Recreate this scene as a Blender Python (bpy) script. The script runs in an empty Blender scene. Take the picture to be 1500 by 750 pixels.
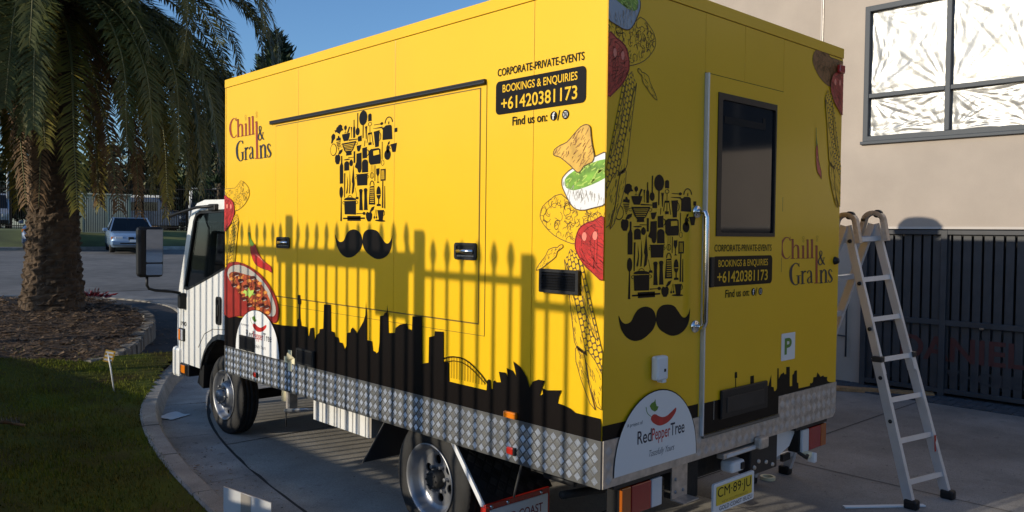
import bpy, bmesh, math, random
from mathutils import Vector, Matrix, noise
rnd = random.Random(7)
scn = bpy.context.scene
col = scn.collection
# ---------------------------------------------------------------- camera
cd = bpy.data.cameras.new('camera'); cd.sensor_width = 36; cd.lens = 28.595; cd.clip_start = .05; cd.clip_end = 3000
cam = bpy.data.objects.new('camera', cd); col.objects.link(cam); scn.camera = cam
_R, _U, _F = Vector((.72986, -.68351, .01129)), Vector((.0118, .02911, .99951)), Vector((.6835, .72936, -.02931))
cam.matrix_world = Matrix(((_R.x, _U.x, -_F.x, -3.030), (_R.y, _U.y, -_F.y, -2.5755), (_R.z, _U.z, -_F.z, 1.9266), (0, 0, 0, 1)))
# ---------------------------------------------------------------- light
SUN = Vector((1, -.2, -.27)).normalized()            # the way the light travels
ELEV = math.asin(-SUN.z)
world = bpy.data.worlds.new('World'); scn.world = world; world.use_nodes = True
nt = world.node_tree; nt.nodes.clear()
sky = nt.nodes.new('ShaderNodeTexSky'); sky.sky_type = 'NISHITA'; sky.sun_disc = False
sky.sun_elevation = ELEV; sky.sun_rotation = math.atan2(-SUN.x, -SUN.y); sky.air_density = 1.0; sky.dust_density = .7; sky.ozone_density = 5
bg = nt.nodes.new('ShaderNodeBackground'); bg.inputs[1].default_value = .15
wo = nt.nodes.new('ShaderNodeOutputWorld'); nt.links.new(sky.outputs[0], bg.inputs[0]); nt.links.new(bg.outputs[0], wo.inputs[0])
sl = bpy.data.lights.new('sun', 'SUN'); sl.energy = 3.3; sl.angle = math.radians(.42); sl.color = (1, .90, .72)
so = bpy.data.objects.new('sun', sl); col.objects.link(so); so.rotation_euler = SUN.to_track_quat('-Z', 'Y').to_euler()
vs = scn.view_settings; vs.view_transform = 'Standard'; vs.look = 'None'; vs.exposure = .22; vs.gamma = 1; vs.use_curve_mapping = False

# ---------------------------------------------------------------- materials
MATS = {}
def mat(name, c, rough=.6, metal=0., var=0., scale=8., bump=0., bscale=None, spec=.5, coat=0., detail=4., c2=None, stretch=None):
    if name in MATS: return MATS[name]
    m = bpy.data.materials.new(name); m.use_nodes = True; n = m.node_tree; b = n.nodes['Principled BSDF']
    c = tuple(c) + (1,)
    b.inputs['Base Color'].default_value = c; b.inputs['Roughness'].default_value = rough; b.inputs['Metallic'].default_value = metal
    b.inputs['Specular IOR Level'].default_value = spec; b.inputs['Coat Weight'].default_value = coat; b.inputs['Coat Roughness'].default_value = .12
    if var or bump or c2:
        tc = n.nodes.new('ShaderNodeTexCoord'); mp = n.nodes.new('ShaderNodeMapping'); n.links.new(tc.outputs['Object'], mp.inputs[0])
        if stretch: mp.inputs['Scale'].default_value = stretch
        nz = n.nodes.new('ShaderNodeTexNoise'); nz.inputs['Scale'].default_value = scale; nz.inputs['Detail'].default_value = detail
        n.links.new(mp.outputs[0], nz.inputs['Vector'])
        if var or c2:
            cr = n.nodes.new('ShaderNodeValToRGB'); cr.color_ramp.elements[0].position = .3; cr.color_ramp.elements[1].position = .7
            a = c2 + (1,) if c2 else tuple(v * (1 - var) for v in c[:3]) + (1,)
            z = c if c2 else tuple(min(1, v * (1 + var)) for v in c[:3]) + (1,)
            cr.color_ramp.elements[0].color = a; cr.color_ramp.elements[1].color = z
            n.links.new(nz.outputs['Fac'], cr.inputs[0]); n.links.new(cr.outputs[0], b.inputs['Base Color'])
        if bump:
            nb = n.nodes.new('ShaderNodeTexNoise'); nb.inputs['Scale'].default_value = bscale or scale * 4; nb.inputs['Detail'].default_value = 6
            n.links.new(mp.outputs[0], nb.inputs['Vector'])
            bp = n.nodes.new('ShaderNodeBump'); bp.inputs['Strength'].default_value = bump; bp.inputs['Distance'].default_value = .02
            n.links.new(nb.outputs['Fac'], bp.inputs['Height']); n.links.new(bp.outputs[0], b.inputs['Normal'])
    MATS[name] = m
    return m
YEL = (.84, .485, .008)
mat('yellow', YEL, .36, var=.03, scale=1.2, bump=.05, bscale=1.6, coat=.10, spec=.35)
mat('yellow_print', (.84, .485, .010), .38, spec=.35)
mat('black_print', (.006, .004, .0035), .42, spec=.16)
mat('ink', (.10, .055, .012), .5)
mat('pot_red', (.30, .020, .012), .4, var=.2, scale=10)
mat('ladder_alu', (.62, .63, .65), .42, metal=.45, var=.06, scale=6)
mat('fence_black', (.010, .010, .011), .85, spec=.1)
mat('red_print', (.50, .022, .018), .36, var=.25, scale=14, coat=.15)
mat('red_dark', (.22, .012, .010), .4)
mat('red_light', (.80, .22, .16), .4)
mat('logo_red', (.30, .035, .012), .4)
mat('navy_print', (.012, .012, .03), .4)
mat('white_print', (.78, .77, .75), .4)
mat('grey_print', (.42, .38, .33), .45)
mat('green_print', (.16, .33, .03), .45, var=.5, scale=18)
mat('green_light', (.42, .58, .10), .45)
mat('leaf_print', (.10, .22, .02), .45)
mat('tan_print', (.66, .38, .06), .45, var=.25, scale=12)
mat('brown_print', (.24, .09, .02), .45)
mat('chili_print', (.34, .055, .015), .45, var=.5, scale=22)
mat('bean_print', (.07, .012, .010), .3)
mat('orange_print', (.70, .26, .04), .45)
mat('olive_line', (.28, .16, .01), .5)
mat('blue_grey', (.30, .38, .46), .45)
mat('seam', (.14, .085, .01), .6)
mat('aluminium', (.17, .17, .168), .45, metal=.75, var=.12, scale=5, bump=.03, bscale=30)
mat('aluminium_worn', (.52, .47, .42), .5, metal=.7, var=.2, scale=26, bump=.05, bscale=60)
mat('tread', (.56, .56, .545), .32, metal=.75, var=.25, scale=7)
mat('chrome', (.75, .75, .76), .12, metal=1)
mat('white_paint', (.78, .77, .74), .28, var=.03, scale=2, coat=.5)
mat('white_plastic', (.74, .75, .76), .4)
mat('black_plastic', (.012, .012, .013), .45, bump=.05, bscale=90, spec=.35)
mat('black_metal', (.014, .014, .015), .5, var=.3, scale=10)
mat('dark_void', (.006, .006, .006), .9)
mat('rubber', (.018, .017, .016), .75, var=.35, scale=9, bump=.1, bscale=60)
mat('chassis', (.016, .015, .014), .7, var=.4, scale=6, bump=.2, bscale=30)
mat('rim_silver', (.30, .305, .32), .38, metal=.7, var=.12, scale=8, bump=.03, bscale=25)
mat('lamp_red', (.42, .02, .012), .18, coat=.6)
mat('lamp_orange', (.75, .20, .01), .18, coat=.6)
mat('tail_red', (.34, .014, .010), .2, coat=.5)
mat('tail_orange', (.42, .10, .008), .2, coat=.5)
mat('lamp_clear', (.62, .64, .66), .12, coat=.6)
mat('plate_yellow', (.68, .50, .03), .5)
mat('masking_tape', (.78, .70, .46), .7, var=.08, scale=20)
mat('timber', (.36, .20, .085), .7, var=.25, scale=3, stretch=(8, 1, 8), bump=.1)
mat('interior', (.05, .05, .055), .8)
def glass(name, tint, mixf, rough=.03):
    m = bpy.data.materials.new(name); m.use_nodes = True; n = m.node_tree; n.nodes.clear()
    o = n.nodes.new('ShaderNodeOutputMaterial'); g = n.nodes.new('ShaderNodeBsdfGlossy'); g.inputs['Roughness'].default_value = rough
    t = n.nodes.new('ShaderNodeBsdfTransparent'); t.inputs[0].default_value = tuple(tint) + (1,)
    lw = n.nodes.new('ShaderNodeLayerWeight'); lw.inputs[0].default_value = .5; f = n.nodes.new('ShaderNodeMath'); f.operation = 'POWER'; f.inputs[1].default_value = 4.5; n.links.new(lw.outputs['Facing'], f.inputs[0])
    a = n.nodes.new('ShaderNodeMath'); a.operation = 'MULTIPLY_ADD'; a.inputs[1].default_value = 1.0; a.inputs[2].default_value = mixf
    x = n.nodes.new('ShaderNodeMixShader'); n.links.new(f.outputs[0], a.inputs[0]); n.links.new(a.outputs[0], x.inputs[0])
    n.links.new(t.outputs[0], x.inputs[1]); n.links.new(g.outputs[0], x.inputs[2]); n.links.new(x.outputs[0], o.inputs[0])
    MATS[name] = m
glass('cab_glass', (.16, .185, .185), .045)
glass('car_glass', (.10, .12, .14), .06)
mat('door_glass', (.008, .008, .012), .06, spec=.55)
mat('mirror_glass', (.8, .82, .84), .03, metal=1)
# ground and building
def grime(name, amt=.45, spots=True):
    # weathering multiplied over a material's colour: broad blotches, fine speckle, dark oil spots
    m = MATS[name]; n = m.node_tree; b = n.nodes['Principled BSDF']; l = b.inputs['Base Color'].links[0]; src = l.from_socket
    tc = n.nodes.new('ShaderNodeTexCoord')
    def layer(src, scale, lo, hi, a, z, detail=6):
        t = n.nodes.new('ShaderNodeTexNoise'); t.inputs['Scale'].default_value = scale; t.inputs['Detail'].default_value = detail; t.inputs['Roughness'].default_value = .65
        n.links.new(tc.outputs['Object'], t.inputs['Vector'])
        r = n.nodes.new('ShaderNodeMapRange'); r.inputs[1].default_value = lo; r.inputs[2].default_value = hi; r.inputs[3].default_value = a; r.inputs[4].default_value = z; n.links.new(t.outputs['Fac'], r.inputs[0])
        x = n.nodes.new('ShaderNodeMix'); x.data_type = 'RGBA'; x.blend_type = 'MULTIPLY'; x.inputs[0].default_value = 1
        n.links.new(src, x.inputs[6]); n.links.new(r.outputs[0], x.inputs[7]); return x.outputs[2]
    src = layer(src, .45, .35, .65, 1 - amt, 1 + amt * .4); src = layer(src, 130, .35, .65, 1 - amt * .55, 1 + amt * .4, 2)
    if spots: src = layer(src, 5.5, .62, .72, 1, 1 - amt); src = layer(src, 17, .66, .74, 1, 1 - amt * 1.2, 2)
    n.links.new(src, b.inputs['Base Color'])
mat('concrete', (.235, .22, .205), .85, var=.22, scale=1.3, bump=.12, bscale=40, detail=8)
mat('pale_concrete', (.40, .37, .325), .85, var=.18, scale=1.3, bump=.12, bscale=40, detail=8)
mat('kerb_concrete', (.36, .325, .28), .88, var=.25, scale=4, bump=.25, bscale=50, detail=8)
mat('gutter_concrete', (.38, .36, .33), .85, var=.22, scale=2.5, bump=.15, bscale=45, detail=8)
mat('asphalt', (.165, .150, .135), .9, var=.2, scale=3, bump=.3, bscale=90)
mat('path_dark', (.045, .038, .036), .92, var=.35, scale=2.2, bump=.3, bscale=60)
mat('joint_dark', (.035, .032, .03), .95)
mat('paver', (.055, .06, .07), .9, var=.3, scale=9, bump=.2, bscale=40)
mat('soil', (.045, .032, .018), .95, var=.4, scale=3, bump=.4, bscale=30)
mat('grass_base', (.10, .125, .020), .95, var=.5, scale=2.0, bump=.4, bscale=60, spec=.05, c2=(.085, .062, .022))
mat('grass_blade', (.165, .200, .018), .8, spec=.08, var=.5, scale=1.5, c2=(.165, .135, .035))
mat('verge', (.105, .115, .03), .95, var=.4, scale=.8, bump=.4, bscale=30)
mat('mulch', (.085, .052, .030), .95, var=.55, scale=9, bump=.8, bscale=40)
mat('mulch_chip', (.20, .13, .075), .9, var=.6, scale=12)
mat('stone', (.19, .17, .145), .9, var=.3, scale=6, bump=.35, bscale=22)
mat('render_wall', (.42, .355, .30), .9, var=.035, scale=.9, bump=.05, bscale=60)
mat('wall_low', (.52, .47, .43), .9, var=.05, scale=1.2, bump=.06, bscale=60)
mat('window_frame', (.060, .068, .080), .55, spec=.3)
mat('gate_steel', (.040, .041, .046), .6, var=.2, scale=5)
mat('sign_back', (.10, .115, .13), .7, var=.15, scale=2)
mat('sign_letter', (.075, .018, .016), .6)
mat('sign_letter_dark', (.03, .03, .035), .6)
mat('block_wall', (.33, .29, .25), .9, var=.15, scale=4, bump=.3)
mat('trunk', (.088, .058, .035), .95, var=.5, scale=5, bump=.6, bscale=30)
mat('bark', (.10, .075, .05), .95, var=.4, scale=4, bump=.5)
mat('frond_green', (.072, .078, .018), .6, var=.45, scale=1.6, spec=.3)
mat('frond_olive', (.20, .165, .026), .6, var=.35, scale=2.2, spec=.3)
mat('frond_dead', (.20, .115, .052), .75, var=.35, scale=3)
mat('rachis', (.15, .14, .045), .6)
mat('leaf_dark', (.020, .040, .014), .6, var=.45, scale=.6)
mat('leaf_mid', (.050, .070, .022), .6, var=.45, scale=.5)
mat('leaf_olive', (.085, .085, .035), .65, var=.4, scale=.5)
mat('car_blue', (.23, .33, .47), .28, metal=.3, coat=.6)
mat('car_dark', (.05, .07, .12), .28, metal=.3, coat=.6)
mat('car_silver', (.42, .45, .50), .3, metal=.3, coat=.5)
mat('kiosk_green', (.34, .35, .245), .6, var=.08, scale=2)
mat('kiosk_slat', (.46, .45, .33), .6)
mat('blocker_cladding', (.13, .095, .075), .8, var=.1, scale=.5)
mat('roof_metal', (.55, .56, .57), .5, metal=.2)
mat('brick_far', (.20, .14, .10), .9, var=.2, scale=3)
for k_, a_, s_ in (('concrete', .42, True), ('pale_concrete', .4, True), ('gutter_concrete', .45, True), ('kerb_concrete', .4, True), ('asphalt', .3, True), ('render_wall', .11, False), ('grass_base', .35, False), ('grass_blade', .35, False)): grime(k_, a_, s_)
def foil():
    m = mat('foil', (.34, .338, .332), .36, metal=.42); n = m.node_tree; b = n.nodes['Principled BSDF']
    tc = n.nodes.new('ShaderNodeTexCoord'); bp = n.nodes.new('ShaderNodeBump'); bp.inputs['Strength'].default_value = .35; bp.inputs['Distance'].default_value = .010
    v = n.nodes.new('ShaderNodeTexNoise'); v.inputs['Scale'].default_value = 6; v.inputs['Detail'].default_value = 3; v.inputs['Distortion'].default_value = 1.2
    n.links.new(tc.outputs['Object'], v.inputs['Vector']); n.links.new(v.outputs['Fac'], bp.inputs['Height']); n.links.new(bp.outputs[0], b.inputs['Normal'])
foil()

# ---------------------------------------------------------------- helpers
def tag(o, label=None, cat=None, group=None, kind=None):
    for k, v in (('label', label), ('category', cat), ('group', group), ('kind', kind)):
        if v: o[k] = v
    return o
def thing(name, loc, label, cat, group=None, rz=0):
    o = bpy.data.objects.new(name, None); col.objects.link(o); o.location = loc; o.rotation_euler.z = rz; o.empty_display_size = .1
    return tag(o, label, cat, group)
def pivot(name, parent, loc=(0, 0, 0)):
    o = bpy.data.objects.new(name, None); col.objects.link(o); o.parent = parent; o.location = loc; o.empty_display_size = .1
    return o
def put(name, mesh, parent=None, loc=(0, 0, 0), rot=(0, 0, 0), scale=None):
    o = bpy.data.objects.new(name, mesh); col.objects.link(o); o.parent = parent; o.location = loc; o.rotation_euler = rot
    if scale: o.scale = scale
    return o
class MB:
    def __init__(s): s.v = []; s.f = []; s.m = []; s.mats = []; s.sm = []
    def mi(s, m):
        if m not in s.mats: s.mats.append(m)
        return s.mats.index(m)
    def face(s, pts, m, smooth=False):
        k = len(s.v); s.v += [tuple(p) for p in pts]; s.f.append(tuple(range(k, k + len(pts)))); s.m.append(s.mi(m)); s.sm.append(smooth)
    def add(s, verts, faces, m, smooth=False):
        k = len(s.v); s.v += [tuple(p) for p in verts]; i = s.mi(m)
        for f in faces: s.f.append(tuple(k + a for a in f)); s.m.append(i); s.sm.append(smooth)
    def box(s, a, b, m, bev=0.):
        x0, y0, z0 = (min(p, q) for p, q in zip(a, b)); x1, y1, z1 = (max(p, q) for p, q in zip(a, b))
        if bev <= 0:
            V = [(x, y, z) for x in (x0, x1) for y in (y0, y1) for z in (z0, z1)]
            s.add(V, [(0, 1, 3, 2), (4, 6, 7, 5), (0, 4, 5, 1), (2, 3, 7, 6), (0, 2, 6, 4), (1, 5, 7, 3)], m); return
        bm = bmesh.new(); bmesh.ops.create_cube(bm, size=1)
        for v in bm.verts: v.co = ((x0 + x1) / 2 + v.co.x * (x1 - x0), (y0 + y1) / 2 + v.co.y * (y1 - y0), (z0 + z1) / 2 + v.co.z * (z1 - z0))
        bmesh.ops.bevel(bm, geom=list(bm.edges), offset=bev, segments=2, affect='EDGES', profile=.5)
        s.bm(bm, m)
    def bm(s, bm, m, smooth=False):
        bm.verts.index_update(); s.add([v.co[:] for v in bm.verts], [[v.index for v in f.verts] for f in bm.faces], m, smooth); bm.free()
    def prism(s, poly, ax, a, b, m, bev=0.):
        # poly of (u,v) extruded along axis ax from a to b; (u,v) = remaining axes in order
        def P(u, v, w): return ((w, u, v), (u, w, v), (u, v, w))[ax]
        bm = bmesh.new(); n = len(poly)
        A = [bm.verts.new(P(u, v, a)) for u, v in poly]; B = [bm.verts.new(P(u, v, b)) for u, v in poly]
        bm.faces.new(A); bm.faces.new(B[::-1])
        for i in range(n): bm.faces.new((A[i], B[i], B[(i + 1) % n], A[(i + 1) % n]))
        bmesh.ops.recalc_face_normals(bm, faces=bm.faces)
        if bev: bmesh.ops.bevel(bm, geom=list(bm.edges), offset=bev, segments=2, affect='EDGES', profile=.5)
        s.bm(bm, m)
    def beam(s, a, b, w, d, m, up=(0, 0, 1)):
        a, b = Vector(a), Vector(b); t = (b - a).normalized(); u = Vector(up); sx = t.cross(u)
        if sx.length < 1e-4: sx = t.cross(Vector((0, 1, 0)))
        sx.normalize(); uy = sx.cross(t)
        V = [p + sx * (i * w / 2) + uy * (j * d / 2) for p in (a, b) for i, j in ((-1, -1), (1, -1), (1, 1), (-1, 1))]
        s.add(V, [(0, 1, 2, 3), (7, 6, 5, 4), (0, 4, 5, 1), (1, 5, 6, 2), (2, 6, 7, 3), (3, 7, 4, 0)], m)
    def tube(s, path, r, m, seg=8, cap=True):
        P = [Vector(p) for p in path]; n = len(P); rr = r if hasattr(r, '__len__') else [r] * n; V = []; Fc = []
        ref = None
        for i, p in enumerate(P):
            t = (P[min(i + 1, n - 1)] - P[max(i - 1, 0)]).normalized()
            if ref is None: ref = t.orthogonal().normalized()
            ref = (ref - t * ref.dot(t)).normalized(); q = t.cross(ref)
            V += [p + (ref * math.cos(2 * math.pi * k / seg) + q * math.sin(2 * math.pi * k / seg)) * rr[i] for k in range(seg)]
        for i in range(n - 1):
            for k in range(seg): Fc.append((i * seg + k, i * seg + (k + 1) % seg, (i + 1) * seg + (k + 1) % seg, (i + 1) * seg + k))
        if cap: Fc += [tuple(range(seg))[::-1], tuple((n - 1) * seg + k for k in range(seg))]
        s.add(V, Fc, m, True)
    def lathe(s, prof, c, ax, m, seg=32, closed=False, smooth=True):
        # prof: (along, radius) about an axis through c
        V = []; Fc = []; n = len(prof)
        for h, r in prof:
            for k in range(seg):
                a = 2 * math.pi * k / seg; u, v = r * math.cos(a), r * math.sin(a)
                o = ((h, u, v), (u, h, v), (u, v, h))[ax]; V.append((c[0] + o[0], c[1] + o[1], c[2] + o[2]))
        for i in range(n - 1 + (1 if closed else 0)):
            j = (i + 1) % n
            for k in range(seg): Fc.append((i * seg + k, i * seg + (k + 1) % seg, j * seg + (k + 1) % seg, j * seg + k))
        s.add(V, Fc, m, smooth)
    def holed(s, loops, P, m, thick=None):
        # planar sheet with holes: loops[0] outer, others holes, P maps (u,v)->(x,y,z)
        bm = bmesh.new(); ed = []
        for L in loops:
            vv = [bm.verts.new(P(u, v)) for u, v in L]
            ed += [bm.edges.new((vv[i], vv[(i + 1) % len(vv)])) for i in range(len(vv))]
        bmesh.ops.triangle_fill(bm, edges=ed, use_beauty=True)
        if thick:
            r = bmesh.ops.extrude_face_region(bm, geom=list(bm.faces))
            bmesh.ops.translate(bm, verts=[g for g in r['geom'] if isinstance(g, bmesh.types.BMVert)], vec=thick)
        bmesh.ops.recalc_face_normals(bm, faces=bm.faces)
        s.bm(bm, m)
    def mesh(s, name):
        me = bpy.data.meshes.new(name); me.from_pydata(s.v, [], s.f)
        for m in s.mats: me.materials.append(MATS[m])
        me.polygons.foreach_set('material_index', s.m); me.polygons.foreach_set('use_smooth', s.sm); me.update()
        return me
    def build(s, name, parent=None, loc=(0, 0, 0), rot=(0, 0, 0)): return put(name, s.mesh(name), parent, loc, rot)
def circ(cx, cy, rx, ry=None, n=20): return [(cx + rx * math.cos(2 * math.pi * i / n), cy + (ry or rx) * math.sin(2 * math.pi * i / n)) for i in range(n)]
def rrect(x0, y0, x1, y1, r, n=5):
    o = []
    for cx, cy, a0 in ((x1 - r, y1 - r, 0), (x0 + r, y1 - r, 90), (x0 + r, y0 + r, 180), (x1 - r, y0 + r, 270)):
        o += [(cx + r * math.cos(math.radians(a0 + 90 * i / n)), cy + r * math.sin(math.radians(a0 + 90 * i / n))) for i in range(n + 1)]
    return o
_TX = {}
def text2d(s, off=0., shear=0.):
    k = (s, off, shear)
    if k in _TX: return _TX[k]
    cu = bpy.data.curves.new('t', 'FONT'); cu.body = s; cu.resolution_u = 4; cu.offset = off; cu.shear = shear
    o = bpy.data.objects.new('t', cu); me = o.to_mesh()
    V = [(v.co.x, v.co.y) for v in me.vertices]; Fc = [tuple(p.vertices) for p in me.polygons]; o.to_mesh_clear()
    bpy.data.objects.remove(o); bpy.data.curves.remove(cu)
    _TX[k] = (V, Fc); return _TX[k]
def lerp(a, b, t): return a + (b - a) * t
def interp(x, P):
    if x <= P[0][0]: return P[0][1]
    for (a, b), (c, d) in zip(P, P[1:]):
        if x <= c: return b + (d - b) * (x - a) / (c - a)
    return P[-1][1]
def zg(y): return interp(y, ((7, 0), (17, .475), (35, .95), (39, 1.75), (42, 1.8)))
def zlawn(x, y): return zg(y) + .13 + .36 * math.exp(-((x - .4) ** 2 + (y - 11.5) ** 2) / 8)
def catmull(P, n=8):
    P = [Vector(p) for p in P]; E = [2 * P[0] - P[1]] + P + [2 * P[-1] - P[-2]]; o = []
    for i in range(1, len(E) - 2):
        a, b, c, d = E[i - 1:i + 3]
        for k in range(n):
            t = k / n; o.append(.5 * (2 * b + (c - a) * t + (2 * a - 5 * b + 4 * c - d) * t * t + (3 * b - a - 3 * c + d) * t ** 3))
    return o + [P[-1]]
def resample(P, step):
    o = [P[0]]; acc = 0
    for a, b in zip(P, P[1:]):
        l = (b - a).length
        while l and acc + l >= step:
            t = (step - acc) / l; a = a + (b - a) * t; o.append(a); l = (b - a).length; acc = 0
        acc += l
    return o
def inside(x, y, P):
    c = False; n = len(P)
    for i in range(n):
        x0, y0 = P[i][0], P[i][1]; x1, y1 = P[i - 1][0], P[i - 1][1]
        if (y0 > y) != (y1 > y) and x < (x1 - x0) * (y - y0) / (y1 - y0) + x0: c = not c
    return c

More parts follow.
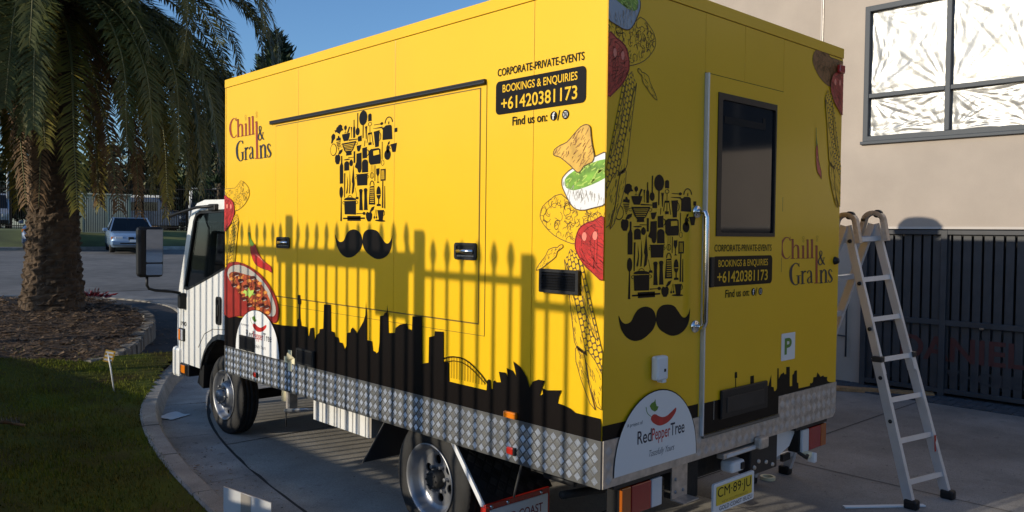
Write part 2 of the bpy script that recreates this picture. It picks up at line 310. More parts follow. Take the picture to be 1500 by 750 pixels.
# ---------------------------------------------------------------- outlines of the printed graphics, in metres on the panels (hat, moustache and wordmark: 0..1 in their boxes)
HAT = [(0,[(0.577,0.936),(0.574,0.916),(0.567,0.896),(0.552,0.88),(0.536,0.871),(0.516,0.866),(0.498,0.869),(0.481,0.877),(0.468,0.891),(0.458,0.91),(0.455,0.93),(0.458,0.95),(0.465,0.969),(0.478,0.984),(0.495,0.995),(0.514,1.0),(0.532,0.998),(0.549,0.989),(0.564,0.975),(0.574,0.956)]),(0,[(0.508,0.868),(0.524,0.868),(0.522,0.753),(0.508,0.751)]),(0,[(0.589,0.893),(0.588,0.942),(0.589,0.95),(0.595,0.955),(0.604,0.96),(0.612,0.961),(0.622,0.961),(0.631,0.958),(0.637,0.952),(0.639,0.946),(0.641,0.894)]),(0,[(0.644,0.869),(0.639,0.858),(0.625,0.851),(0.608,0.849),(0.594,0.855),(0.587,0.865),(0.591,0.876),(0.602,0.883),(0.619,0.886),(0.635,0.882),(0.644,0.872),(0.635,0.871),(0.629,0.877),(0.618,0.882),(0.607,0.88),(0.597,0.874),(0.595,0.866),(0.599,0.858),(0.611,0.854),(0.622,0.855),(0.632,0.86),(0.637,0.869)]),(0,[(0.612,0.849),(0.614,0.701),(0.622,0.701),(0.619,0.851)]),(0,[(0.539,0.858),(0.552,0.849),(0.559,0.858),(0.568,0.851),(0.579,0.86),(0.572,0.829),(0.567,0.74),(0.557,0.74),(0.549,0.829)]),(0,[(0.587,0.792),(0.571,0.705),(0.579,0.705),(0.597,0.792)]),(0,[(0.635,0.793),(0.662,0.678),(0.671,0.68),(0.644,0.795)]),(0,[(0.594,0.706),(0.641,0.706),(0.641,0.683),(0.595,0.681)]),(0,[(0.588,0.792),(0.647,0.793),(0.647,0.778),(0.589,0.774)]),(0,[(0.538,0.729),(0.534,0.677),(0.542,0.677),(0.548,0.729)]),(0,[(0.675,0.851),(0.768,0.851),(0.768,0.857),(0.675,0.857)]),(0,[(0.807,0.857),(0.805,0.851),(0.798,0.846),(0.79,0.843),(0.781,0.843),(0.773,0.844),(0.765,0.849),(0.764,0.854),(0.765,0.86),(0.771,0.865),(0.78,0.868),(0.79,0.868),(0.798,0.866),(0.804,0.862)]),(0,[(0.662,0.821),(0.794,0.816),(0.795,0.829),(0.664,0.824)]),(0,[(0.797,0.711),(0.8,0.799),(0.78,0.82),(0.817,0.82),(0.84,0.834),(0.904,0.835),(0.924,0.823),(0.934,0.709)]),(0,[(0.825,0.851),(0.828,0.868),(0.835,0.882),(0.848,0.894),(0.864,0.904),(0.881,0.907),(0.898,0.905),(0.916,0.897),(0.928,0.886),(0.937,0.872),(0.941,0.855),(0.927,0.855),(0.924,0.869),(0.918,0.882),(0.907,0.891),(0.896,0.897),(0.881,0.897),(0.868,0.896),(0.856,0.888),(0.847,0.879),(0.841,0.865),(0.838,0.851)]),(0,[(0.876,0.863),(0.89,0.865),(0.89,0.843),(0.876,0.841)]),(0,[(0.189,0.813),(0.316,0.818),(0.31,0.788),(0.292,0.757),(0.285,0.747),(0.219,0.747),(0.205,0.767),(0.193,0.793)]),(0,[(0.288,0.815),(0.319,0.871),(0.299,0.876),(0.268,0.82)]),(0,[(0.066,0.863),(0.092,0.862),(0.1,0.883),(0.122,0.893),(0.136,0.905),(0.167,0.908),(0.193,0.893),(0.192,0.872),(0.213,0.851),(0.18,0.848),(0.159,0.832),(0.152,0.816),(0.14,0.827),(0.123,0.829),(0.102,0.844),(0.083,0.837)]),(0,[(0.011,0.743),(0.02,0.782),(0.013,0.806),(0.031,0.826),(0.059,0.834),(0.08,0.813),(0.077,0.784),(0.05,0.768),(0.034,0.742)]),(0,[(0.266,0.871),(0.265,0.862),(0.258,0.854),(0.249,0.849),(0.239,0.849),(0.23,0.852),(0.225,0.86),(0.222,0.869),(0.223,0.879),(0.23,0.886),(0.239,0.891),(0.249,0.893),(0.258,0.888),(0.263,0.88)]),(0,[(0.242,0.851),(0.239,0.827),(0.245,0.827),(0.247,0.851)]),(0,[(0.227,0.821),(0.26,0.823),(0.259,0.827),(0.227,0.826)]),(0,[(0.365,0.765),(0.361,0.855),(0.371,0.871),(0.371,0.93),(0.383,0.93),(0.385,0.872),(0.396,0.857),(0.396,0.767)]),(0,[(0.328,0.868),(0.348,0.869),(0.343,0.82),(0.345,0.768),(0.338,0.768),(0.335,0.82)]),(0,[(0.426,0.986),(0.426,0.849),(0.441,0.849),(0.441,0.986)]),(0,[(0.464,0.82),(0.461,0.804),(0.454,0.792),(0.441,0.784),(0.428,0.784),(0.415,0.79),(0.406,0.802),(0.402,0.816),(0.405,0.832),(0.413,0.846),(0.425,0.852),(0.439,0.854),(0.452,0.848),(0.461,0.835)]),(0,[(0.436,0.771),(0.495,0.778),(0.495,0.728),(0.439,0.726)]),(0,[(0.296,0.745),(0.439,0.747),(0.439,0.754),(0.298,0.757)]),(0,[(0.19,0.729),(0.413,0.736),(0.401,0.711),(0.366,0.658),(0.34,0.638),(0.345,0.613),(0.256,0.611),(0.259,0.633),(0.225,0.661),(0.203,0.7)]),(0,[(0.196,0.698),(0.189,0.694),(0.179,0.694),(0.169,0.695),(0.163,0.7),(0.16,0.706),(0.163,0.712),(0.169,0.719),(0.177,0.72),(0.187,0.72),(0.196,0.717),(0.192,0.714),(0.186,0.715),(0.179,0.717),(0.172,0.715),(0.167,0.711),(0.166,0.706),(0.167,0.701),(0.173,0.698),(0.179,0.697),(0.186,0.698),(0.192,0.701)]),(0,[(0.401,0.72),(0.408,0.723),(0.418,0.725),(0.426,0.723),(0.433,0.719),(0.436,0.711),(0.433,0.705),(0.428,0.7),(0.418,0.697),(0.409,0.697),(0.401,0.701),(0.405,0.705),(0.411,0.701),(0.418,0.7),(0.423,0.703),(0.428,0.706),(0.429,0.711),(0.428,0.715),(0.423,0.72),(0.416,0.722),(0.411,0.72),(0.405,0.717)]),(1,[(0.217,0.709),(0.388,0.715),(0.388,0.72),(0.216,0.714)]),(1,[(0.225,0.695),(0.379,0.7),(0.379,0.705),(0.225,0.7)]),(1,[(0.232,0.683),(0.371,0.686),(0.371,0.691),(0.232,0.686)]),(1,[(0.24,0.669),(0.362,0.672),(0.362,0.677),(0.24,0.673)]),(1,[(0.247,0.655),(0.353,0.656),(0.353,0.661),(0.247,0.659)]),(0,[(0.106,0.683),(0.104,0.664),(0.097,0.647),(0.086,0.635),(0.07,0.625),(0.054,0.622),(0.037,0.625),(0.023,0.633),(0.01,0.645),(0.003,0.661),(0.0,0.68),(0.001,0.697),(0.009,0.714),(0.02,0.726),(0.034,0.736),(0.052,0.739),(0.067,0.737),(0.083,0.729),(0.096,0.717),(0.103,0.7)]),(1,[(0.097,0.681),(0.096,0.664),(0.087,0.649),(0.076,0.638),(0.062,0.631),(0.046,0.63),(0.031,0.636),(0.019,0.647),(0.011,0.663),(0.007,0.68),(0.01,0.697),(0.017,0.712),(0.029,0.723),(0.044,0.731),(0.059,0.731),(0.074,0.725),(0.086,0.714),(0.094,0.7)]),(0,[(0.059,0.678),(0.092,0.675),(0.084,0.655)]),(0,[(0.056,0.673),(0.077,0.645),(0.059,0.636)]),(0,[(0.05,0.673),(0.049,0.636),(0.03,0.644)]),(0,[(0.046,0.678),(0.021,0.653),(0.014,0.673)]),(0,[(0.046,0.683),(0.014,0.686),(0.02,0.706)]),(0,[(0.05,0.687),(0.029,0.715),(0.046,0.725)]),(0,[(0.056,0.687),(0.057,0.725),(0.076,0.717)]),(0,[(0.059,0.684),(0.083,0.709),(0.092,0.687)]),(0,[(0.093,0.764),(0.102,0.785),(0.119,0.784),(0.126,0.806),(0.143,0.804),(0.153,0.785),(0.17,0.785),(0.17,0.757)]),(0,[(0.099,0.742),(0.167,0.743),(0.167,0.753),(0.099,0.75)]),(0,[(0.104,0.726),(0.165,0.728),(0.165,0.737),(0.103,0.736)]),(0,[(0.11,0.712),(0.159,0.714),(0.159,0.723),(0.11,0.722)]),(0,[(0.116,0.698),(0.153,0.698),(0.153,0.708),(0.116,0.706)]),(0,[(0.122,0.683),(0.147,0.684),(0.147,0.692),(0.122,0.692)]),(0,[(0.129,0.669),(0.142,0.67),(0.142,0.678),(0.129,0.678)]),(0,[(0.077,0.608),(0.092,0.63),(0.117,0.627),(0.142,0.633),(0.162,0.614),(0.163,0.58),(0.144,0.541),(0.102,0.54),(0.079,0.568)]),(0,[(0.127,0.633),(0.149,0.666),(0.202,0.678),(0.196,0.652),(0.163,0.631)]),(0,[(0.419,0.689),(0.491,0.695),(0.479,0.661),(0.464,0.638),(0.436,0.636),(0.426,0.655)]),(0,[(0.418,0.619),(0.495,0.624),(0.496,0.481),(0.486,0.451),(0.466,0.442),(0.443,0.451),(0.432,0.481),(0.409,0.49),(0.392,0.499),(0.416,0.543)]),(0,[(0.504,0.663),(0.574,0.669),(0.577,0.572),(0.508,0.568)]),(0,[(0.575,0.645),(0.585,0.644),(0.594,0.641),(0.601,0.635),(0.605,0.627),(0.608,0.617),(0.607,0.608),(0.602,0.6),(0.595,0.594),(0.587,0.589),(0.577,0.588),(0.577,0.596),(0.582,0.596),(0.588,0.599),(0.592,0.603),(0.595,0.61),(0.597,0.617),(0.595,0.624),(0.592,0.63),(0.587,0.635),(0.581,0.638),(0.575,0.639)]),(0,[(0.671,0.795),(0.757,0.802),(0.745,0.659),(0.694,0.656)]),(0,[(0.75,0.785),(0.758,0.784),(0.765,0.778),(0.773,0.77),(0.777,0.759),(0.778,0.748),(0.777,0.736),(0.774,0.725),(0.767,0.717),(0.76,0.711),(0.751,0.709),(0.751,0.715),(0.757,0.717),(0.761,0.722),(0.765,0.729),(0.768,0.737),(0.768,0.748),(0.767,0.757),(0.764,0.767),(0.76,0.773),(0.755,0.778),(0.75,0.779)]),(0,[(0.502,0.443),(0.501,0.529),(0.504,0.54),(0.514,0.551),(0.528,0.557),(0.545,0.56),(0.562,0.557),(0.578,0.551),(0.588,0.541),(0.592,0.529),(0.594,0.443)]),(0,[(0.599,0.607),(0.608,0.633),(0.635,0.645),(0.741,0.647),(0.768,0.636),(0.777,0.546),(0.77,0.509),(0.631,0.505),(0.602,0.529)]),(1,[(0.668,0.625),(0.75,0.63),(0.754,0.591),(0.671,0.585)]),(0,[(0.914,0.58),(0.911,0.565),(0.904,0.551),(0.893,0.54),(0.877,0.535),(0.861,0.535),(0.847,0.54),(0.834,0.549),(0.825,0.563),(0.823,0.579),(0.825,0.594),(0.833,0.608),(0.844,0.617),(0.86,0.624),(0.876,0.624),(0.89,0.619),(0.903,0.608),(0.911,0.596)]),(0,[(0.894,0.628),(0.893,0.611),(0.887,0.599),(0.878,0.593),(0.868,0.593),(0.858,0.599),(0.853,0.611),(0.85,0.627),(0.851,0.642),(0.857,0.656),(0.866,0.663),(0.876,0.663),(0.886,0.656),(0.891,0.644)]),(0,[(0.866,0.659),(0.874,0.686),(0.901,0.695),(0.894,0.67)]),(0,[(0.96,0.799),(1.0,0.801),(1.0,0.765),(0.96,0.765)]),(0,[(0.908,0.666),(0.997,0.673),(0.979,0.597),(0.936,0.596)]),(0,[(0.913,0.627),(0.906,0.628),(0.898,0.63),(0.893,0.635),(0.89,0.639),(0.888,0.644),(0.89,0.649),(0.893,0.655),(0.898,0.658),(0.904,0.661),(0.911,0.661),(0.913,0.656),(0.907,0.656),(0.903,0.653),(0.9,0.652),(0.897,0.647),(0.897,0.644),(0.898,0.641),(0.9,0.638),(0.904,0.635),(0.908,0.633),(0.913,0.633)]),(0,[(0.157,0.356),(0.155,0.519),(0.176,0.551),(0.176,0.614),(0.196,0.614),(0.197,0.551),(0.21,0.521),(0.213,0.356)]),(0,[(0.227,0.473),(0.226,0.533),(0.229,0.544),(0.237,0.552),(0.25,0.558),(0.265,0.561),(0.28,0.558),(0.293,0.554),(0.302,0.544),(0.305,0.535),(0.306,0.474)]),(0,[(0.318,0.575),(0.313,0.572),(0.299,0.571),(0.279,0.569),(0.256,0.569),(0.236,0.569),(0.222,0.572),(0.217,0.574),(0.222,0.577),(0.236,0.579),(0.256,0.58),(0.278,0.582),(0.299,0.58),(0.312,0.579)]),(0,[(0.365,0.54),(0.362,0.527),(0.355,0.516),(0.343,0.51),(0.33,0.51),(0.319,0.516),(0.31,0.526),(0.308,0.54),(0.31,0.552),(0.318,0.563),(0.329,0.569),(0.342,0.569),(0.353,0.563),(0.362,0.554)]),(0,[(0.329,0.572),(0.33,0.561),(0.342,0.561),(0.342,0.572)]),(0,[(0.373,0.644),(0.375,0.537),(0.399,0.537),(0.398,0.644)]),(0,[(0.289,0.586),(0.376,0.588),(0.376,0.593),(0.289,0.593)]),(0,[(0.226,0.451),(0.229,0.226),(0.242,0.226),(0.246,0.451)]),(0,[(0.272,0.435),(0.29,0.35),(0.282,0.269),(0.268,0.257),(0.26,0.269),(0.278,0.339)]),(0,[(0.313,0.479),(0.329,0.35),(0.32,0.263),(0.305,0.257),(0.312,0.35)]),(0,[(0.371,0.521),(0.393,0.348),(0.379,0.272),(0.353,0.252),(0.348,0.263),(0.358,0.348),(0.346,0.369)]),(0,[(0.421,0.426),(0.587,0.428),(0.582,0.327),(0.431,0.328)]),(0,[(0.422,0.387),(0.416,0.389),(0.411,0.39),(0.406,0.393),(0.403,0.397),(0.402,0.401),(0.403,0.406),(0.405,0.409),(0.409,0.412),(0.415,0.414),(0.422,0.415),(0.422,0.411),(0.418,0.411),(0.413,0.409),(0.411,0.407),(0.409,0.404),(0.408,0.401),(0.409,0.398),(0.411,0.397),(0.413,0.393),(0.418,0.392),(0.422,0.392)]),(0,[(0.585,0.415),(0.592,0.415),(0.598,0.414),(0.602,0.411),(0.605,0.406),(0.607,0.403),(0.605,0.398),(0.602,0.395),(0.598,0.392),(0.592,0.389),(0.587,0.389),(0.587,0.393),(0.591,0.393),(0.594,0.395),(0.598,0.397),(0.599,0.4),(0.599,0.403),(0.599,0.406),(0.597,0.407),(0.594,0.411),(0.589,0.411),(0.585,0.412)]),(0,[(0.411,0.426),(0.597,0.428),(0.597,0.434),(0.411,0.432)]),(0,[(0.637,0.502),(0.635,0.44),(0.639,0.44),(0.641,0.502)]),(0,[(0.661,0.502),(0.662,0.44),(0.668,0.44),(0.665,0.502)]),(0,[(0.678,0.411),(0.674,0.393),(0.661,0.383),(0.642,0.383),(0.628,0.392),(0.621,0.407),(0.624,0.425),(0.637,0.437),(0.654,0.439),(0.67,0.431),(0.678,0.415),(0.67,0.415),(0.664,0.428),(0.652,0.434),(0.641,0.432),(0.631,0.423),(0.629,0.409),(0.634,0.395),(0.645,0.387),(0.658,0.387),(0.667,0.397),(0.671,0.411)]),(0,[(0.645,0.434),(0.647,0.386),(0.654,0.386),(0.652,0.434)]),(0,[(0.71,0.467),(0.757,0.47),(0.757,0.426),(0.74,0.397),(0.74,0.355),(0.76,0.342),(0.72,0.342),(0.732,0.355),(0.73,0.397),(0.711,0.425)]),(0,[(0.773,0.459),(0.845,0.46),(0.845,0.358),(0.773,0.356)]),(1,[(0.787,0.448),(0.794,0.448),(0.797,0.37),(0.788,0.37)]),(1,[(0.801,0.448),(0.81,0.448),(0.811,0.37),(0.804,0.37)]),(1,[(0.817,0.448),(0.824,0.448),(0.827,0.37),(0.818,0.37)]),(0,[(0.798,0.356),(0.794,0.121),(0.815,0.12),(0.813,0.356)]),(0,[(0.687,0.498),(0.687,0.361),(0.698,0.361),(0.698,0.498)]),(0,[(0.788,0.697),(0.788,0.546),(0.798,0.546),(0.798,0.697)]),(0,[(0.824,0.515),(0.821,0.499),(0.81,0.49),(0.795,0.488),(0.784,0.498),(0.778,0.512),(0.781,0.527),(0.791,0.538),(0.804,0.541),(0.817,0.533),(0.824,0.519),(0.817,0.518),(0.813,0.53),(0.804,0.537),(0.794,0.535),(0.787,0.526),(0.784,0.512),(0.788,0.499),(0.797,0.493),(0.807,0.493),(0.815,0.501),(0.818,0.515)]),(0,[(0.828,0.311),(0.827,0.117),(0.844,0.115),(0.838,0.311)]),(0,[(0.212,0.275),(0.21,0.257),(0.206,0.241),(0.197,0.229),(0.187,0.222),(0.177,0.222),(0.167,0.229),(0.159,0.241),(0.153,0.258),(0.152,0.277),(0.153,0.295),(0.157,0.313),(0.166,0.323),(0.175,0.33),(0.186,0.33),(0.196,0.323),(0.205,0.311),(0.21,0.294)]),(0,[(0.177,0.227),(0.169,0.008),(0.195,0.006),(0.189,0.226)]),(0,[(0.229,0.193),(0.415,0.193),(0.415,0.065),(0.239,0.07)]),(0,[(0.229,0.201),(0.229,0.208),(0.235,0.216),(0.255,0.221),(0.285,0.226),(0.32,0.226),(0.356,0.224),(0.388,0.218),(0.408,0.212),(0.416,0.202),(0.416,0.194)]),(0,[(0.285,0.224),(0.286,0.23),(0.29,0.236),(0.299,0.241),(0.309,0.244),(0.319,0.246),(0.33,0.244),(0.34,0.24),(0.349,0.235),(0.355,0.229),(0.356,0.222),(0.349,0.222),(0.348,0.227),(0.343,0.232),(0.336,0.236),(0.329,0.24),(0.319,0.24),(0.31,0.24),(0.303,0.236),(0.296,0.233),(0.293,0.229),(0.292,0.224)]),(0,[(0.23,0.162),(0.222,0.163),(0.213,0.165),(0.207,0.17),(0.203,0.174),(0.202,0.179),(0.203,0.184),(0.206,0.188),(0.213,0.191),(0.222,0.193),(0.23,0.194),(0.23,0.19),(0.223,0.188),(0.217,0.187),(0.213,0.185),(0.209,0.182),(0.209,0.179),(0.21,0.176),(0.213,0.173),(0.217,0.17),(0.225,0.168),(0.23,0.166)]),(0,[(0.415,0.194),(0.423,0.193),(0.432,0.191),(0.439,0.187),(0.443,0.182),(0.446,0.177),(0.445,0.173),(0.441,0.168),(0.433,0.165),(0.425,0.162),(0.415,0.162),(0.415,0.166),(0.422,0.168),(0.429,0.168),(0.433,0.171),(0.436,0.174),(0.438,0.177),(0.436,0.18),(0.433,0.184),(0.428,0.187),(0.422,0.188),(0.415,0.19)]),(1,[(0.232,0.193),(0.415,0.193),(0.415,0.196),(0.232,0.198)]),(0,[(0.398,0.313),(0.423,0.227),(0.429,0.227),(0.403,0.313)]),(0,[(0.408,0.207),(0.408,0.221),(0.409,0.224),(0.413,0.226),(0.422,0.227),(0.429,0.227),(0.438,0.227),(0.446,0.226),(0.451,0.222),(0.452,0.221),(0.452,0.205)]),(0,[(0.515,0.278),(0.512,0.271),(0.505,0.264),(0.494,0.261),(0.481,0.261),(0.469,0.264),(0.462,0.272),(0.459,0.28),(0.461,0.288),(0.469,0.294),(0.479,0.297),(0.492,0.297),(0.504,0.294),(0.512,0.286)]),(0,[(0.465,0.267),(0.509,0.266),(0.506,0.219),(0.519,0.103),(0.464,0.106),(0.469,0.221)]),(0,[(0.585,0.283),(0.582,0.275),(0.575,0.269),(0.564,0.266),(0.551,0.266),(0.539,0.269),(0.532,0.277),(0.529,0.285),(0.531,0.292),(0.539,0.299),(0.551,0.302),(0.562,0.302),(0.575,0.299),(0.582,0.292)]),(0,[(0.535,0.272),(0.579,0.271),(0.578,0.224),(0.591,0.104),(0.534,0.106),(0.539,0.226)]),(0,[(0.619,0.314),(0.684,0.319),(0.7,0.151),(0.605,0.154)]),(0,[(0.617,0.322),(0.618,0.336),(0.622,0.348),(0.629,0.358),(0.639,0.364),(0.651,0.367),(0.662,0.364),(0.672,0.358),(0.68,0.348),(0.685,0.336),(0.688,0.322),(0.675,0.322),(0.674,0.333),(0.67,0.344),(0.664,0.351),(0.658,0.356),(0.651,0.358),(0.644,0.356),(0.638,0.351),(0.634,0.344),(0.631,0.333),(0.629,0.322)]),(1,[(0.624,0.295),(0.682,0.295),(0.681,0.302),(0.624,0.302)]),(1,[(0.624,0.278),(0.682,0.278),(0.682,0.283),(0.624,0.283)]),(1,[(0.625,0.26),(0.682,0.26),(0.682,0.266),(0.624,0.266)]),(1,[(0.625,0.243),(0.684,0.243),(0.682,0.247),(0.625,0.247)]),(1,[(0.625,0.224),(0.684,0.224),(0.684,0.23),(0.625,0.23)]),(1,[(0.627,0.207),(0.684,0.207),(0.684,0.212),(0.625,0.212)]),(1,[(0.627,0.188),(0.685,0.188),(0.684,0.193),(0.627,0.194)]),(1,[(0.627,0.171),(0.685,0.17),(0.685,0.176),(0.627,0.176)]),(0,[(0.778,0.253),(0.777,0.23),(0.77,0.212),(0.76,0.199),(0.748,0.196),(0.737,0.201),(0.725,0.213),(0.718,0.232),(0.715,0.255),(0.717,0.277),(0.724,0.295),(0.734,0.308),(0.745,0.313),(0.757,0.308),(0.768,0.295),(0.775,0.275)]),(0,[(0.741,0.201),(0.742,0.151),(0.757,0.151),(0.755,0.201)]),(0,[(0.72,0.138),(0.72,0.151),(0.722,0.154),(0.728,0.157),(0.738,0.157),(0.75,0.159),(0.763,0.157),(0.773,0.156),(0.778,0.152),(0.781,0.149),(0.781,0.137)]),(1,[(0.717,0.236),(0.778,0.236),(0.778,0.241),(0.715,0.241)]),(0,[(0.423,0.07),(0.524,0.072),(0.522,0.078),(0.422,0.079)]),(0,[(0.559,0.075),(0.557,0.068),(0.551,0.064),(0.542,0.061),(0.532,0.062),(0.524,0.065),(0.518,0.07),(0.515,0.076),(0.516,0.082),(0.524,0.087),(0.532,0.09),(0.542,0.09),(0.551,0.087),(0.557,0.081)]),(0,[(0.279,0.056),(0.485,0.054),(0.489,0.008),(0.283,0.009)]),(0,[(0.215,0.025),(0.552,0.025),(0.549,0.04),(0.212,0.039)]),(0,[(0.562,0.07),(0.582,0.09),(0.609,0.082),(0.638,0.092),(0.658,0.067),(0.654,0.03),(0.631,0.003),(0.592,0.003),(0.569,0.031)]),(0,[(0.618,0.092),(0.649,0.129),(0.692,0.138),(0.677,0.107),(0.645,0.089)]),(0,[(0.7,0.037),(0.7,0.033),(0.695,0.03),(0.691,0.026),(0.687,0.028),(0.681,0.03),(0.678,0.034),(0.677,0.039),(0.678,0.044),(0.681,0.048),(0.685,0.05),(0.691,0.05),(0.695,0.047),(0.698,0.044)]),(0,[(0.73,0.039),(0.728,0.034),(0.725,0.03),(0.721,0.028),(0.715,0.028),(0.711,0.031),(0.708,0.034),(0.707,0.04),(0.708,0.045),(0.711,0.048),(0.715,0.051),(0.72,0.051),(0.725,0.048),(0.728,0.044)]),(0,[(0.694,0.048),(0.712,0.109),(0.707,0.11),(0.69,0.05)]),(0,[(0.72,0.05),(0.725,0.106),(0.72,0.106),(0.715,0.05)]),(0,[(0.731,0.103),(0.823,0.103),(0.808,0.011),(0.753,0.014)]),(0,[(0.815,0.1),(0.823,0.098),(0.828,0.095),(0.834,0.089),(0.837,0.082),(0.838,0.075),(0.837,0.067),(0.834,0.061),(0.83,0.056),(0.824,0.053),(0.817,0.051),(0.817,0.058),(0.821,0.058),(0.824,0.061),(0.827,0.064),(0.83,0.07),(0.83,0.075),(0.828,0.081),(0.827,0.086),(0.824,0.09),(0.82,0.093),(0.815,0.093)]),(0,[(0.848,0.005),(0.841,0.002),(0.82,0.0),(0.788,0.0),(0.755,0.002),(0.724,0.005),(0.704,0.009),(0.695,0.012),(0.702,0.016),(0.724,0.019),(0.754,0.019),(0.788,0.017),(0.82,0.014),(0.841,0.009)])]
MOUSTACHE = [(0,[(0.0,0.803),(0.008,0.775),(0.021,0.705),(0.036,0.642),(0.052,0.595),(0.072,0.561),(0.091,0.543),(0.113,0.543),(0.135,0.555),(0.157,0.584),(0.175,0.642),(0.189,0.717),(0.206,0.792),(0.223,0.85),(0.241,0.902),(0.264,0.942),(0.29,0.971),(0.32,0.988),(0.349,0.994),(0.38,0.983),(0.411,0.954),(0.437,0.919),(0.457,0.873),(0.473,0.821),(0.486,0.757),(0.494,0.688),(0.499,0.613),(0.501,0.543),(0.496,0.462),(0.486,0.387),(0.471,0.318),(0.452,0.254),(0.426,0.197),(0.398,0.145),(0.369,0.092),(0.338,0.052),(0.305,0.017),(0.271,0.006),(0.237,0.0),(0.202,0.012),(0.17,0.04),(0.139,0.081),(0.111,0.133),(0.085,0.197),(0.062,0.277),(0.044,0.353),(0.029,0.428),(0.02,0.509),(0.013,0.584),(0.005,0.671),(0.0,0.757)]),(0,[(0.499,0.578),(0.501,0.659),(0.506,0.751),(0.514,0.827),(0.529,0.89),(0.548,0.936),(0.571,0.971),(0.599,0.994),(0.63,1.0),(0.661,1.0),(0.693,0.988),(0.726,0.971),(0.755,0.936),(0.78,0.884),(0.801,0.815),(0.822,0.751),(0.84,0.688),(0.858,0.63),(0.874,0.584),(0.894,0.549),(0.912,0.538),(0.93,0.543),(0.946,0.566),(0.962,0.613),(0.977,0.665),(0.987,0.728),(0.995,0.798),(1.0,0.809),(0.998,0.728),(0.995,0.59),(0.989,0.468),(0.979,0.376),(0.967,0.301),(0.951,0.231),(0.93,0.173),(0.905,0.116),(0.876,0.075),(0.84,0.035),(0.801,0.012),(0.762,0.006),(0.724,0.017),(0.685,0.052),(0.651,0.092),(0.617,0.145),(0.584,0.197),(0.558,0.254),(0.538,0.312),(0.524,0.364),(0.514,0.422),(0.506,0.474),(0.501,0.52)])]
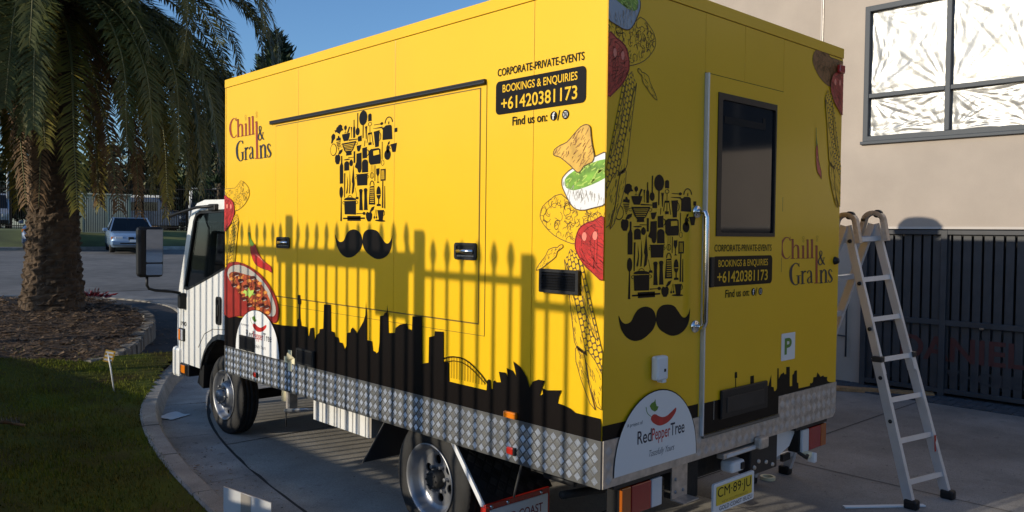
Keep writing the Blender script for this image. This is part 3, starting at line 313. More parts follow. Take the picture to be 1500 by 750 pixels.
LOGO = [(0,[(0.176,0.901),(0.171,0.916),(0.166,0.932),(0.16,0.947),(0.15,0.957),(0.137,0.966),(0.122,0.969),(0.103,0.969),(0.085,0.963),(0.067,0.947),(0.048,0.926),(0.03,0.898),(0.016,0.87),(0.007,0.842),(0.003,0.811),(0.0,0.777),(0.0,0.746),(0.004,0.715),(0.01,0.684),(0.016,0.653),(0.026,0.625),(0.038,0.601),(0.053,0.576),(0.068,0.56),(0.083,0.545),(0.098,0.536),(0.114,0.533),(0.127,0.533),(0.141,0.536),(0.155,0.548),(0.166,0.56),(0.178,0.579),(0.189,0.594),(0.182,0.601),(0.17,0.585),(0.157,0.57),(0.146,0.557),(0.135,0.551),(0.126,0.551),(0.116,0.551),(0.107,0.557),(0.098,0.567),(0.089,0.579),(0.079,0.598),(0.071,0.619),(0.064,0.641),(0.059,0.663),(0.055,0.69),(0.051,0.721),(0.049,0.749),(0.048,0.777),(0.048,0.805),(0.049,0.83),(0.053,0.854),(0.062,0.879),(0.073,0.904),(0.086,0.926),(0.097,0.941),(0.108,0.95),(0.12,0.95),(0.133,0.95),(0.144,0.947),(0.15,0.938),(0.156,0.926),(0.161,0.91),(0.167,0.898)]),(0,[(0.167,0.975),(0.172,0.889),(0.182,0.889),(0.176,0.975)]),(0,[(0.201,0.929),(0.209,0.542),(0.245,0.539),(0.237,0.929)]),(0,[(0.185,0.907),(0.228,0.916),(0.226,0.932),(0.181,0.92)]),(0,[(0.19,0.536),(0.271,0.536),(0.269,0.548),(0.189,0.548)]),(0,[(0.245,0.746),(0.253,0.762),(0.261,0.777),(0.269,0.789),(0.275,0.796),(0.28,0.796),(0.285,0.793),(0.29,0.786),(0.295,0.78),(0.3,0.777),(0.301,0.774),(0.302,0.765),(0.304,0.743),(0.306,0.706),(0.308,0.653),(0.309,0.598),(0.309,0.545),(0.346,0.545),(0.345,0.598),(0.345,0.653),(0.343,0.706),(0.341,0.746),(0.337,0.771),(0.331,0.789),(0.323,0.799),(0.315,0.805),(0.305,0.814),(0.293,0.817),(0.278,0.82),(0.265,0.814),(0.256,0.802),(0.248,0.786),(0.241,0.771),(0.233,0.755)]),(0,[(0.287,0.536),(0.367,0.539),(0.365,0.551),(0.286,0.548)]),(0,[(0.393,0.799),(0.398,0.542),(0.435,0.539),(0.43,0.799)]),(0,[(0.379,0.783),(0.42,0.789),(0.419,0.802),(0.376,0.796)]),(0,[(0.375,0.533),(0.453,0.533),(0.453,0.545),(0.373,0.545)]),(0,[(0.475,0.916),(0.482,0.539),(0.52,0.536),(0.512,0.92)]),(0,[(0.461,0.901),(0.503,0.91),(0.499,0.926),(0.458,0.913)]),(0,[(0.46,0.533),(0.539,0.533),(0.538,0.545),(0.46,0.545)]),(0,[(0.555,0.923),(0.564,0.542),(0.602,0.539),(0.594,0.923)]),(0,[(0.543,0.904),(0.584,0.916),(0.58,0.929),(0.539,0.916)]),(0,[(0.546,0.533),(0.625,0.536),(0.624,0.548),(0.544,0.548)]),(0,[(0.642,0.796),(0.658,0.025),(0.7,0.022),(0.684,0.796)]),(0,[(0.629,0.78),(0.673,0.789),(0.67,0.802),(0.627,0.793)]),(0,[(0.632,0.012),(0.728,0.009),(0.726,0.025),(0.631,0.028)]),(1,[(0.811,0.536),(0.806,0.514),(0.8,0.492),(0.793,0.474),(0.785,0.455),(0.774,0.437),(0.761,0.418),(0.748,0.406),(0.74,0.402),(0.737,0.406),(0.729,0.415),(0.721,0.43),(0.717,0.446),(0.715,0.458),(0.717,0.474),(0.721,0.489),(0.726,0.508),(0.733,0.523),(0.744,0.542),(0.756,0.557),(0.765,0.576),(0.772,0.594),(0.776,0.616),(0.778,0.635),(0.778,0.65),(0.774,0.666),(0.766,0.678),(0.758,0.687),(0.747,0.693),(0.736,0.69),(0.728,0.681),(0.721,0.669),(0.717,0.65),(0.717,0.632),(0.72,0.607),(0.724,0.582),(0.732,0.554),(0.741,0.523),(0.755,0.489),(0.77,0.458),(0.784,0.43),(0.796,0.412),(0.807,0.402),(0.818,0.393),(0.828,0.384),(0.839,0.393),(0.832,0.406),(0.825,0.418),(0.818,0.43),(0.81,0.446),(0.798,0.471),(0.782,0.502),(0.767,0.536),(0.756,0.563),(0.748,0.588),(0.741,0.61),(0.737,0.632),(0.735,0.65),(0.736,0.663),(0.74,0.672),(0.744,0.678),(0.747,0.678),(0.748,0.675),(0.755,0.669),(0.759,0.659),(0.762,0.647),(0.762,0.635),(0.761,0.619),(0.756,0.601),(0.751,0.585),(0.741,0.57),(0.729,0.551),(0.717,0.536),(0.707,0.517),(0.699,0.498),(0.694,0.48),(0.689,0.461),(0.691,0.44),(0.698,0.421),(0.71,0.402),(0.724,0.387),(0.744,0.381),(0.761,0.39),(0.774,0.409),(0.787,0.427),(0.796,0.449),(0.804,0.467),(0.81,0.489),(0.815,0.511),(0.821,0.533)]),(1,[(0.785,0.529),(0.832,0.536),(0.829,0.545),(0.782,0.539)]),(1,[(0.343,0.387),(0.338,0.402),(0.331,0.418),(0.324,0.433),(0.315,0.446),(0.301,0.452),(0.286,0.455),(0.271,0.452),(0.254,0.446),(0.238,0.433),(0.219,0.415),(0.201,0.393),(0.187,0.365),(0.178,0.334),(0.172,0.3),(0.171,0.266),(0.171,0.232),(0.172,0.198),(0.178,0.164),(0.185,0.127),(0.194,0.096),(0.208,0.068),(0.224,0.046),(0.241,0.025),(0.257,0.012),(0.274,0.003),(0.289,0.0),(0.302,0.003),(0.315,0.006),(0.324,0.015),(0.334,0.025),(0.342,0.037),(0.35,0.05),(0.341,0.059),(0.331,0.05),(0.323,0.037),(0.315,0.028),(0.306,0.025),(0.297,0.022),(0.287,0.022),(0.279,0.025),(0.271,0.031),(0.261,0.046),(0.25,0.065),(0.241,0.087),(0.234,0.111),(0.228,0.136),(0.224,0.167),(0.222,0.198),(0.22,0.229),(0.219,0.26),(0.219,0.294),(0.222,0.322),(0.224,0.347),(0.233,0.372),(0.244,0.393),(0.256,0.412),(0.267,0.427),(0.278,0.433),(0.289,0.437),(0.298,0.437),(0.306,0.433),(0.313,0.424),(0.32,0.412),(0.327,0.396),(0.335,0.381)]),(1,[(0.335,0.446),(0.339,0.368),(0.349,0.368),(0.345,0.446)]),(1,[(0.319,0.186),(0.321,0.034),(0.357,0.031),(0.354,0.186)]),(1,[(0.295,0.186),(0.382,0.192),(0.38,0.204),(0.294,0.198)]),(1,[(0.391,0.285),(0.397,0.025),(0.43,0.022),(0.424,0.282)]),(1,[(0.376,0.266),(0.416,0.276),(0.413,0.288),(0.373,0.279)]),(1,[(0.376,0.015),(0.457,0.019),(0.456,0.031),(0.375,0.031)]),(1,[(0.428,0.223),(0.435,0.238),(0.442,0.254),(0.449,0.263),(0.453,0.269),(0.451,0.269),(0.454,0.266),(0.46,0.257),(0.466,0.251),(0.48,0.276),(0.473,0.282),(0.466,0.285),(0.454,0.291),(0.44,0.288),(0.432,0.276),(0.427,0.26),(0.421,0.245),(0.416,0.229)]),(1,[(0.51,0.226),(0.513,0.238),(0.516,0.254),(0.518,0.266),(0.521,0.269),(0.527,0.272),(0.534,0.272),(0.542,0.269),(0.549,0.263),(0.551,0.257),(0.551,0.257),(0.553,0.248),(0.554,0.226),(0.557,0.189),(0.558,0.139),(0.56,0.084),(0.562,0.034),(0.594,0.031),(0.592,0.084),(0.591,0.139),(0.59,0.189),(0.587,0.226),(0.583,0.251),(0.576,0.266),(0.568,0.276),(0.56,0.282),(0.549,0.288),(0.536,0.291),(0.523,0.291),(0.51,0.285),(0.502,0.276),(0.497,0.263),(0.491,0.248),(0.486,0.235)]),(1,[(0.566,0.176),(0.554,0.167),(0.542,0.161),(0.529,0.152),(0.518,0.142),(0.509,0.13),(0.502,0.115),(0.495,0.099),(0.494,0.084),(0.497,0.065),(0.502,0.046),(0.512,0.031),(0.525,0.019),(0.542,0.022),(0.553,0.031),(0.565,0.043),(0.576,0.053),(0.569,0.062),(0.557,0.056),(0.543,0.043),(0.534,0.037),(0.529,0.037),(0.529,0.043),(0.525,0.053),(0.524,0.068),(0.523,0.08),(0.523,0.093),(0.524,0.105),(0.528,0.118),(0.532,0.13),(0.54,0.139),(0.55,0.149),(0.561,0.158),(0.573,0.167)]),(1,[(0.581,0.022),(0.616,0.034),(0.611,0.046),(0.577,0.034)]),(1,[(0.743,0.282),(0.752,0.015),(0.788,0.012),(0.778,0.282)]),(1,[(0.731,0.263),(0.773,0.272),(0.769,0.285),(0.726,0.276)]),(1,[(0.731,0.006),(0.81,0.006),(0.808,0.022),(0.729,0.019)]),(1,[(0.787,0.22),(0.795,0.238),(0.804,0.254),(0.813,0.269),(0.818,0.276),(0.821,0.276),(0.825,0.269),(0.83,0.263),(0.834,0.257),(0.837,0.248),(0.839,0.241),(0.84,0.229),(0.841,0.207),(0.843,0.17),(0.844,0.124),(0.844,0.071),(0.845,0.022),(0.881,0.019),(0.881,0.068),(0.881,0.121),(0.88,0.167),(0.878,0.204),(0.876,0.232),(0.871,0.248),(0.867,0.26),(0.86,0.272),(0.85,0.285),(0.837,0.294),(0.822,0.3),(0.806,0.294),(0.796,0.282),(0.788,0.263),(0.78,0.245),(0.773,0.229)]),(1,[(0.828,0.009),(0.904,0.012),(0.903,0.025),(0.826,0.022)]),(1,[(0.988,0.235),(0.981,0.248),(0.974,0.263),(0.966,0.279),(0.958,0.291),(0.945,0.294),(0.933,0.294),(0.922,0.288),(0.914,0.279),(0.907,0.266),(0.903,0.251),(0.902,0.232),(0.903,0.214),(0.908,0.192),(0.918,0.173),(0.927,0.155),(0.936,0.136),(0.945,0.121),(0.955,0.105),(0.963,0.093),(0.967,0.084),(0.969,0.074),(0.967,0.059),(0.963,0.046),(0.959,0.037),(0.953,0.031),(0.945,0.025),(0.938,0.022),(0.933,0.022),(0.929,0.028),(0.923,0.04),(0.918,0.056),(0.912,0.071),(0.897,0.065),(0.903,0.05),(0.91,0.034),(0.917,0.022),(0.926,0.009),(0.938,0.006),(0.952,0.006),(0.966,0.012),(0.977,0.022),(0.986,0.034),(0.993,0.05),(0.999,0.068),(1.0,0.087),(0.995,0.105),(0.986,0.124),(0.978,0.139),(0.969,0.155),(0.959,0.173),(0.948,0.189),(0.938,0.204),(0.933,0.22),(0.93,0.232),(0.93,0.245),(0.932,0.257),(0.934,0.263),(0.937,0.269),(0.941,0.276),(0.945,0.279),(0.949,0.279),(0.953,0.272),(0.96,0.26),(0.966,0.241),(0.973,0.229)]),(2,[(0.428,0.954),(0.424,0.938),(0.416,0.926),(0.404,0.926),(0.393,0.935),(0.389,0.95),(0.39,0.969),(0.399,0.981),(0.41,0.985),(0.421,0.975),(0.427,0.96),(0.423,0.96),(0.419,0.972),(0.41,0.978),(0.401,0.975),(0.394,0.966),(0.393,0.954),(0.397,0.938),(0.405,0.932),(0.413,0.932),(0.42,0.941),(0.423,0.954)]),(2,[(0.43,0.889),(0.427,0.876),(0.419,0.867),(0.409,0.864),(0.399,0.873),(0.395,0.889),(0.398,0.904),(0.405,0.913),(0.415,0.916),(0.424,0.907),(0.428,0.895),(0.424,0.895),(0.42,0.904),(0.415,0.91),(0.408,0.907),(0.402,0.901),(0.401,0.889),(0.404,0.876),(0.41,0.87),(0.417,0.87),(0.423,0.879),(0.424,0.889)]),(2,[(0.689,0.972),(0.685,0.954),(0.676,0.944),(0.663,0.941),(0.653,0.95),(0.647,0.969),(0.65,0.988),(0.658,1.0),(0.672,1.0),(0.683,0.994),(0.688,0.978),(0.684,0.975),(0.679,0.988),(0.67,0.997),(0.661,0.994),(0.654,0.985),(0.653,0.969),(0.657,0.957),(0.665,0.947),(0.674,0.947),(0.681,0.957),(0.684,0.972)]),(2,[(0.684,0.904),(0.681,0.889),(0.673,0.879),(0.662,0.879),(0.653,0.885),(0.648,0.901),(0.651,0.916),(0.658,0.929),(0.669,0.929),(0.679,0.923),(0.683,0.907),(0.679,0.907),(0.674,0.92),(0.668,0.923),(0.661,0.923),(0.655,0.913),(0.654,0.901),(0.657,0.892),(0.663,0.882),(0.67,0.885),(0.676,0.892),(0.679,0.904)])]
SKYLINE = [(-3.027,1.194),(-3.028,1.243),(-3.006,1.254),(-3.003,1.362),(-3.021,1.366),(-3.022,1.433),(-2.978,1.435),(-2.974,1.369),(-2.989,1.359),(-2.984,1.256),(-2.966,1.204),(-2.877,1.203),(-2.866,1.142),(-2.848,1.135),(-2.831,1.198),(-2.779,1.207),(-2.768,1.108),(-2.744,1.154),(-2.7,1.176),(-2.694,1.203),(-2.643,1.213),(-2.635,1.389),(-2.543,1.395),(-2.538,1.206),(-2.49,1.2),(-2.48,1.172),(-2.438,1.168),(-2.425,1.136),(-2.384,1.137),(-2.353,1.094),(-2.328,1.121),(-2.323,1.213),(-2.277,1.221),(-2.272,1.243),(-2.248,1.258),(-2.217,1.24),(-2.193,1.223),(-2.115,1.311),(-2.092,1.356),(-2.085,1.453),(-2.075,1.357),(-2.073,1.19),(-2.013,1.188),(-2.001,1.126),(-1.97,1.121),(-1.961,1.11),(-1.934,1.126),(-1.921,1.19),(-1.917,1.363),(-1.876,1.372),(-1.863,1.39),(-1.838,1.397),(-1.834,1.447),(-1.828,1.409),(-1.821,1.262),(-1.746,1.27),(-1.741,1.301),(-1.689,1.329),(-1.618,1.343),(-1.607,1.309),(-1.574,1.308),(-1.562,1.295),(-1.558,1.393),(-1.46,1.401),(-1.453,1.108),(-1.389,1.122),(-1.386,1.279),(-1.332,1.293),(-1.33,1.321),(-1.245,1.326),(-1.242,1.148),(-1.192,1.148),(-1.188,1.035),(-0.85,1.033),(-0.844,1.088),(-0.831,1.099),(-0.816,1.092),(-0.812,1.044),(-0.796,1.049),(-0.794,1.091),(-0.781,1.099),(-0.771,1.09),(-0.73,1.096),(-0.748,1.152),(-0.694,1.154),(-0.674,1.134),(-0.685,1.181),(-0.637,1.172),(-0.605,1.14),(-0.632,1.224),(-0.572,1.199),(-0.526,1.154),(-0.503,1.1),(-0.48,1.135),(-0.436,1.152),(-0.389,1.152),(-0.409,1.114),(-0.429,1.064),(-0.403,1.081),(-0.409,1.111),(-0.378,1.104),(-0.269,1.12),(-0.289,1.083),(-0.297,1.049),(-0.255,1.046),(-0.205,1.036),(-0.173,1.021),(-0.007,1.019)]
BRIDGE = [[(-1.242,1.165),(-1.193,1.18),(-1.148,1.187),(-1.093,1.189),(-1.05,1.185),(-1.003,1.171),(-0.965,1.154),(-0.929,1.134),(-0.892,1.111),(-0.844,1.074)],[(-1.242,1.144),(-1.148,1.163),(-1.071,1.164),(-1.007,1.147),(-0.943,1.117),(-0.86,1.068)]]
SKY_REAR = [(1.5,0.999),(1.505,1.014),(1.517,1.016),(1.524,0.996),(1.536,1.001),(1.554,0.993),(1.588,1.061),(1.593,0.985),(1.621,0.978),(1.628,0.952),(1.647,0.953),(1.662,0.967),(1.662,1.093),(1.678,1.09),(1.681,1.022),(1.706,1.022),(1.73,1.045),(1.768,1.053),(1.777,1.039),(1.798,1.04),(1.798,1.085),(1.843,1.081),(1.848,0.954),(1.879,0.953),(1.879,1.025),(1.898,1.03),(1.907,1.049),(1.939,1.048),(1.943,0.968),(1.961,0.963),(1.965,0.926),(2.12,0.924),(2.123,0.944),(2.14,0.938),(2.161,0.943),(2.166,0.976),(2.209,0.974),(2.222,1.003),(2.251,0.983),(2.267,0.968),(2.31,0.973),(2.318,0.962),(2.369,0.956),(2.363,0.936),(2.378,0.924),(2.404,0.915)]
TOWER_REAR = [(1.168,1.119),(1.177,1.123),(1.193,1.12),(1.196,1.087),(1.183,1.085),(1.185,1.032),(1.176,1.033),(1.175,1.086),(1.167,1.09)]
BLOCK_REAR = [(1.341,1.079),(1.383,1.079),(1.385,1.018),(1.343,1.023)]
PEPPER = [(0,[(0.375,0.969),(0.381,0.978),(0.391,0.984),(0.403,0.985),(0.418,0.982),(0.434,0.973),(0.452,0.965),(0.473,0.959),(0.496,0.958),(0.519,0.962),(0.541,0.971),(0.567,0.983),(0.589,0.993),(0.596,0.992),(0.597,0.986),(0.595,0.976),(0.587,0.964),(0.572,0.951),(0.553,0.938),(0.532,0.928),(0.509,0.921),(0.481,0.917),(0.453,0.917),(0.429,0.923),(0.408,0.933),(0.392,0.942),(0.381,0.952),(0.375,0.961)]),(1,[(0.38,0.975),(0.373,0.98),(0.365,0.985),(0.358,0.99),(0.352,0.994),(0.347,0.999),(0.344,1.004),(0.341,1.009),(0.339,1.013),(0.337,1.018),(0.337,1.022),(0.336,1.027),(0.336,1.032),(0.329,1.032),(0.33,1.028),(0.331,1.023),(0.332,1.018),(0.334,1.013),(0.336,1.008),(0.339,1.003),(0.343,0.998),(0.347,0.993),(0.354,0.988),(0.362,0.983),(0.37,0.978),(0.378,0.973)]),(1,[(0.362,1.033),(0.378,1.047),(0.4,1.051),(0.41,1.065),(0.414,1.043),(0.422,1.025),(0.438,1.021),(0.428,1.004),(0.407,0.998),(0.379,1.011)])]
CHIP = [(-0.348,2.331),(-0.346,2.342),(-0.338,2.354),(-0.319,2.364),(-0.297,2.373),(-0.275,2.378),(-0.253,2.385),(-0.228,2.403),(-0.204,2.423),(-0.182,2.44),(-0.161,2.454),(-0.142,2.461),(-0.125,2.463),(-0.11,2.459),(-0.099,2.448),(-0.095,2.429),(-0.093,2.405),(-0.088,2.378),(-0.082,2.35),(-0.074,2.326),(-0.069,2.305),(-0.072,2.288),(-0.082,2.275),(-0.107,2.267),(-0.134,2.259),(-0.147,2.247),(-0.157,2.235),(-0.168,2.229),(-0.182,2.23),(-0.201,2.244),(-0.226,2.264),(-0.261,2.288),(-0.296,2.31),(-0.319,2.318),(-0.335,2.321),(-0.344,2.326)]
BOWL = [(-0.287,2.184),(-0.286,2.196),(-0.279,2.209),(-0.262,2.224),(-0.238,2.24),(-0.206,2.254),(-0.168,2.268),(-0.121,2.285),(-0.069,2.3),(-0.008,2.319),(0.041,2.307),(0.057,2.206),(0.045,2.097),(-0.013,2.06),(-0.082,2.048),(-0.126,2.04),(-0.16,2.04),(-0.187,2.046),(-0.209,2.058),(-0.23,2.079),(-0.248,2.104),(-0.264,2.129),(-0.278,2.151),(-0.285,2.169)]
GUAC = [(-0.268,2.183),(-0.265,2.197),(-0.253,2.21),(-0.234,2.223),(-0.206,2.236),(-0.171,2.25),(-0.122,2.263),(-0.034,2.282),(0.041,2.288),(0.056,2.258),(0.042,2.22),(0.008,2.197),(-0.037,2.179),(-0.078,2.166),(-0.12,2.155),(-0.164,2.145),(-0.205,2.14),(-0.234,2.145),(-0.255,2.155),(-0.266,2.168)]
TACO = [(-0.442,2.023),(-0.437,2.041),(-0.425,2.061),(-0.401,2.08),(-0.37,2.098),(-0.334,2.117),(-0.292,2.124),(-0.25,2.097),(-0.191,2.066),(-0.082,2.066),(0.011,2.063),(0.033,2.024),(0.013,1.984),(-0.054,1.973),(-0.128,1.966),(-0.161,1.94),(-0.176,1.911),(-0.177,1.888),(-0.181,1.873),(-0.21,1.872),(-0.25,1.881),(-0.295,1.895),(-0.34,1.914),(-0.377,1.937),(-0.407,1.961),(-0.426,1.98),(-0.437,1.996),(-0.442,2.009)]
CAPS = [(-0.187,1.865),(-0.186,1.886),(-0.181,1.907),(-0.173,1.927),(-0.162,1.946),(-0.146,1.96),(-0.126,1.97),(-0.101,1.979),(-0.069,1.986),(-0.019,2.009),(0.024,1.994),(0.039,1.847),(0.03,1.702),(-0.019,1.699),(-0.076,1.737),(-0.11,1.758),(-0.136,1.78),(-0.158,1.805),(-0.174,1.829),(-0.184,1.848)]
CHILI_S = [(-0.466,1.727),(-0.461,1.739),(-0.445,1.759),(-0.421,1.783),(-0.397,1.806),(-0.387,1.824),(-0.377,1.838),(-0.356,1.846),(-0.335,1.851),(-0.322,1.851),(-0.313,1.851),(-0.307,1.856),(-0.301,1.861),(-0.29,1.865),(-0.28,1.866),(-0.275,1.86),(-0.276,1.852),(-0.286,1.846),(-0.299,1.839),(-0.308,1.834),(-0.316,1.827),(-0.318,1.816),(-0.325,1.802),(-0.348,1.786),(-0.376,1.77),(-0.4,1.754),(-0.424,1.741),(-0.449,1.73)]
CHILI_R = [(-3.813,1.788),(-3.79,1.798),(-3.763,1.804),(-3.743,1.799),(-3.723,1.787),(-3.705,1.764),(-3.684,1.738),(-3.656,1.713),(-3.619,1.688),(-3.566,1.666),(-3.514,1.648),(-3.479,1.638),(-3.455,1.628),(-3.437,1.604),(-3.436,1.584),(-3.461,1.588),(-3.504,1.6),(-3.562,1.605),(-3.625,1.613),(-3.684,1.625),(-3.736,1.644),(-3.773,1.673),(-3.799,1.705),(-3.816,1.736),(-3.823,1.762),(-3.823,1.777)]
STEM_R = [(-3.864,1.9),(-3.834,1.901),(-3.817,1.848),(-3.75,1.802),(-3.783,1.784),(-3.823,1.792),(-3.843,1.84)]
POT_OUT = [(-4.325,1.515),(-4.311,1.569),(-4.288,1.588),(-4.265,1.612),(-4.226,1.63),(-4.154,1.642),(-4.064,1.646),(-3.962,1.638),(-3.856,1.62),(-3.751,1.595),(-3.651,1.564),(-3.562,1.527),(-3.485,1.484),(-3.422,1.437),(-3.373,1.39),(-3.338,1.346),(-3.318,1.304),(-3.317,1.265),(-3.33,1.232),(-3.347,1.206),(-3.384,1.189),(-3.457,1.191),(-3.559,1.198),(-3.701,1.202),(-3.854,1.202),(-3.981,1.193),(-4.098,1.182),(-4.226,1.159),(-4.324,1.179),(-4.342,1.342)]
POT_RIM = [(-4.262,1.549),(-4.244,1.579),(-4.2,1.604),(-4.123,1.622),(-4.028,1.629),(-3.927,1.62),(-3.822,1.599),(-3.719,1.569),(-3.625,1.533),(-3.547,1.494),(-3.482,1.452),(-3.428,1.404),(-3.389,1.357),(-3.364,1.319),(-3.358,1.287),(-3.369,1.255),(-3.403,1.233),(-3.468,1.23),(-3.559,1.242),(-3.684,1.271),(-3.821,1.311),(-3.948,1.356),(-4.063,1.403),(-4.157,1.447),(-4.225,1.488),(-4.258,1.52)]
POT_IN = [(-4.225,1.535),(-4.186,1.554),(-4.117,1.563),(-4.026,1.559),(-3.924,1.549),(-3.82,1.542),(-3.722,1.528),(-3.644,1.499),(-3.576,1.462),(-3.514,1.414),(-3.466,1.366),(-3.44,1.328),(-3.434,1.295),(-3.448,1.264),(-3.481,1.241),(-3.531,1.236),(-3.607,1.245),(-3.725,1.271),(-3.855,1.309),(-3.966,1.355),(-4.063,1.403),(-4.137,1.44),(-4.189,1.474),(-4.222,1.507)]
BEANS = [[(-4.011,1.545),(-4.022,1.534),(-4.052,1.527),(-4.089,1.525),(-4.119,1.53),(-4.131,1.539),(-4.12,1.55),(-4.089,1.558),(-4.052,1.559),(-4.022,1.554)],[(-3.706,1.529),(-3.716,1.519),(-3.744,1.511),(-3.779,1.51),(-3.808,1.514),(-3.819,1.523),(-3.808,1.534),(-3.779,1.541),(-3.745,1.543),(-3.717,1.538)],[(-4.056,1.45),(-4.068,1.439),(-4.098,1.431),(-4.135,1.429),(-4.166,1.433),(-4.178,1.443),(-4.166,1.454),(-4.135,1.462),(-4.098,1.464),(-4.068,1.459)],[(-3.832,1.45),(-3.843,1.44),(-3.871,1.432),(-3.907,1.43),(-3.936,1.434),(-3.948,1.443),(-3.937,1.454),(-3.907,1.462),(-3.872,1.464),(-3.843,1.459)],[(-3.618,1.444),(-3.628,1.434),(-3.656,1.427),(-3.69,1.425),(-3.718,1.429),(-3.728,1.438),(-3.718,1.448),(-3.69,1.456),(-3.656,1.458),(-3.628,1.453)],[(-3.699,1.41),(-3.709,1.399),(-3.737,1.392),(-3.772,1.389),(-3.8,1.394),(-3.811,1.403),(-3.801,1.413),(-3.772,1.421),(-3.737,1.423),(-3.709,1.419)],[(-3.865,1.346),(-3.876,1.336),(-3.905,1.327),(-3.941,1.325),(-3.971,1.329),(-3.982,1.338),(-3.971,1.349),(-3.941,1.357),(-3.905,1.359),(-3.876,1.355)],[(-3.764,1.303),(-3.775,1.293),(-3.803,1.285),(-3.839,1.282),(-3.867,1.286),(-3.879,1.295),(-3.868,1.306),(-3.839,1.314),(-3.803,1.316),(-3.775,1.312)],[(-3.506,1.37),(-3.516,1.36),(-3.543,1.353),(-3.577,1.35),(-3.604,1.354),(-3.614,1.363),(-3.604,1.373),(-3.577,1.381),(-3.543,1.383),(-3.517,1.379)],[(-3.927,1.495),(-3.938,1.485),(-3.968,1.477),(-4.004,1.475),(-4.034,1.48),(-4.046,1.489),(-4.034,1.5),(-4.004,1.507),(-3.968,1.509),(-3.938,1.504)],[(-3.553,1.316),(-3.564,1.306),(-3.591,1.298),(-3.624,1.295),(-3.652,1.299),(-3.662,1.308),(-3.652,1.318),(-3.624,1.326),(-3.591,1.328),(-3.564,1.325)],[(-3.459,1.308),(-3.469,1.298),(-3.496,1.29),(-3.529,1.288),(-3.556,1.291),(-3.566,1.3),(-3.556,1.31),(-3.529,1.318),(-3.496,1.321),(-3.469,1.317)]]
BITS = [[(-3.951,1.517),(-3.964,1.506),(-3.993,1.501),(-4.023,1.504),(-4.035,1.513),(-4.023,1.523),(-3.993,1.529),(-3.964,1.526)],[(-3.798,1.502),(-3.81,1.491),(-3.839,1.486),(-3.867,1.488),(-3.879,1.498),(-3.867,1.508),(-3.839,1.513),(-3.81,1.511)],[(-3.986,1.438),(-3.998,1.428),(-4.028,1.422),(-4.058,1.424),(-4.07,1.433),(-4.058,1.444),(-4.028,1.45),(-3.998,1.447)],[(-3.618,1.393),(-3.629,1.382),(-3.656,1.377),(-3.684,1.379),(-3.695,1.388),(-3.684,1.398),(-3.656,1.403),(-3.629,1.401)],[(-3.682,1.344),(-3.694,1.333),(-3.721,1.327),(-3.749,1.329),(-3.761,1.338),(-3.749,1.349),(-3.721,1.354),(-3.694,1.352)],[(-3.602,1.49),(-3.613,1.48),(-3.641,1.474),(-3.668,1.477),(-3.68,1.485),(-3.668,1.496),(-3.641,1.501),(-3.613,1.498)],[(-3.507,1.422),(-3.518,1.412),(-3.544,1.406),(-3.571,1.408),(-3.582,1.417),(-3.571,1.427),(-3.544,1.433),(-3.518,1.43)],[(-3.633,1.28),(-3.644,1.27),(-3.672,1.264),(-3.7,1.266),(-3.711,1.274),(-3.7,1.285),(-3.672,1.291),(-3.645,1.289)],[(-3.917,1.396),(-3.929,1.386),(-3.958,1.38),(-3.987,1.382),(-4.0,1.391),(-3.987,1.402),(-3.958,1.408),(-3.929,1.405)],[(-4.127,1.5),(-4.14,1.49),(-4.171,1.484),(-4.201,1.487),(-4.214,1.496),(-4.201,1.507),(-4.171,1.512),(-4.14,1.51)],[(-3.465,1.264),(-3.476,1.254),(-3.502,1.248),(-3.529,1.25),(-3.54,1.258),(-3.529,1.268),(-3.503,1.274),(-3.476,1.272)]]
HERB = [(-3.958,1.394),(-3.906,1.42),(-3.872,1.407),(-3.838,1.444),(-3.805,1.418),(-3.738,1.43),(-3.755,1.403),(-3.722,1.39),(-3.781,1.382),(-3.821,1.357),(-3.855,1.376),(-3.906,1.363),(-3.896,1.385)]
# ================================================================ the setting
def struct(name, mb, parent=None):
    o = mb.build(name, parent)
    if parent is None: o['kind'] = 'structure'
    return o
def sheet(mb, x0, x1, ys, dz, m, nx=1):
    for a, b in zip(ys, ys[1:]):
        for i in range(nx):
            u, v = lerp(x0, x1, i / nx), lerp(x0, x1, (i + 1) / nx)
            mb.face(((u, a, zg(a) + dz), (v, a, zg(a) + dz), (v, b, zg(b) + dz), (u, b, zg(b) + dz)), m)
m = MB(); sheet(m, -900, 900, [-900, -60, -10, 7, 17, 35, 39, 42, 100, 1500], -.02, 'soil'); struct('ground', m)
m = MB(); sheet(m, -2.2, 2.05, [-9, 7, 12, 17], .004, 'pale_concrete'); sheet(m, 2.056, 7.5, [-9, 7, 12, 17], .004, 'concrete'); drive = struct('driveway', m)  # paler concrete left of the seam, darker concrete right of it
m = MB(); sheet(m, -60, 60, [-60, -9], .003, 'asphalt'); struct('yard', m)  # unseen asphalt sheet, put in dark to cut bounce onto the truck's rear
m = MB(); sheet(m, -200, 200, [17, 26, 35], .010, 'asphalt'); struct('road', m)
m = MB(); sheet(m, -200, 200, [35.25, 37, 39, 42, 120], .008, 'verge'); struct('grass_verge', m)
m = MB(); m.prism([(34.95, .9), (35.25, .9), (35.25, 1.10), (35.0, 1.09)], 0, -120, 120, 'kerb_concrete', .01); struct('far_kerb', m)
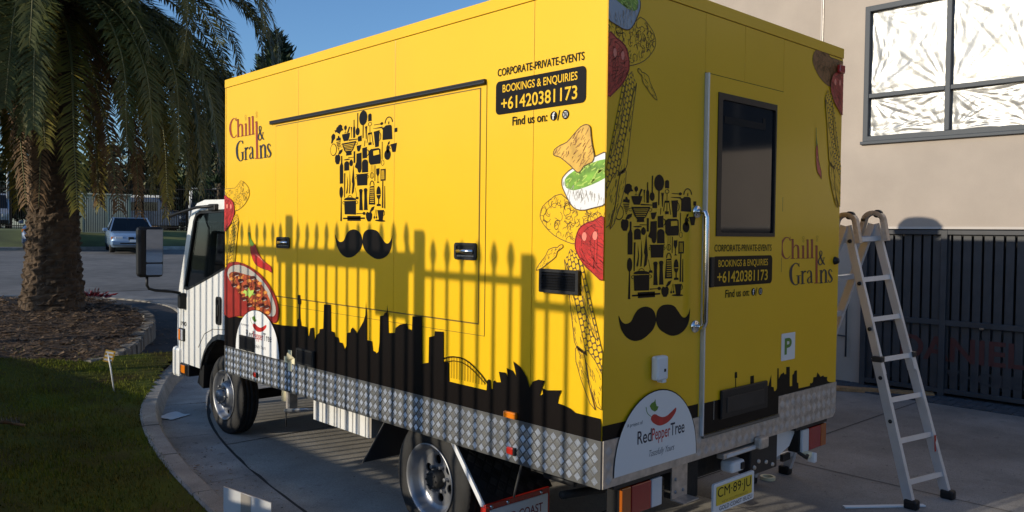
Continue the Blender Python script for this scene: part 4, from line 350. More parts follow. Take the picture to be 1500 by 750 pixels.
# kerb round the lawn
KERB = catmull([(-1.7, -9, 0), (-1.35, -3, 0), (-1.12, .6, 0), (-.92, 2.54, 0), (-.68, 4.1, 0), (-.34, 5.45, 0), (.12, 6.6, 0), (.49, 7.35, 0), (.95, 8.1, 0), (1.5, 9.2, 0), (2.2, 11, 0), (2.7, 12.6, 0), (2.75, 13.7, 0), (2.2, 14.8, 0), (1.0, 15.7, 0), (-1.5, 16.3, 0), (-8, 16.6, 0)], 10)
def offs(P, d):
    o = []
    for i, p in enumerate(P):
        t = (P[min(i + 1, len(P) - 1)] - P[max(i - 1, 0)]).normalized(); o.append(p + Vector((t.y, -t.x, 0)) * d)
    return o
fine = resample(KERB, .12)
def strip(mb, A, B, za, zb, m_, zbase=None):
    # closed strip between two plan lines
    n = len(A); V = []
    for a, b in zip(A, B):
        V += [(a.x, a.y, zg(a.y) + za), (b.x, b.y, zg(b.y) + zb), (b.x, b.y, zg(b.y) - .03), (a.x, a.y, zg(a.y) - .03)]
    Fc = [(0, 1, 2, 3), tuple(4 * (n - 1) + k for k in (3, 2, 1, 0))]
    for i in range(n - 1):
        for k in range(4): Fc.append((4 * i + k, 4 * i + 4 + k, 4 * i + 4 + (k + 1) % 4, 4 * i + (k + 1) % 4))
    mb.add(V, Fc, m_)
kerb_root = bpy.data.objects.new('kerb', None); col.objects.link(kerb_root); kerb_root['kind'] = 'structure'
gut_root = bpy.data.objects.new('gutter', None); col.objects.link(gut_root); gut_root['kind'] = 'structure'
STEP = 9
for i in range(0, len(fine) - STEP, STEP):
    seg = fine[i:i + STEP + 1]
    A, B, B2 = offs(fine, 0)[i:i + STEP + 1], offs(fine, .155)[i:i + STEP + 1], offs(fine, .20)[i:i + STEP + 1]
    A = list(A); sh = .006
    for L_ in (A, B, B2):
        d0 = (L_[1] - L_[0]).normalized(); L_[0] = L_[0] + d0 * sh; L_[-1] = L_[-1] - d0 * sh
    m = MB(); n = len(A); V = []; dz = rnd.uniform(-.006, .006)
    for a, b, c in zip(A, B, B2):
        g = zg(a.y); V += [(a.x, a.y, g - .03), (a.x, a.y, g + .140 + dz), (lerp(a.x, b.x, .12), lerp(a.y, b.y, .12), g + .152 + dz), (lerp(a.x, b.x, .88), lerp(a.y, b.y, .88), g + .150 + dz), (b.x, b.y, g + .132 + dz), (c.x, c.y, g + .0), (c.x, c.y, g - .03)]
    Fc = [tuple(range(7)), tuple(7 * (n - 1) + k for k in range(6, -1, -1))]
    for j in range(n - 1):
        for k in range(7): Fc.append((7 * j + k, 7 * j + (k + 1) % 7, 7 * j + 7 + (k + 1) % 7, 7 * j + 7 + k))
    m.add(V, Fc, 'kerb_concrete'); m.build('kerb_stone', kerb_root)
for i in range(0, len(fine) - 13, 13):
    A, B = offs(fine, .196)[i:i + 14], offs(fine, .62)[i:i + 14]
    for L_ in (A, B):
        d0 = (L_[1] - L_[0]).normalized(); L_[0] = L_[0] + d0 * .006; L_[-1] = L_[-1] - d0 * .006
    m = MB(); z = rnd.uniform(0, .004); strip(m, A, B, .010 + z, .016 + z, 'gutter_concrete'); m.build('gutter_slab', gut_root)
# dirt-filled crack between gutter and slab, saw cuts in the concrete
m = MB(); o0 = offs(fine, .632)
for k in range(len(o0) - 1):
    a, b = o0[k], o0[k + 1]; w0 = .019 + .018 * noise.noise(Vector((k * .4, 0, 0))); w1 = .019 + .018 * noise.noise(Vector((k * .4 + .4, 0, 0)))
    t = (b - a).normalized(); nn = Vector((t.y, -t.x, 0))
    m.face([(p.x, p.y, zg(p.y) + .0075) for p in (a - nn * w0, b - nn * w1, b + nn * w1, a + nn * w0)], 'joint_dark')
for j in range(16):     # weeds and dirt blots along it
    k = rnd.randrange(30, 90); p = o0[k] + Vector((rnd.uniform(-.03, .12), rnd.uniform(-.08, .08), 0)); r = rnd.uniform(.015, .05)
    m.face([(p.x + r * rnd.uniform(.4, 1.3) * math.cos(a), p.y + r * rnd.uniform(.4, 1.3) * math.sin(a), zg(p.y) + .0085 + .0004 * j) for a in [i * math.pi / 4 for i in range(8)]], 'joint_dark')
m.build('crack', drive)
def saw(a, b, w=.012):
    m = MB(); N = 24; a, b = Vector(a), Vector(b); t = (b - a).normalized(); nn = Vector((-t.y, t.x, 0))
    for i in range(N):
        p, q = a.lerp(b, i / N), a.lerp(b, (i + 1) / N); w0 = w * (1 + .5 * noise.noise(p * 3)); w1 = w * (1 + .5 * noise.noise(q * 3))
        m.face([(v.x, v.y, zg(v.y) + .0072) for v in (p - nn * w0 / 2, q - nn * w1 / 2, q + nn * w1 / 2, p + nn * w0 / 2)], 'joint_dark')
    m.build('joint', drive)
saw((-.4, 1.03, 0), (7.0, 1.05, 0)); saw((3.4, -6, 0), (3.4, 7, 0), .010); saw((-.4, 4.4, 0), (7, 4.4, 0)); saw((-1, -2.4, 0), (7, -2.4, 0)); saw((5.9, 1.85, 0), (6.9, 2.35, 0), .02)
# lawn, mulch bed, path
BED = [(-.05, 8.25), (.32, 8.42), (.76, 8.98), (1.02, 9.49), (1.36, 10.1), (1.5, 10.9), (1.36, 11.7), (1.45, 12.8), (1.53, 13.7), (.6, 14.8), (-1.2, 15), (-2.6, 13.5), (-2.6, 10), (-1.2, 9.0), (-.5, 8.62)]
LAWN = [(p.x, p.y) for p in offs(KERB, .03)] + [(-8, -9)]
def zone(x, y):
    if inside(x, y, BED): return 'mulch'
    if y > 8.35 + .15 * noise.noise(Vector((x * 2, y * 2, 3))) and x > .25: return 'path_dark'
    return 'grass_base'
def zsurf(x, y):
    z = zone(x, y)
    if z == 'path_dark': return zg(y) + .125
    w = noise.noise(Vector((x * 3, y * 3, 0)))
    if z == 'mulch': return zlawn(x, y) + .03 * w + .025 * noise.noise(Vector((x * 11, y * 11, 5)))
    return zlawn(x, y) + .012 * w
grids = {k: MB() for k in ('grass_base', 'mulch', 'path_dark')}
CS = .08; zc = {}
def zat(i, j, k):
    x, y = -4.8 + i * CS, -9 + j * CS
    if k == 'path_dark': return zg(y) + .125
    return zsurf(x, y) if zone(x, y) == k else zlawn(x, y)
idx = {k: {} for k in grids}
for i in range(int(8 / CS)):
    for j in range(int(25.6 / CS)):
        x, y = -4.8 + (i + .5) * CS, -9 + (j + .5) * CS
        if not inside(x, y, LAWN): continue
        k = zone(x, y); g = grids[k]; D = idx[k]; f = []
        for a, b in ((i, j), (i + 1, j), (i + 1, j + 1), (i, j + 1)):
            if (a, b) not in D: D[(a, b)] = len(g.v); g.v.append((-4.8 + a * CS, -9 + b * CS, zat(a, b, k)))
            f.append(D[(a, b)])
        g.f.append(tuple(f)); g.m.append(g.mi(k)); g.sm.append(True)
struct('lawn', grids['grass_base']); struct('mulch_bed', grids['mulch']); struct('path', grids['path_dark'])
# grass blades
m = MB(); cnt = 0
while cnt < 52000:
    u = rnd.random(); y = 1.0 + 8.2 * u ** 1.25; x = rnd.uniform(-3.2, 1.2)
    if not inside(x, y, LAWN) or zone(x, y) != 'grass_base': 
        if rnd.random() < .97: continue
        if not inside(x, y, LAWN) or zone(x, y) == 'path_dark': continue
    cl = noise.noise(Vector((x * 1.7, y * 1.7, 9)))
    if cl < -.28 and rnd.random() < .7: continue
    if x > .15 and rnd.random() < .75: continue
    z = zlawn(x, y) - .004; h = rnd.uniform(.018, .042) * (1 + .6 * max(0, cl)); a = rnd.uniform(0, 6.283); w = rnd.uniform(.003, .0055); lean = rnd.uniform(0, .03)
    dx, dy = math.cos(a), math.sin(a); k = len(m.v)
    m.v += [(x - dy * w, y + dx * w, z), (x + dy * w, y - dx * w, z), (x + dx * lean, y + dy * lean, z + h)]
    m.f.append((k, k + 1, k + 2)); m.m.append(0); m.sm.append(False); cnt += 1
m.mi('grass_blade'); g = m.build('grass'); tag(g, 'short mown grass growing on the shaded lawn', 'grass', kind='stuff')
# mulch chips and leaf litter
m = MB()
for k in range(7000):
    x, y = rnd.uniform(-2.6, 1.55), rnd.uniform(8.2, 15)
    if not inside(x, y, BED): continue
    z = zsurf(x, y) + .008; L_ = rnd.uniform(.015, .07); w = rnd.uniform(.006, .016); a = rnd.uniform(0, 3.15); t = rnd.uniform(-.3, .4); dx, dy = math.cos(a), math.sin(a)
    m.add([(x - dx * L_ - dy * w, y - dy * L_ + dx * w, z - t * L_), (x - dx * L_ + dy * w, y - dy * L_ - dx * w, z - t * L_), (x + dx * L_ + dy * w, y + dy * L_ - dx * w, z + t * L_), (x + dx * L_ - dy * w, y + dy * L_ + dx * w, z + t * L_ + .01)], [(0, 1, 2, 3)], 'mulch_chip')
for k in range(260):
    x, y = rnd.gauss(1.75, .35), rnd.gauss(10.3, 1.1)
    if not inside(x, y, LAWN) or zone(x, y) != 'path_dark': continue
    z = zg(y) + .131; a = rnd.uniform(0, 6.3); r = rnd.uniform(.015, .035)
    m.face([(x + r * math.cos(a + q) * (1 if q % 3 else .4), y + r * math.sin(a + q), z + rnd.uniform(0, .01)) for q in (0, 1.57, 3.14, 4.71)], 'mulch_chip')
tag(m.build('bark_chips'), 'bark chips and dry litter scattered over the mulch', 'mulch', kind='stuff')
# edging stones
edge = thing('garden_edging', (1.02, 9.49, zg(9.49)), 'winding low stone edging along the mulch bed', 'edging')
EL = resample(catmull([(-.05, 8.22, 0), (.32, 8.42, 0), (.76, 8.98, 0), (1.02, 9.49, 0), (1.36, 10.1, 0), (1.5, 10.9, 0), (1.36, 11.7, 0), (1.45, 12.8, 0), (1.53, 13.7, 0), (.6, 14.8, 0)], 12), .2)
meshes = []
for k in range(5):
    m = MB(); m.box((-.085, -.09, 0), (.085, .09, .30), 'stone', .025)
    m.v = [(x * rnd.uniform(.9, 1.1), y + rnd.uniform(-.012, .012), z + rnd.uniform(-.014, .014)) for x, y, z in m.v]; meshes.append(m.mesh('edging_stone'))
for k, (a, b) in enumerate(zip(EL, EL[1:])):
    t = b - a; p = (a + b) / 2; top = zlawn(p.x, p.y) + .012 + rnd.uniform(-.012, .015)
    o = put('edging_stone', meshes[k % 5], edge); o.matrix_local = Matrix.Translation((p.x - 1.02, p.y - 9.49, top - .30 - zg(9.49))) @ Matrix.Rotation(math.atan2(t.y, t.x) - math.pi / 2 + rnd.uniform(-.1, .1), 4, 'Z')
# ---------------------------------------------------------------- rendered building and its gate
XW = 7.45
bld = thing('industrial_building', (XW, 0, 0), 'pale pink beige rendered industrial building with foil covered window', 'building')
m = MB()
P = lambda u, v: (0, u, v)
m.holed([[(-10, 0), (-4.6, 0), (-4.6, 2.03), (1.96, 2.03), (1.96, 0), (8, 0), (8, 9), (-10, 9)], [(-.78, 3.14), (2.02, 3.14), (2.02, 4.86), (-.78, 4.86)]], P, 'render_wall', (.22, 0, 0))
m.box((.23, -10, 0), (9, 8, 8.9), 'dark_void'); m.v = m.v
m.build('wall', bld)
m = MB(); m.box((-.012, 2.600, 2.03), (.004, 2.616, 9), 'wall_low'); m.box((-.016, 2.580, 2.03), (-.002, 2.590, 9), 'aluminium_worn'); m.build('expansion_joint', bld)
m = MB(); m.box((-.012, -4.6, 2.022), (.05, 1.96, 2.05), 'wall_low'); m.build('flashing', bld)
m = MB(); m.tube([(-.05, 2.16, .35), (-.05, 2.16, 1.0), (-.02, 2.16, 1.03)], .012, 'gate_steel'); m.tube([(-.03, 2.3, .62), (-.06, 2.16, .62)], .01, 'gate_steel'); m.build('drop_bolt', bld)
win = pivot('window', bld)
m = MB()
for a, b in (((-.02, -.78, 3.14), (.10, 2.02, 3.205)), ((-.02, -.78, 4.79), (.10, 2.02, 4.86)), ((-.021, 1.955, 3.14), (.101, 2.02, 4.86)), ((-.021, -.78, 3.14), (.101, -.715, 4.86)),
             ((-.018, .985, 3.206), (.09, 1.045, 4.789)), ((-.018, .045, 3.206), (.09, .105, 4.789))): m.box(a, b, 'window_frame', .006)
for a, b in ((1.046, 1.954), (.106, .984), (-.714, .044)): m.box((-.014, a, 3.69), (.088, b, 3.745), 'window_frame', .006)
m.box((-.05, -.8, 3.10), (.02, 2.04, 3.138), 'window_frame', .004); m.build('window_frame', win)
def foilpane(y0, y1, z0, z1, seed):
    m = MB(); NY, NZ = 48, 48; V = []
    for j in range(NZ + 1):
        for i in range(NY + 1):
            u, v = i / NY, j / NZ; y, z = lerp(y0, y1, u), lerp(z0, z1, v)
            # folds fan out of the corners where the sheet is taped
            d = 0
            for k, (cu, cv) in enumerate(((0, 0), (1, 0), (0, 1), (1, 1))):
                dx, dy = u - cu, (v - cv); r = math.hypot(dx, dy) + .05; an = math.atan2(dy, dx)
                d += .007 * abs(noise.noise(Vector((an * 5.5, seed + k * 7, r * 1.2)))) * math.exp(-r * 1.1) * min(1, r * 4) * 2.2
            d += .008 * abs(noise.noise(Vector((y * 2.6 + seed, z * 2.6, 1.7)))) + .0016 * noise.noise(Vector((y * 12, z * 12, seed)))
            V.append((.060 - d * 1.5, y, z))
    m.add(V, [(j * (NY + 1) + i, j * (NY + 1) + i + 1, (j + 1) * (NY + 1) + i + 1, (j + 1) * (NY + 1) + i) for j in range(NZ) for i in range(NY)], 'foil', True)
    m.build('foil_pane', win)
w2 = pivot('window', bld)
m = MB(); m.box((-.004, -6.8, 3.14), (.10, -1.9, 4.86), 'window_frame'); m.build('window_frame', w2)
for k in range(5): m = MB(); m.box((-.012, -6.74 + k * .97, 3.2), (-.0045, -5.86 + k * .97, 4.8), 'door_glass'); m.build('pane', w2)
for s_, (a, b) in enumerate(((1.04, 1.96), (.10, .99), (-.72, .05))):
    foilpane(a, b, 3.20, 3.695, s_ * 3.1 + 1); foilpane(a, b, 3.74, 4.80, s_ * 5.7 + 2)
gate = thing('slat_gate', (XW - .06, 0, 0), 'dark steel slatted driveway gate lettered in dull red beneath the foil covered window', 'gate')
m = MB(); m.box((-.025, -.042, .05), (.025, .042, 1.97), 'gate_steel'); 
slat = MB(); slat.box((-.012, -.0425, .08), (.012, .0425, 1.99), 'gate_steel'); slat = slat.mesh('slat')
for k in range(58):
    y = 1.86 - .112 * k
    put('slat', slat, gate, (.028, y, 0))
for z0, z1 in ((1.955, 2.008), (.87, .935), (.06, .115)):
    m = MB(); m.box((-.03, -4.55, z0), (.012, 1.93, z1), 'gate_steel', .004); m.build('rail', gate)
for y in (1.93, .985, -1.2, -3.4):
    m = MB(); m.box((-.036, y - .04, .02), (.014, y + .03, 2.006), 'gate_steel', .004); m.build('post', gate)
m = MB(); m.box((.26, -4.5, .12), (.28, 1.8, .86), 'sign_back'); m.build('sign_sheet', gate)
def letters(s, y0, y1, z0, z1, m_, x, off=.012):
    V, Fc = text2d(s, off); xs = [v[0] for v in V]; ys = [v[1] for v in V]; a, b, c, d = min(xs), max(xs), min(ys), max(ys); q = MB()
    q.add([(x, lerp(y0, y1, (u - a) / (b - a)), lerp(z0, z1, (v - c) / (d - c))) for u, v in V], Fc, m_); return q
letters('DANIEL', 1.47, .10, .44, .73, 'sign_letter', .012, .02).build('lettering', gate); letters('WHOLES', 1.06, .02, .20, .35, 'sign_letter_dark', .0125, .02).build('lettering', gate)
m = MB(); m.box((-.05, .52, .86), (-.03, .57, .88), 'chrome'); m.build('latch', gate)
pv = bpy.data.objects.new('paved_strip', None); col.objects.link(pv); pv['kind'] = 'structure'
pm = MB(); pm.box((-.095, -.095, 0), (.095, .095, .03), 'paver', .006); pm = pm.mesh('paver')
for i in range(3):
    for k in range(34): put('paver', pm, pv, (7.02 + i * .2, 3.2 - k * .2 - (i % 2) * .1, -.008 + rnd.uniform(0, .004)))
# ---------------------------------------------------------------- retaining wall and palisade behind the photographer
rw = thing('retaining_wall', (-4.35, 3, 0), 'long low block retaining wall carrying the palisade fence', 'wall')
m = MB(); m.box((-.3, -12, 0), (.3, 13, 1.14), 'block_wall'); m.build('wall', rw); m = MB(); m.box((-.32, -12, 1.143), (.31, 13, 1.2), 'kerb_concrete', .01); m.build('coping', rw)
def spear(h):
    q = MB(); q.prism([(-.014, 0), (.014, 0), (.014, h - .16), (.031, h - .10), (.020, h - .04), (0, h), (-.020, h - .04), (-.031, h - .10), (-.014, h - .16)], 0, -.008, .008, 'black_metal'); return q.mesh('picket')
fence = thing('palisade_fence', (-4.5, 2, 1.2), 'black spear topped palisade fence standing on the retaining wall', 'fence')
POSTS = [16.0, 14.4, 12.7, 11.1, 9.4, 7.8, 6.1, 4.83, 3.16, 1.49, .53, -.75, -2.1, -3.6, -5.2, -7]
SP = {}
for a, b in zip(POSTS, POSTS[1:]):
    tip = 1.985 if a > 1.5 else 1.88 if a > .6 else 1.76
    th = .075 if a > 1.5 else .045; zt = tip + 1.215; H_ = round(zt - 1.2, 3)
    if H_ not in SP: SP[H_] = spear(H_)
    n = max(2, round((a - b) / .142)); 
    for k in range(1, n): put('picket', SP[H_], fence, (0, lerp(a, b, k / n) + .9 - 2, 0))
    m = MB(); m.box((-.05, -.05, 0), (.05, .05, H_ + .04), 'black_metal', .006); m.build('post', fence, (0, a + .9 - 2, 0))
    for zz in (H_ - .19, .16):
        m = MB(); m.box((-.03, b + .9 - 2 + .05, zz - th), (-.01, a + .9 - 2 - .05, zz), 'black_metal'); m.build('rail', fence)
sg = thing('sliding_gate', (-4.2, 3.3, 1.2), 'black palisade sliding gate parked along the inside of the fence', 'gate')
hs = 1.875 + 1.134 - 1.2; sm_ = spear(hs)
for k in range(13): put('picket', sm_, sg, (0, 3.32 - k * .142 + .84 - 3.3, 0))
for zz, th in ((hs - .12, .085), (.16, .06)):
    m = MB(); m.box((-.02, 1.56 + .84 - 3.3, zz - th), (.02, 3.36 + .84 - 3.3, zz), 'black_metal'); m.build('rail', sg)
m = MB(); m.box((.02, 1.64 + .84 - 3.3, 1.36 + 1.134 - 1.2), (.026, 1.98 + .84 - 3.3, 1.68 + 1.134 - 1.2), 'aluminium', 0); m.build('shade_panel', sg)  # unseen panel added to cast a darker patch on the truck's side
# unseen block added behind the photographer, cutting sky fill on the truck's rear
wh = thing('fill_blocker', (10, -27, 0), 'unseen long block added behind the camera to dim the truck rear', 'building')
m = MB(); m.box((-14, -8, 0), (24, 0, 7.0), 'blocker_cladding'); m.build('wall', wh); m = MB(); m.box((-14.2, -8.2, 7.003), (24.2, .2, 7.25), 'roof_metal'); m.build('roof', wh)
for k in range(5):
    m = MB(); m.box((-11 + k * 7, .004, 0), (-7.4 + k * 7, .05, 4), 'window_frame'); m.build('blocker_door', wh)
# ================================================================ the food truck
BL, BW, Z0, ZS, ZT = 4.325, 2.5, .67, .908, 3.218
TR = Vector((1.25, 2.16, 0))
truck = thing('food_truck', TR, 'bright yellow food truck with white cab and cooking themed graphics, parked on the driveway', 'food truck')
def tp(mb, name, label=None):
    o = mb.build(name, truck, -TR)
    if label: o['label'] = label
    return o
def sub(mb, name, parent): return mb.build(name, parent)
m = MB(); m.box((.006, .006, Z0 + .03), (BW - .006, BL - .006, ZT - .006), 'seam'); body = tp(m, 'box_body')
def piece(name, a, b, mt, parent=None, bev=.0012):
    m = MB(); m.box(a, b, mt, bev); return sub(m, name, parent or body)
ys = [.002, .504, 1.769, 3.032, 4.300]
for a, b in zip(ys, ys[1:]): piece('side_panel', (0, a + .0016, .88), (.0055, b - .0016, 3.1465), 'yellow')
piece('corner_trim', (-.001, 4.3025, .88), (.0055, BL, 3.1465), 'yellow')
piece('side_panel', (BW - .0055, .002, .88), (BW, BL, 3.1465), 'yellow')
piece('roof_trim', (-.004, -.004, 3.150), (.0055, BL + .002, ZT), 'yellow'); piece('roof_trim', (.0058, -.004, 3.150), (BW + .004, .0055, ZT - .0004), 'yellow'); piece('roof_trim', (BW - .0055, .0058, 3.150), (BW + .004, BL + .002, ZT), 'yellow')
piece('roof_panel', (.0060, .0060, ZT - .006), (BW - .006, BL - .002, ZT - .0012), 'yellow'); piece('front_panel', (.0058, BL - .006, .7), (BW - .0058, BL, 3.21), 'yellow')
for a, b in ((.002, .8285), (1.690, BW - .001)): piece('rear_panel', (a, 0, .88), (b, .0055, 3.1465), 'yellow')
piece('rear_panel', (.8315, 0, 2.822), (1.2355, .0055, 3.1465), 'yellow'); piece('rear_panel', (1.2385, 0, 2.822), (1.687, .0055, 3.1465), 'yellow')
# serving hatch
for a, b in ((.934, 1.7675), (1.7705, 3.0305), (3.0335, 3.381)): piece('hatch_panel', (-.005, a, 1.405), (-.0008, b, 2.735), 'yellow')
m = MB()
for a, b in (((-.0025, .928, 1.397), (-.0004, .9335, 2.742)), ((-.0025, 3.3815, 1.397), (-.0004, 3.387, 2.742)), ((-.0025, .934, 1.397), (-.0004, 3.381, 1.4045)), ((-.0025, .934, 2.7355), (-.0004, 3.381, 2.742))): m.box(a, b, 'seam')
for a, b in (((-.0035, .876, 1.335), (-.0006, .8785, 2.77)), ((-.0035, .8790, 1.335), (-.0006, 3.43, 1.3375))): m.box(a, b, 'seam')
sub(m, 'hatch_seal', body)
m = MB(); m.box((-.020, .882, 2.755), (-.0012, 3.462, 2.784), 'black_plastic', .003); m.box((-.024, .884, 2.759), (-.0202, 3.460, 2.764), 'black_metal'); m.box((-.024, .884, 2.774), (-.0202, 3.460, 2.779), 'black_metal'); sub(m, 'awning_rail', body)
def recess_handle(y0, y1, z0, z1):
    m = MB(); m.holed([rrect(y0, z0, y1, z1, .018), rrect(y0 + .02, z0 + .016, y1 - .02, z1 - .016, .01)], lambda u, v: (-.006, u, v), 'black_plastic', (-.010, 0, 0)); m.box((-.0075, y0 + .018, z0 + .014), (-.006, y1 - .018, z1 - .014), 'dark_void')
    m.tube([(-.012, y0 + .03, (z0 + z1) / 2), (-.018, (y0 + y1) / 2, (z0 + z1) / 2), (-.012, y1 - .03, (z0 + z1) / 2)], .014, 'chrome'); m.box((-.014, y0 + .02, z0 + .018), (-.008, y1 - .02, z0 + .026), 'chrome')
    sub(m, 'paddle_latch', body)
recess_handle(3.145, 3.352, 1.782, 1.869); recess_handle(.942, 1.140, 1.764, 1.862)
def vent(y0, y1, z0, z1, n):
    m = MB(); m.holed([rrect(y0, z0, y1, z1, .008), rrect(y0 + .02, z0 + .016, y1 - .02, z1 - .016, .004)], lambda u, v: (-.012, u, v), 'black_plastic', (-.016, 0, 0)); m.box((-.016, y0 + .001, z0 + .001), (-.0125, y1 - .001, z1 - .001), 'dark_void')
    o = sub(m, 'louvre_vent', body)
    for k in range(n):
        z = lerp(z0 + .02, z1 - .02, (k + .5) / n); q = (z1 - z0 - .04) / n
        m2 = m
    q = MB()
    for k in range(n):
        z = lerp(z0 + .018, z1 - .018, (k + .5) / n); d = (z1 - z0 - .036) / n
        q.face([(-.017, y0 + .02, z + d * .5), (-.017, y1 - .02, z + d * .5), (-.033, y1 - .02, z - d * .35), (-.033, y0 + .02, z - d * .35)], 'black_plastic')
        q.face([(-.033, y0 + .02, z - d * .35), (-.033, y1 - .02, z - d * .35), (-.017, y1 - .02, z - d * .45), (-.017, y0 + .02, z - d * .45)], 'black_plastic')
    sub(q, 'louvre', body)
vent(.146, .422, 1.617, 1.739, 6); vent(3.715, 3.985, .915, 1.036, 7); vent(2.744, 3.010, .915, 1.036, 7)
# chequer plate skirts
m = MB(); m.box((-.008, 0, Z0), (.004, BL - .004, ZS), 'aluminium', .001); skl = tp(m, 'skirt_plate', 'polished chequer plate skirt')
m = MB(); m.prism([(.0045, ZS), (.0045, Z0), (BW - .05, Z0), (BW - .015, Z0 + .03), (BW - .005, ZS)], 1, -.008, .004, 'aluminium_worn'); skr = tp(m, 'skirt_plate', 'stained rear chequer plate skirt')
def tread(P, u0, u1, v0, v1, pitch, mt, h=.0016, skip=None):
    q = MB(); c = pitch / math.sqrt(2); nu = int((u1 - u0) / c) + 2; nv = int((v1 - v0) / c) + 2
    for i in range(nu):
        for j in range(nv):
            if (i + j) % 2: continue
            cu, cv = u0 + i * c, v0 + j * c
            if not (u0 + .012 < cu < u1 - .012 and v0 + .010 < cv < v1 - .010) or (skip and skip(cu, cv)): continue
            sg_ = 1 if j % 2 else -1
            a = Vector((1, sg_)).normalized(); b = Vector((-sg_, 1)).normalized(); l, w = pitch * .40, .0026
            for k in range(-2, 3):
                o = Vector((cu, cv)) + b * (k * pitch * .16)
                B_ = [o - a * l - b * w, o + a * l - b * w, o + a * l + b * w, o - a * l + b * w]; T_ = [o - a * l * .9 - b * w * .35, o + a * l * .9 - b * w * .35, o + a * l * .9 + b * w * .35, o - a * l * .9 + b * w * .35]
                V = [P(p.x, p.y, 0) for p in B_] + [P(p.x, p.y, h) for p in T_]
                q.add(V, [(4, 5, 6, 7), (0, 1, 5, 4), (1, 2, 6, 5), (2, 3, 7, 6), (3, 0, 4, 7)], mt)
    return q
q = tread(lambda u, v, h: (-.0081 - h, u, v), .01, BL - .01, Z0 + .004, ZS - .004, .040, 'tread'); tag(sub(q, 'tread_pattern', skl), kind='stuff')
q = tread(lambda u, v, h: (u, -.0081 - h, v), .01, BW - .03, Z0 + .004, ZS - .004, .05, 'aluminium_worn', .0012, lambda u, v: .08 < u < .80 or (.8 < u < 1.70 and v > .79)); tag(sub(q, 'tread_pattern', skr), kind='stuff')
for y, z, mt, nm in ((.638, .931, 'lamp_orange', 'marker_lamp'),):
    m = MB(); m.box((-.03, y - .047, z - .018), (-.006, y + .047, z + .018), mt, .006); tp(m, nm, 'orange side marker lamp')
for y, z in ((.640, .735), (3.714, .733)):
    m = MB(); m.box((-.026, y - .030, z - .020), (-.0085, y + .022, z + .020), 'lamp_red', .006); m.box((-.024, y - .044, z - .021), (-.0085, y - .0305, z + .021), 'black_plastic'); tp(m, 'marker_lamp', 'small red side marker lamp')
m = MB(); m.box((-.0115, 3.10, .84), (-.0105, 3.16, 1.0), 'masking_tape'); m.box((-.0125, 3.05, .90), (-.0118, 3.22, .945), 'masking_tape'); m.face([(-.013, 3.06, .95), (-.05, 3.10, .99), (-.04, 3.14, .93), (-.013, 3.16, .90)], 'masking_tape'); tp(m, 'masking_tape', 'cream masking tape stuck over the skirt')
# rear door
m = MB(); m.holed([[(.8505, .802), (1.6845, .802), (1.6845, 2.815), (.8505, 2.815)], [(.942, 1.916), (1.590, 1.916), (1.590, 2.726), (.942, 2.726)]], lambda u, v: (u, -.013, v), 'yellow', (0, .014, 0)); door = tp(m, 'rear_door')
m = MB(); m.box((.831, -.024, .800), (.8445, .004, 2.818), 'ladder_alu', .002); m.box((.8448, -.004, .8), (.850, .002, 2.818), 'dark_void'); m.box((.85, -.003, 2.8155), (1.688, .003, 2.8215), 'dark_void'); m.box((1.6850, -.004, .8), (1.6895, .002, 2.815), 'seam'); m.box((.8455, -.022, .783), (1.687, .002, .7995), 'aluminium', .002); sub(m, 'door_frame', door)
m = MB(); m.holed([[(.9425, 1.9165), (1.5895, 1.9165), (1.5895, 2.7255), (.9425, 2.7255)], rrect(.985, 1.938, 1.574, 2.690, .015)], lambda u, v: (u, -.018, v), 'black_plastic', (0, .025, 0)); wf = sub(m, 'window_frame', door)
m = MB(); m.box((.975, -.006, 1.93), (1.58, 0, 2.70), 'door_glass'); sub(m, 'window_pane', door)
m = MB(); m.box((1.02, -.0085, 2.56), (1.44, -.0062, 2.60), 'dark_void'); m.box((1.44, -.0085, 2.56), (1.47, -.0062, 2.63), 'dark_void'); sub(m, 'blind_cord', door)
m = MB()
m.tube([(.765, -.004, 2.05), (.765, -.045, 2.05), (.766, -.060, 2.045), (.767, -.068, 2.02), (.772, -.068, 1.45), (.773, -.060, 1.425), (.775, -.045, 1.418), (.775, -.004, 1.418)], .0155, 'chrome', 12)
for z in (2.05, 1.418): m.lathe([(-.016, .006), (-.016, .030), (-.006, .036), (-.001, .036)], (.767, 0, z), 1, 'chrome', 20)
tp(m, 'grab_rail', 'chrome grab rail')
m = MB(); m.box((.880, -.03, 1.63), (.912, -.0145, 1.80), 'black_plastic', .004); sub(m, 'door_lock', door)
m = MB(); m.box((1.011, -.032, .868), (1.520, -.0145, 1.035), 'black_plastic', .006); m.box((1.06, -.036, .90), (1.47, -.0322, .99), 'black_metal', .002); sub(m, 'vent_cover', door)
m = MB(); m.box((.376, -.05, 1.165), (.470, -.004, 1.292), 'white_plastic', .012); m.box((.425, -.046, 1.150), (.458, -.008, 1.166), 'white_plastic', .004); m.box((.43, -.052, 1.21), (.445, -.0495, 1.225), 'black_plastic'); tp(m, 'power_inlet', 'white weatherproof power inlet')
m = MB(); m.lathe([(-.03, .001), (-.028, .018), (-.006, .028), (-.001, .028)], (2.44, 0, 1.755), 1, 'black_plastic', 16); tp(m, 'rubber_stop')
for z in (2.12, 1.74): m = MB(); m.box((1.688, -.010, z - .045), (1.694, -.0058, z + .045), 'black_metal'); sub(m, 'hinge', door)
for x in (2.40,): m = MB(); m.box((x, -.03, 3.04), (x + .075, -.006, 3.095), 'lamp_red', .005); tp(m, 'marker_lamp', 'small dark red top marker lamp')
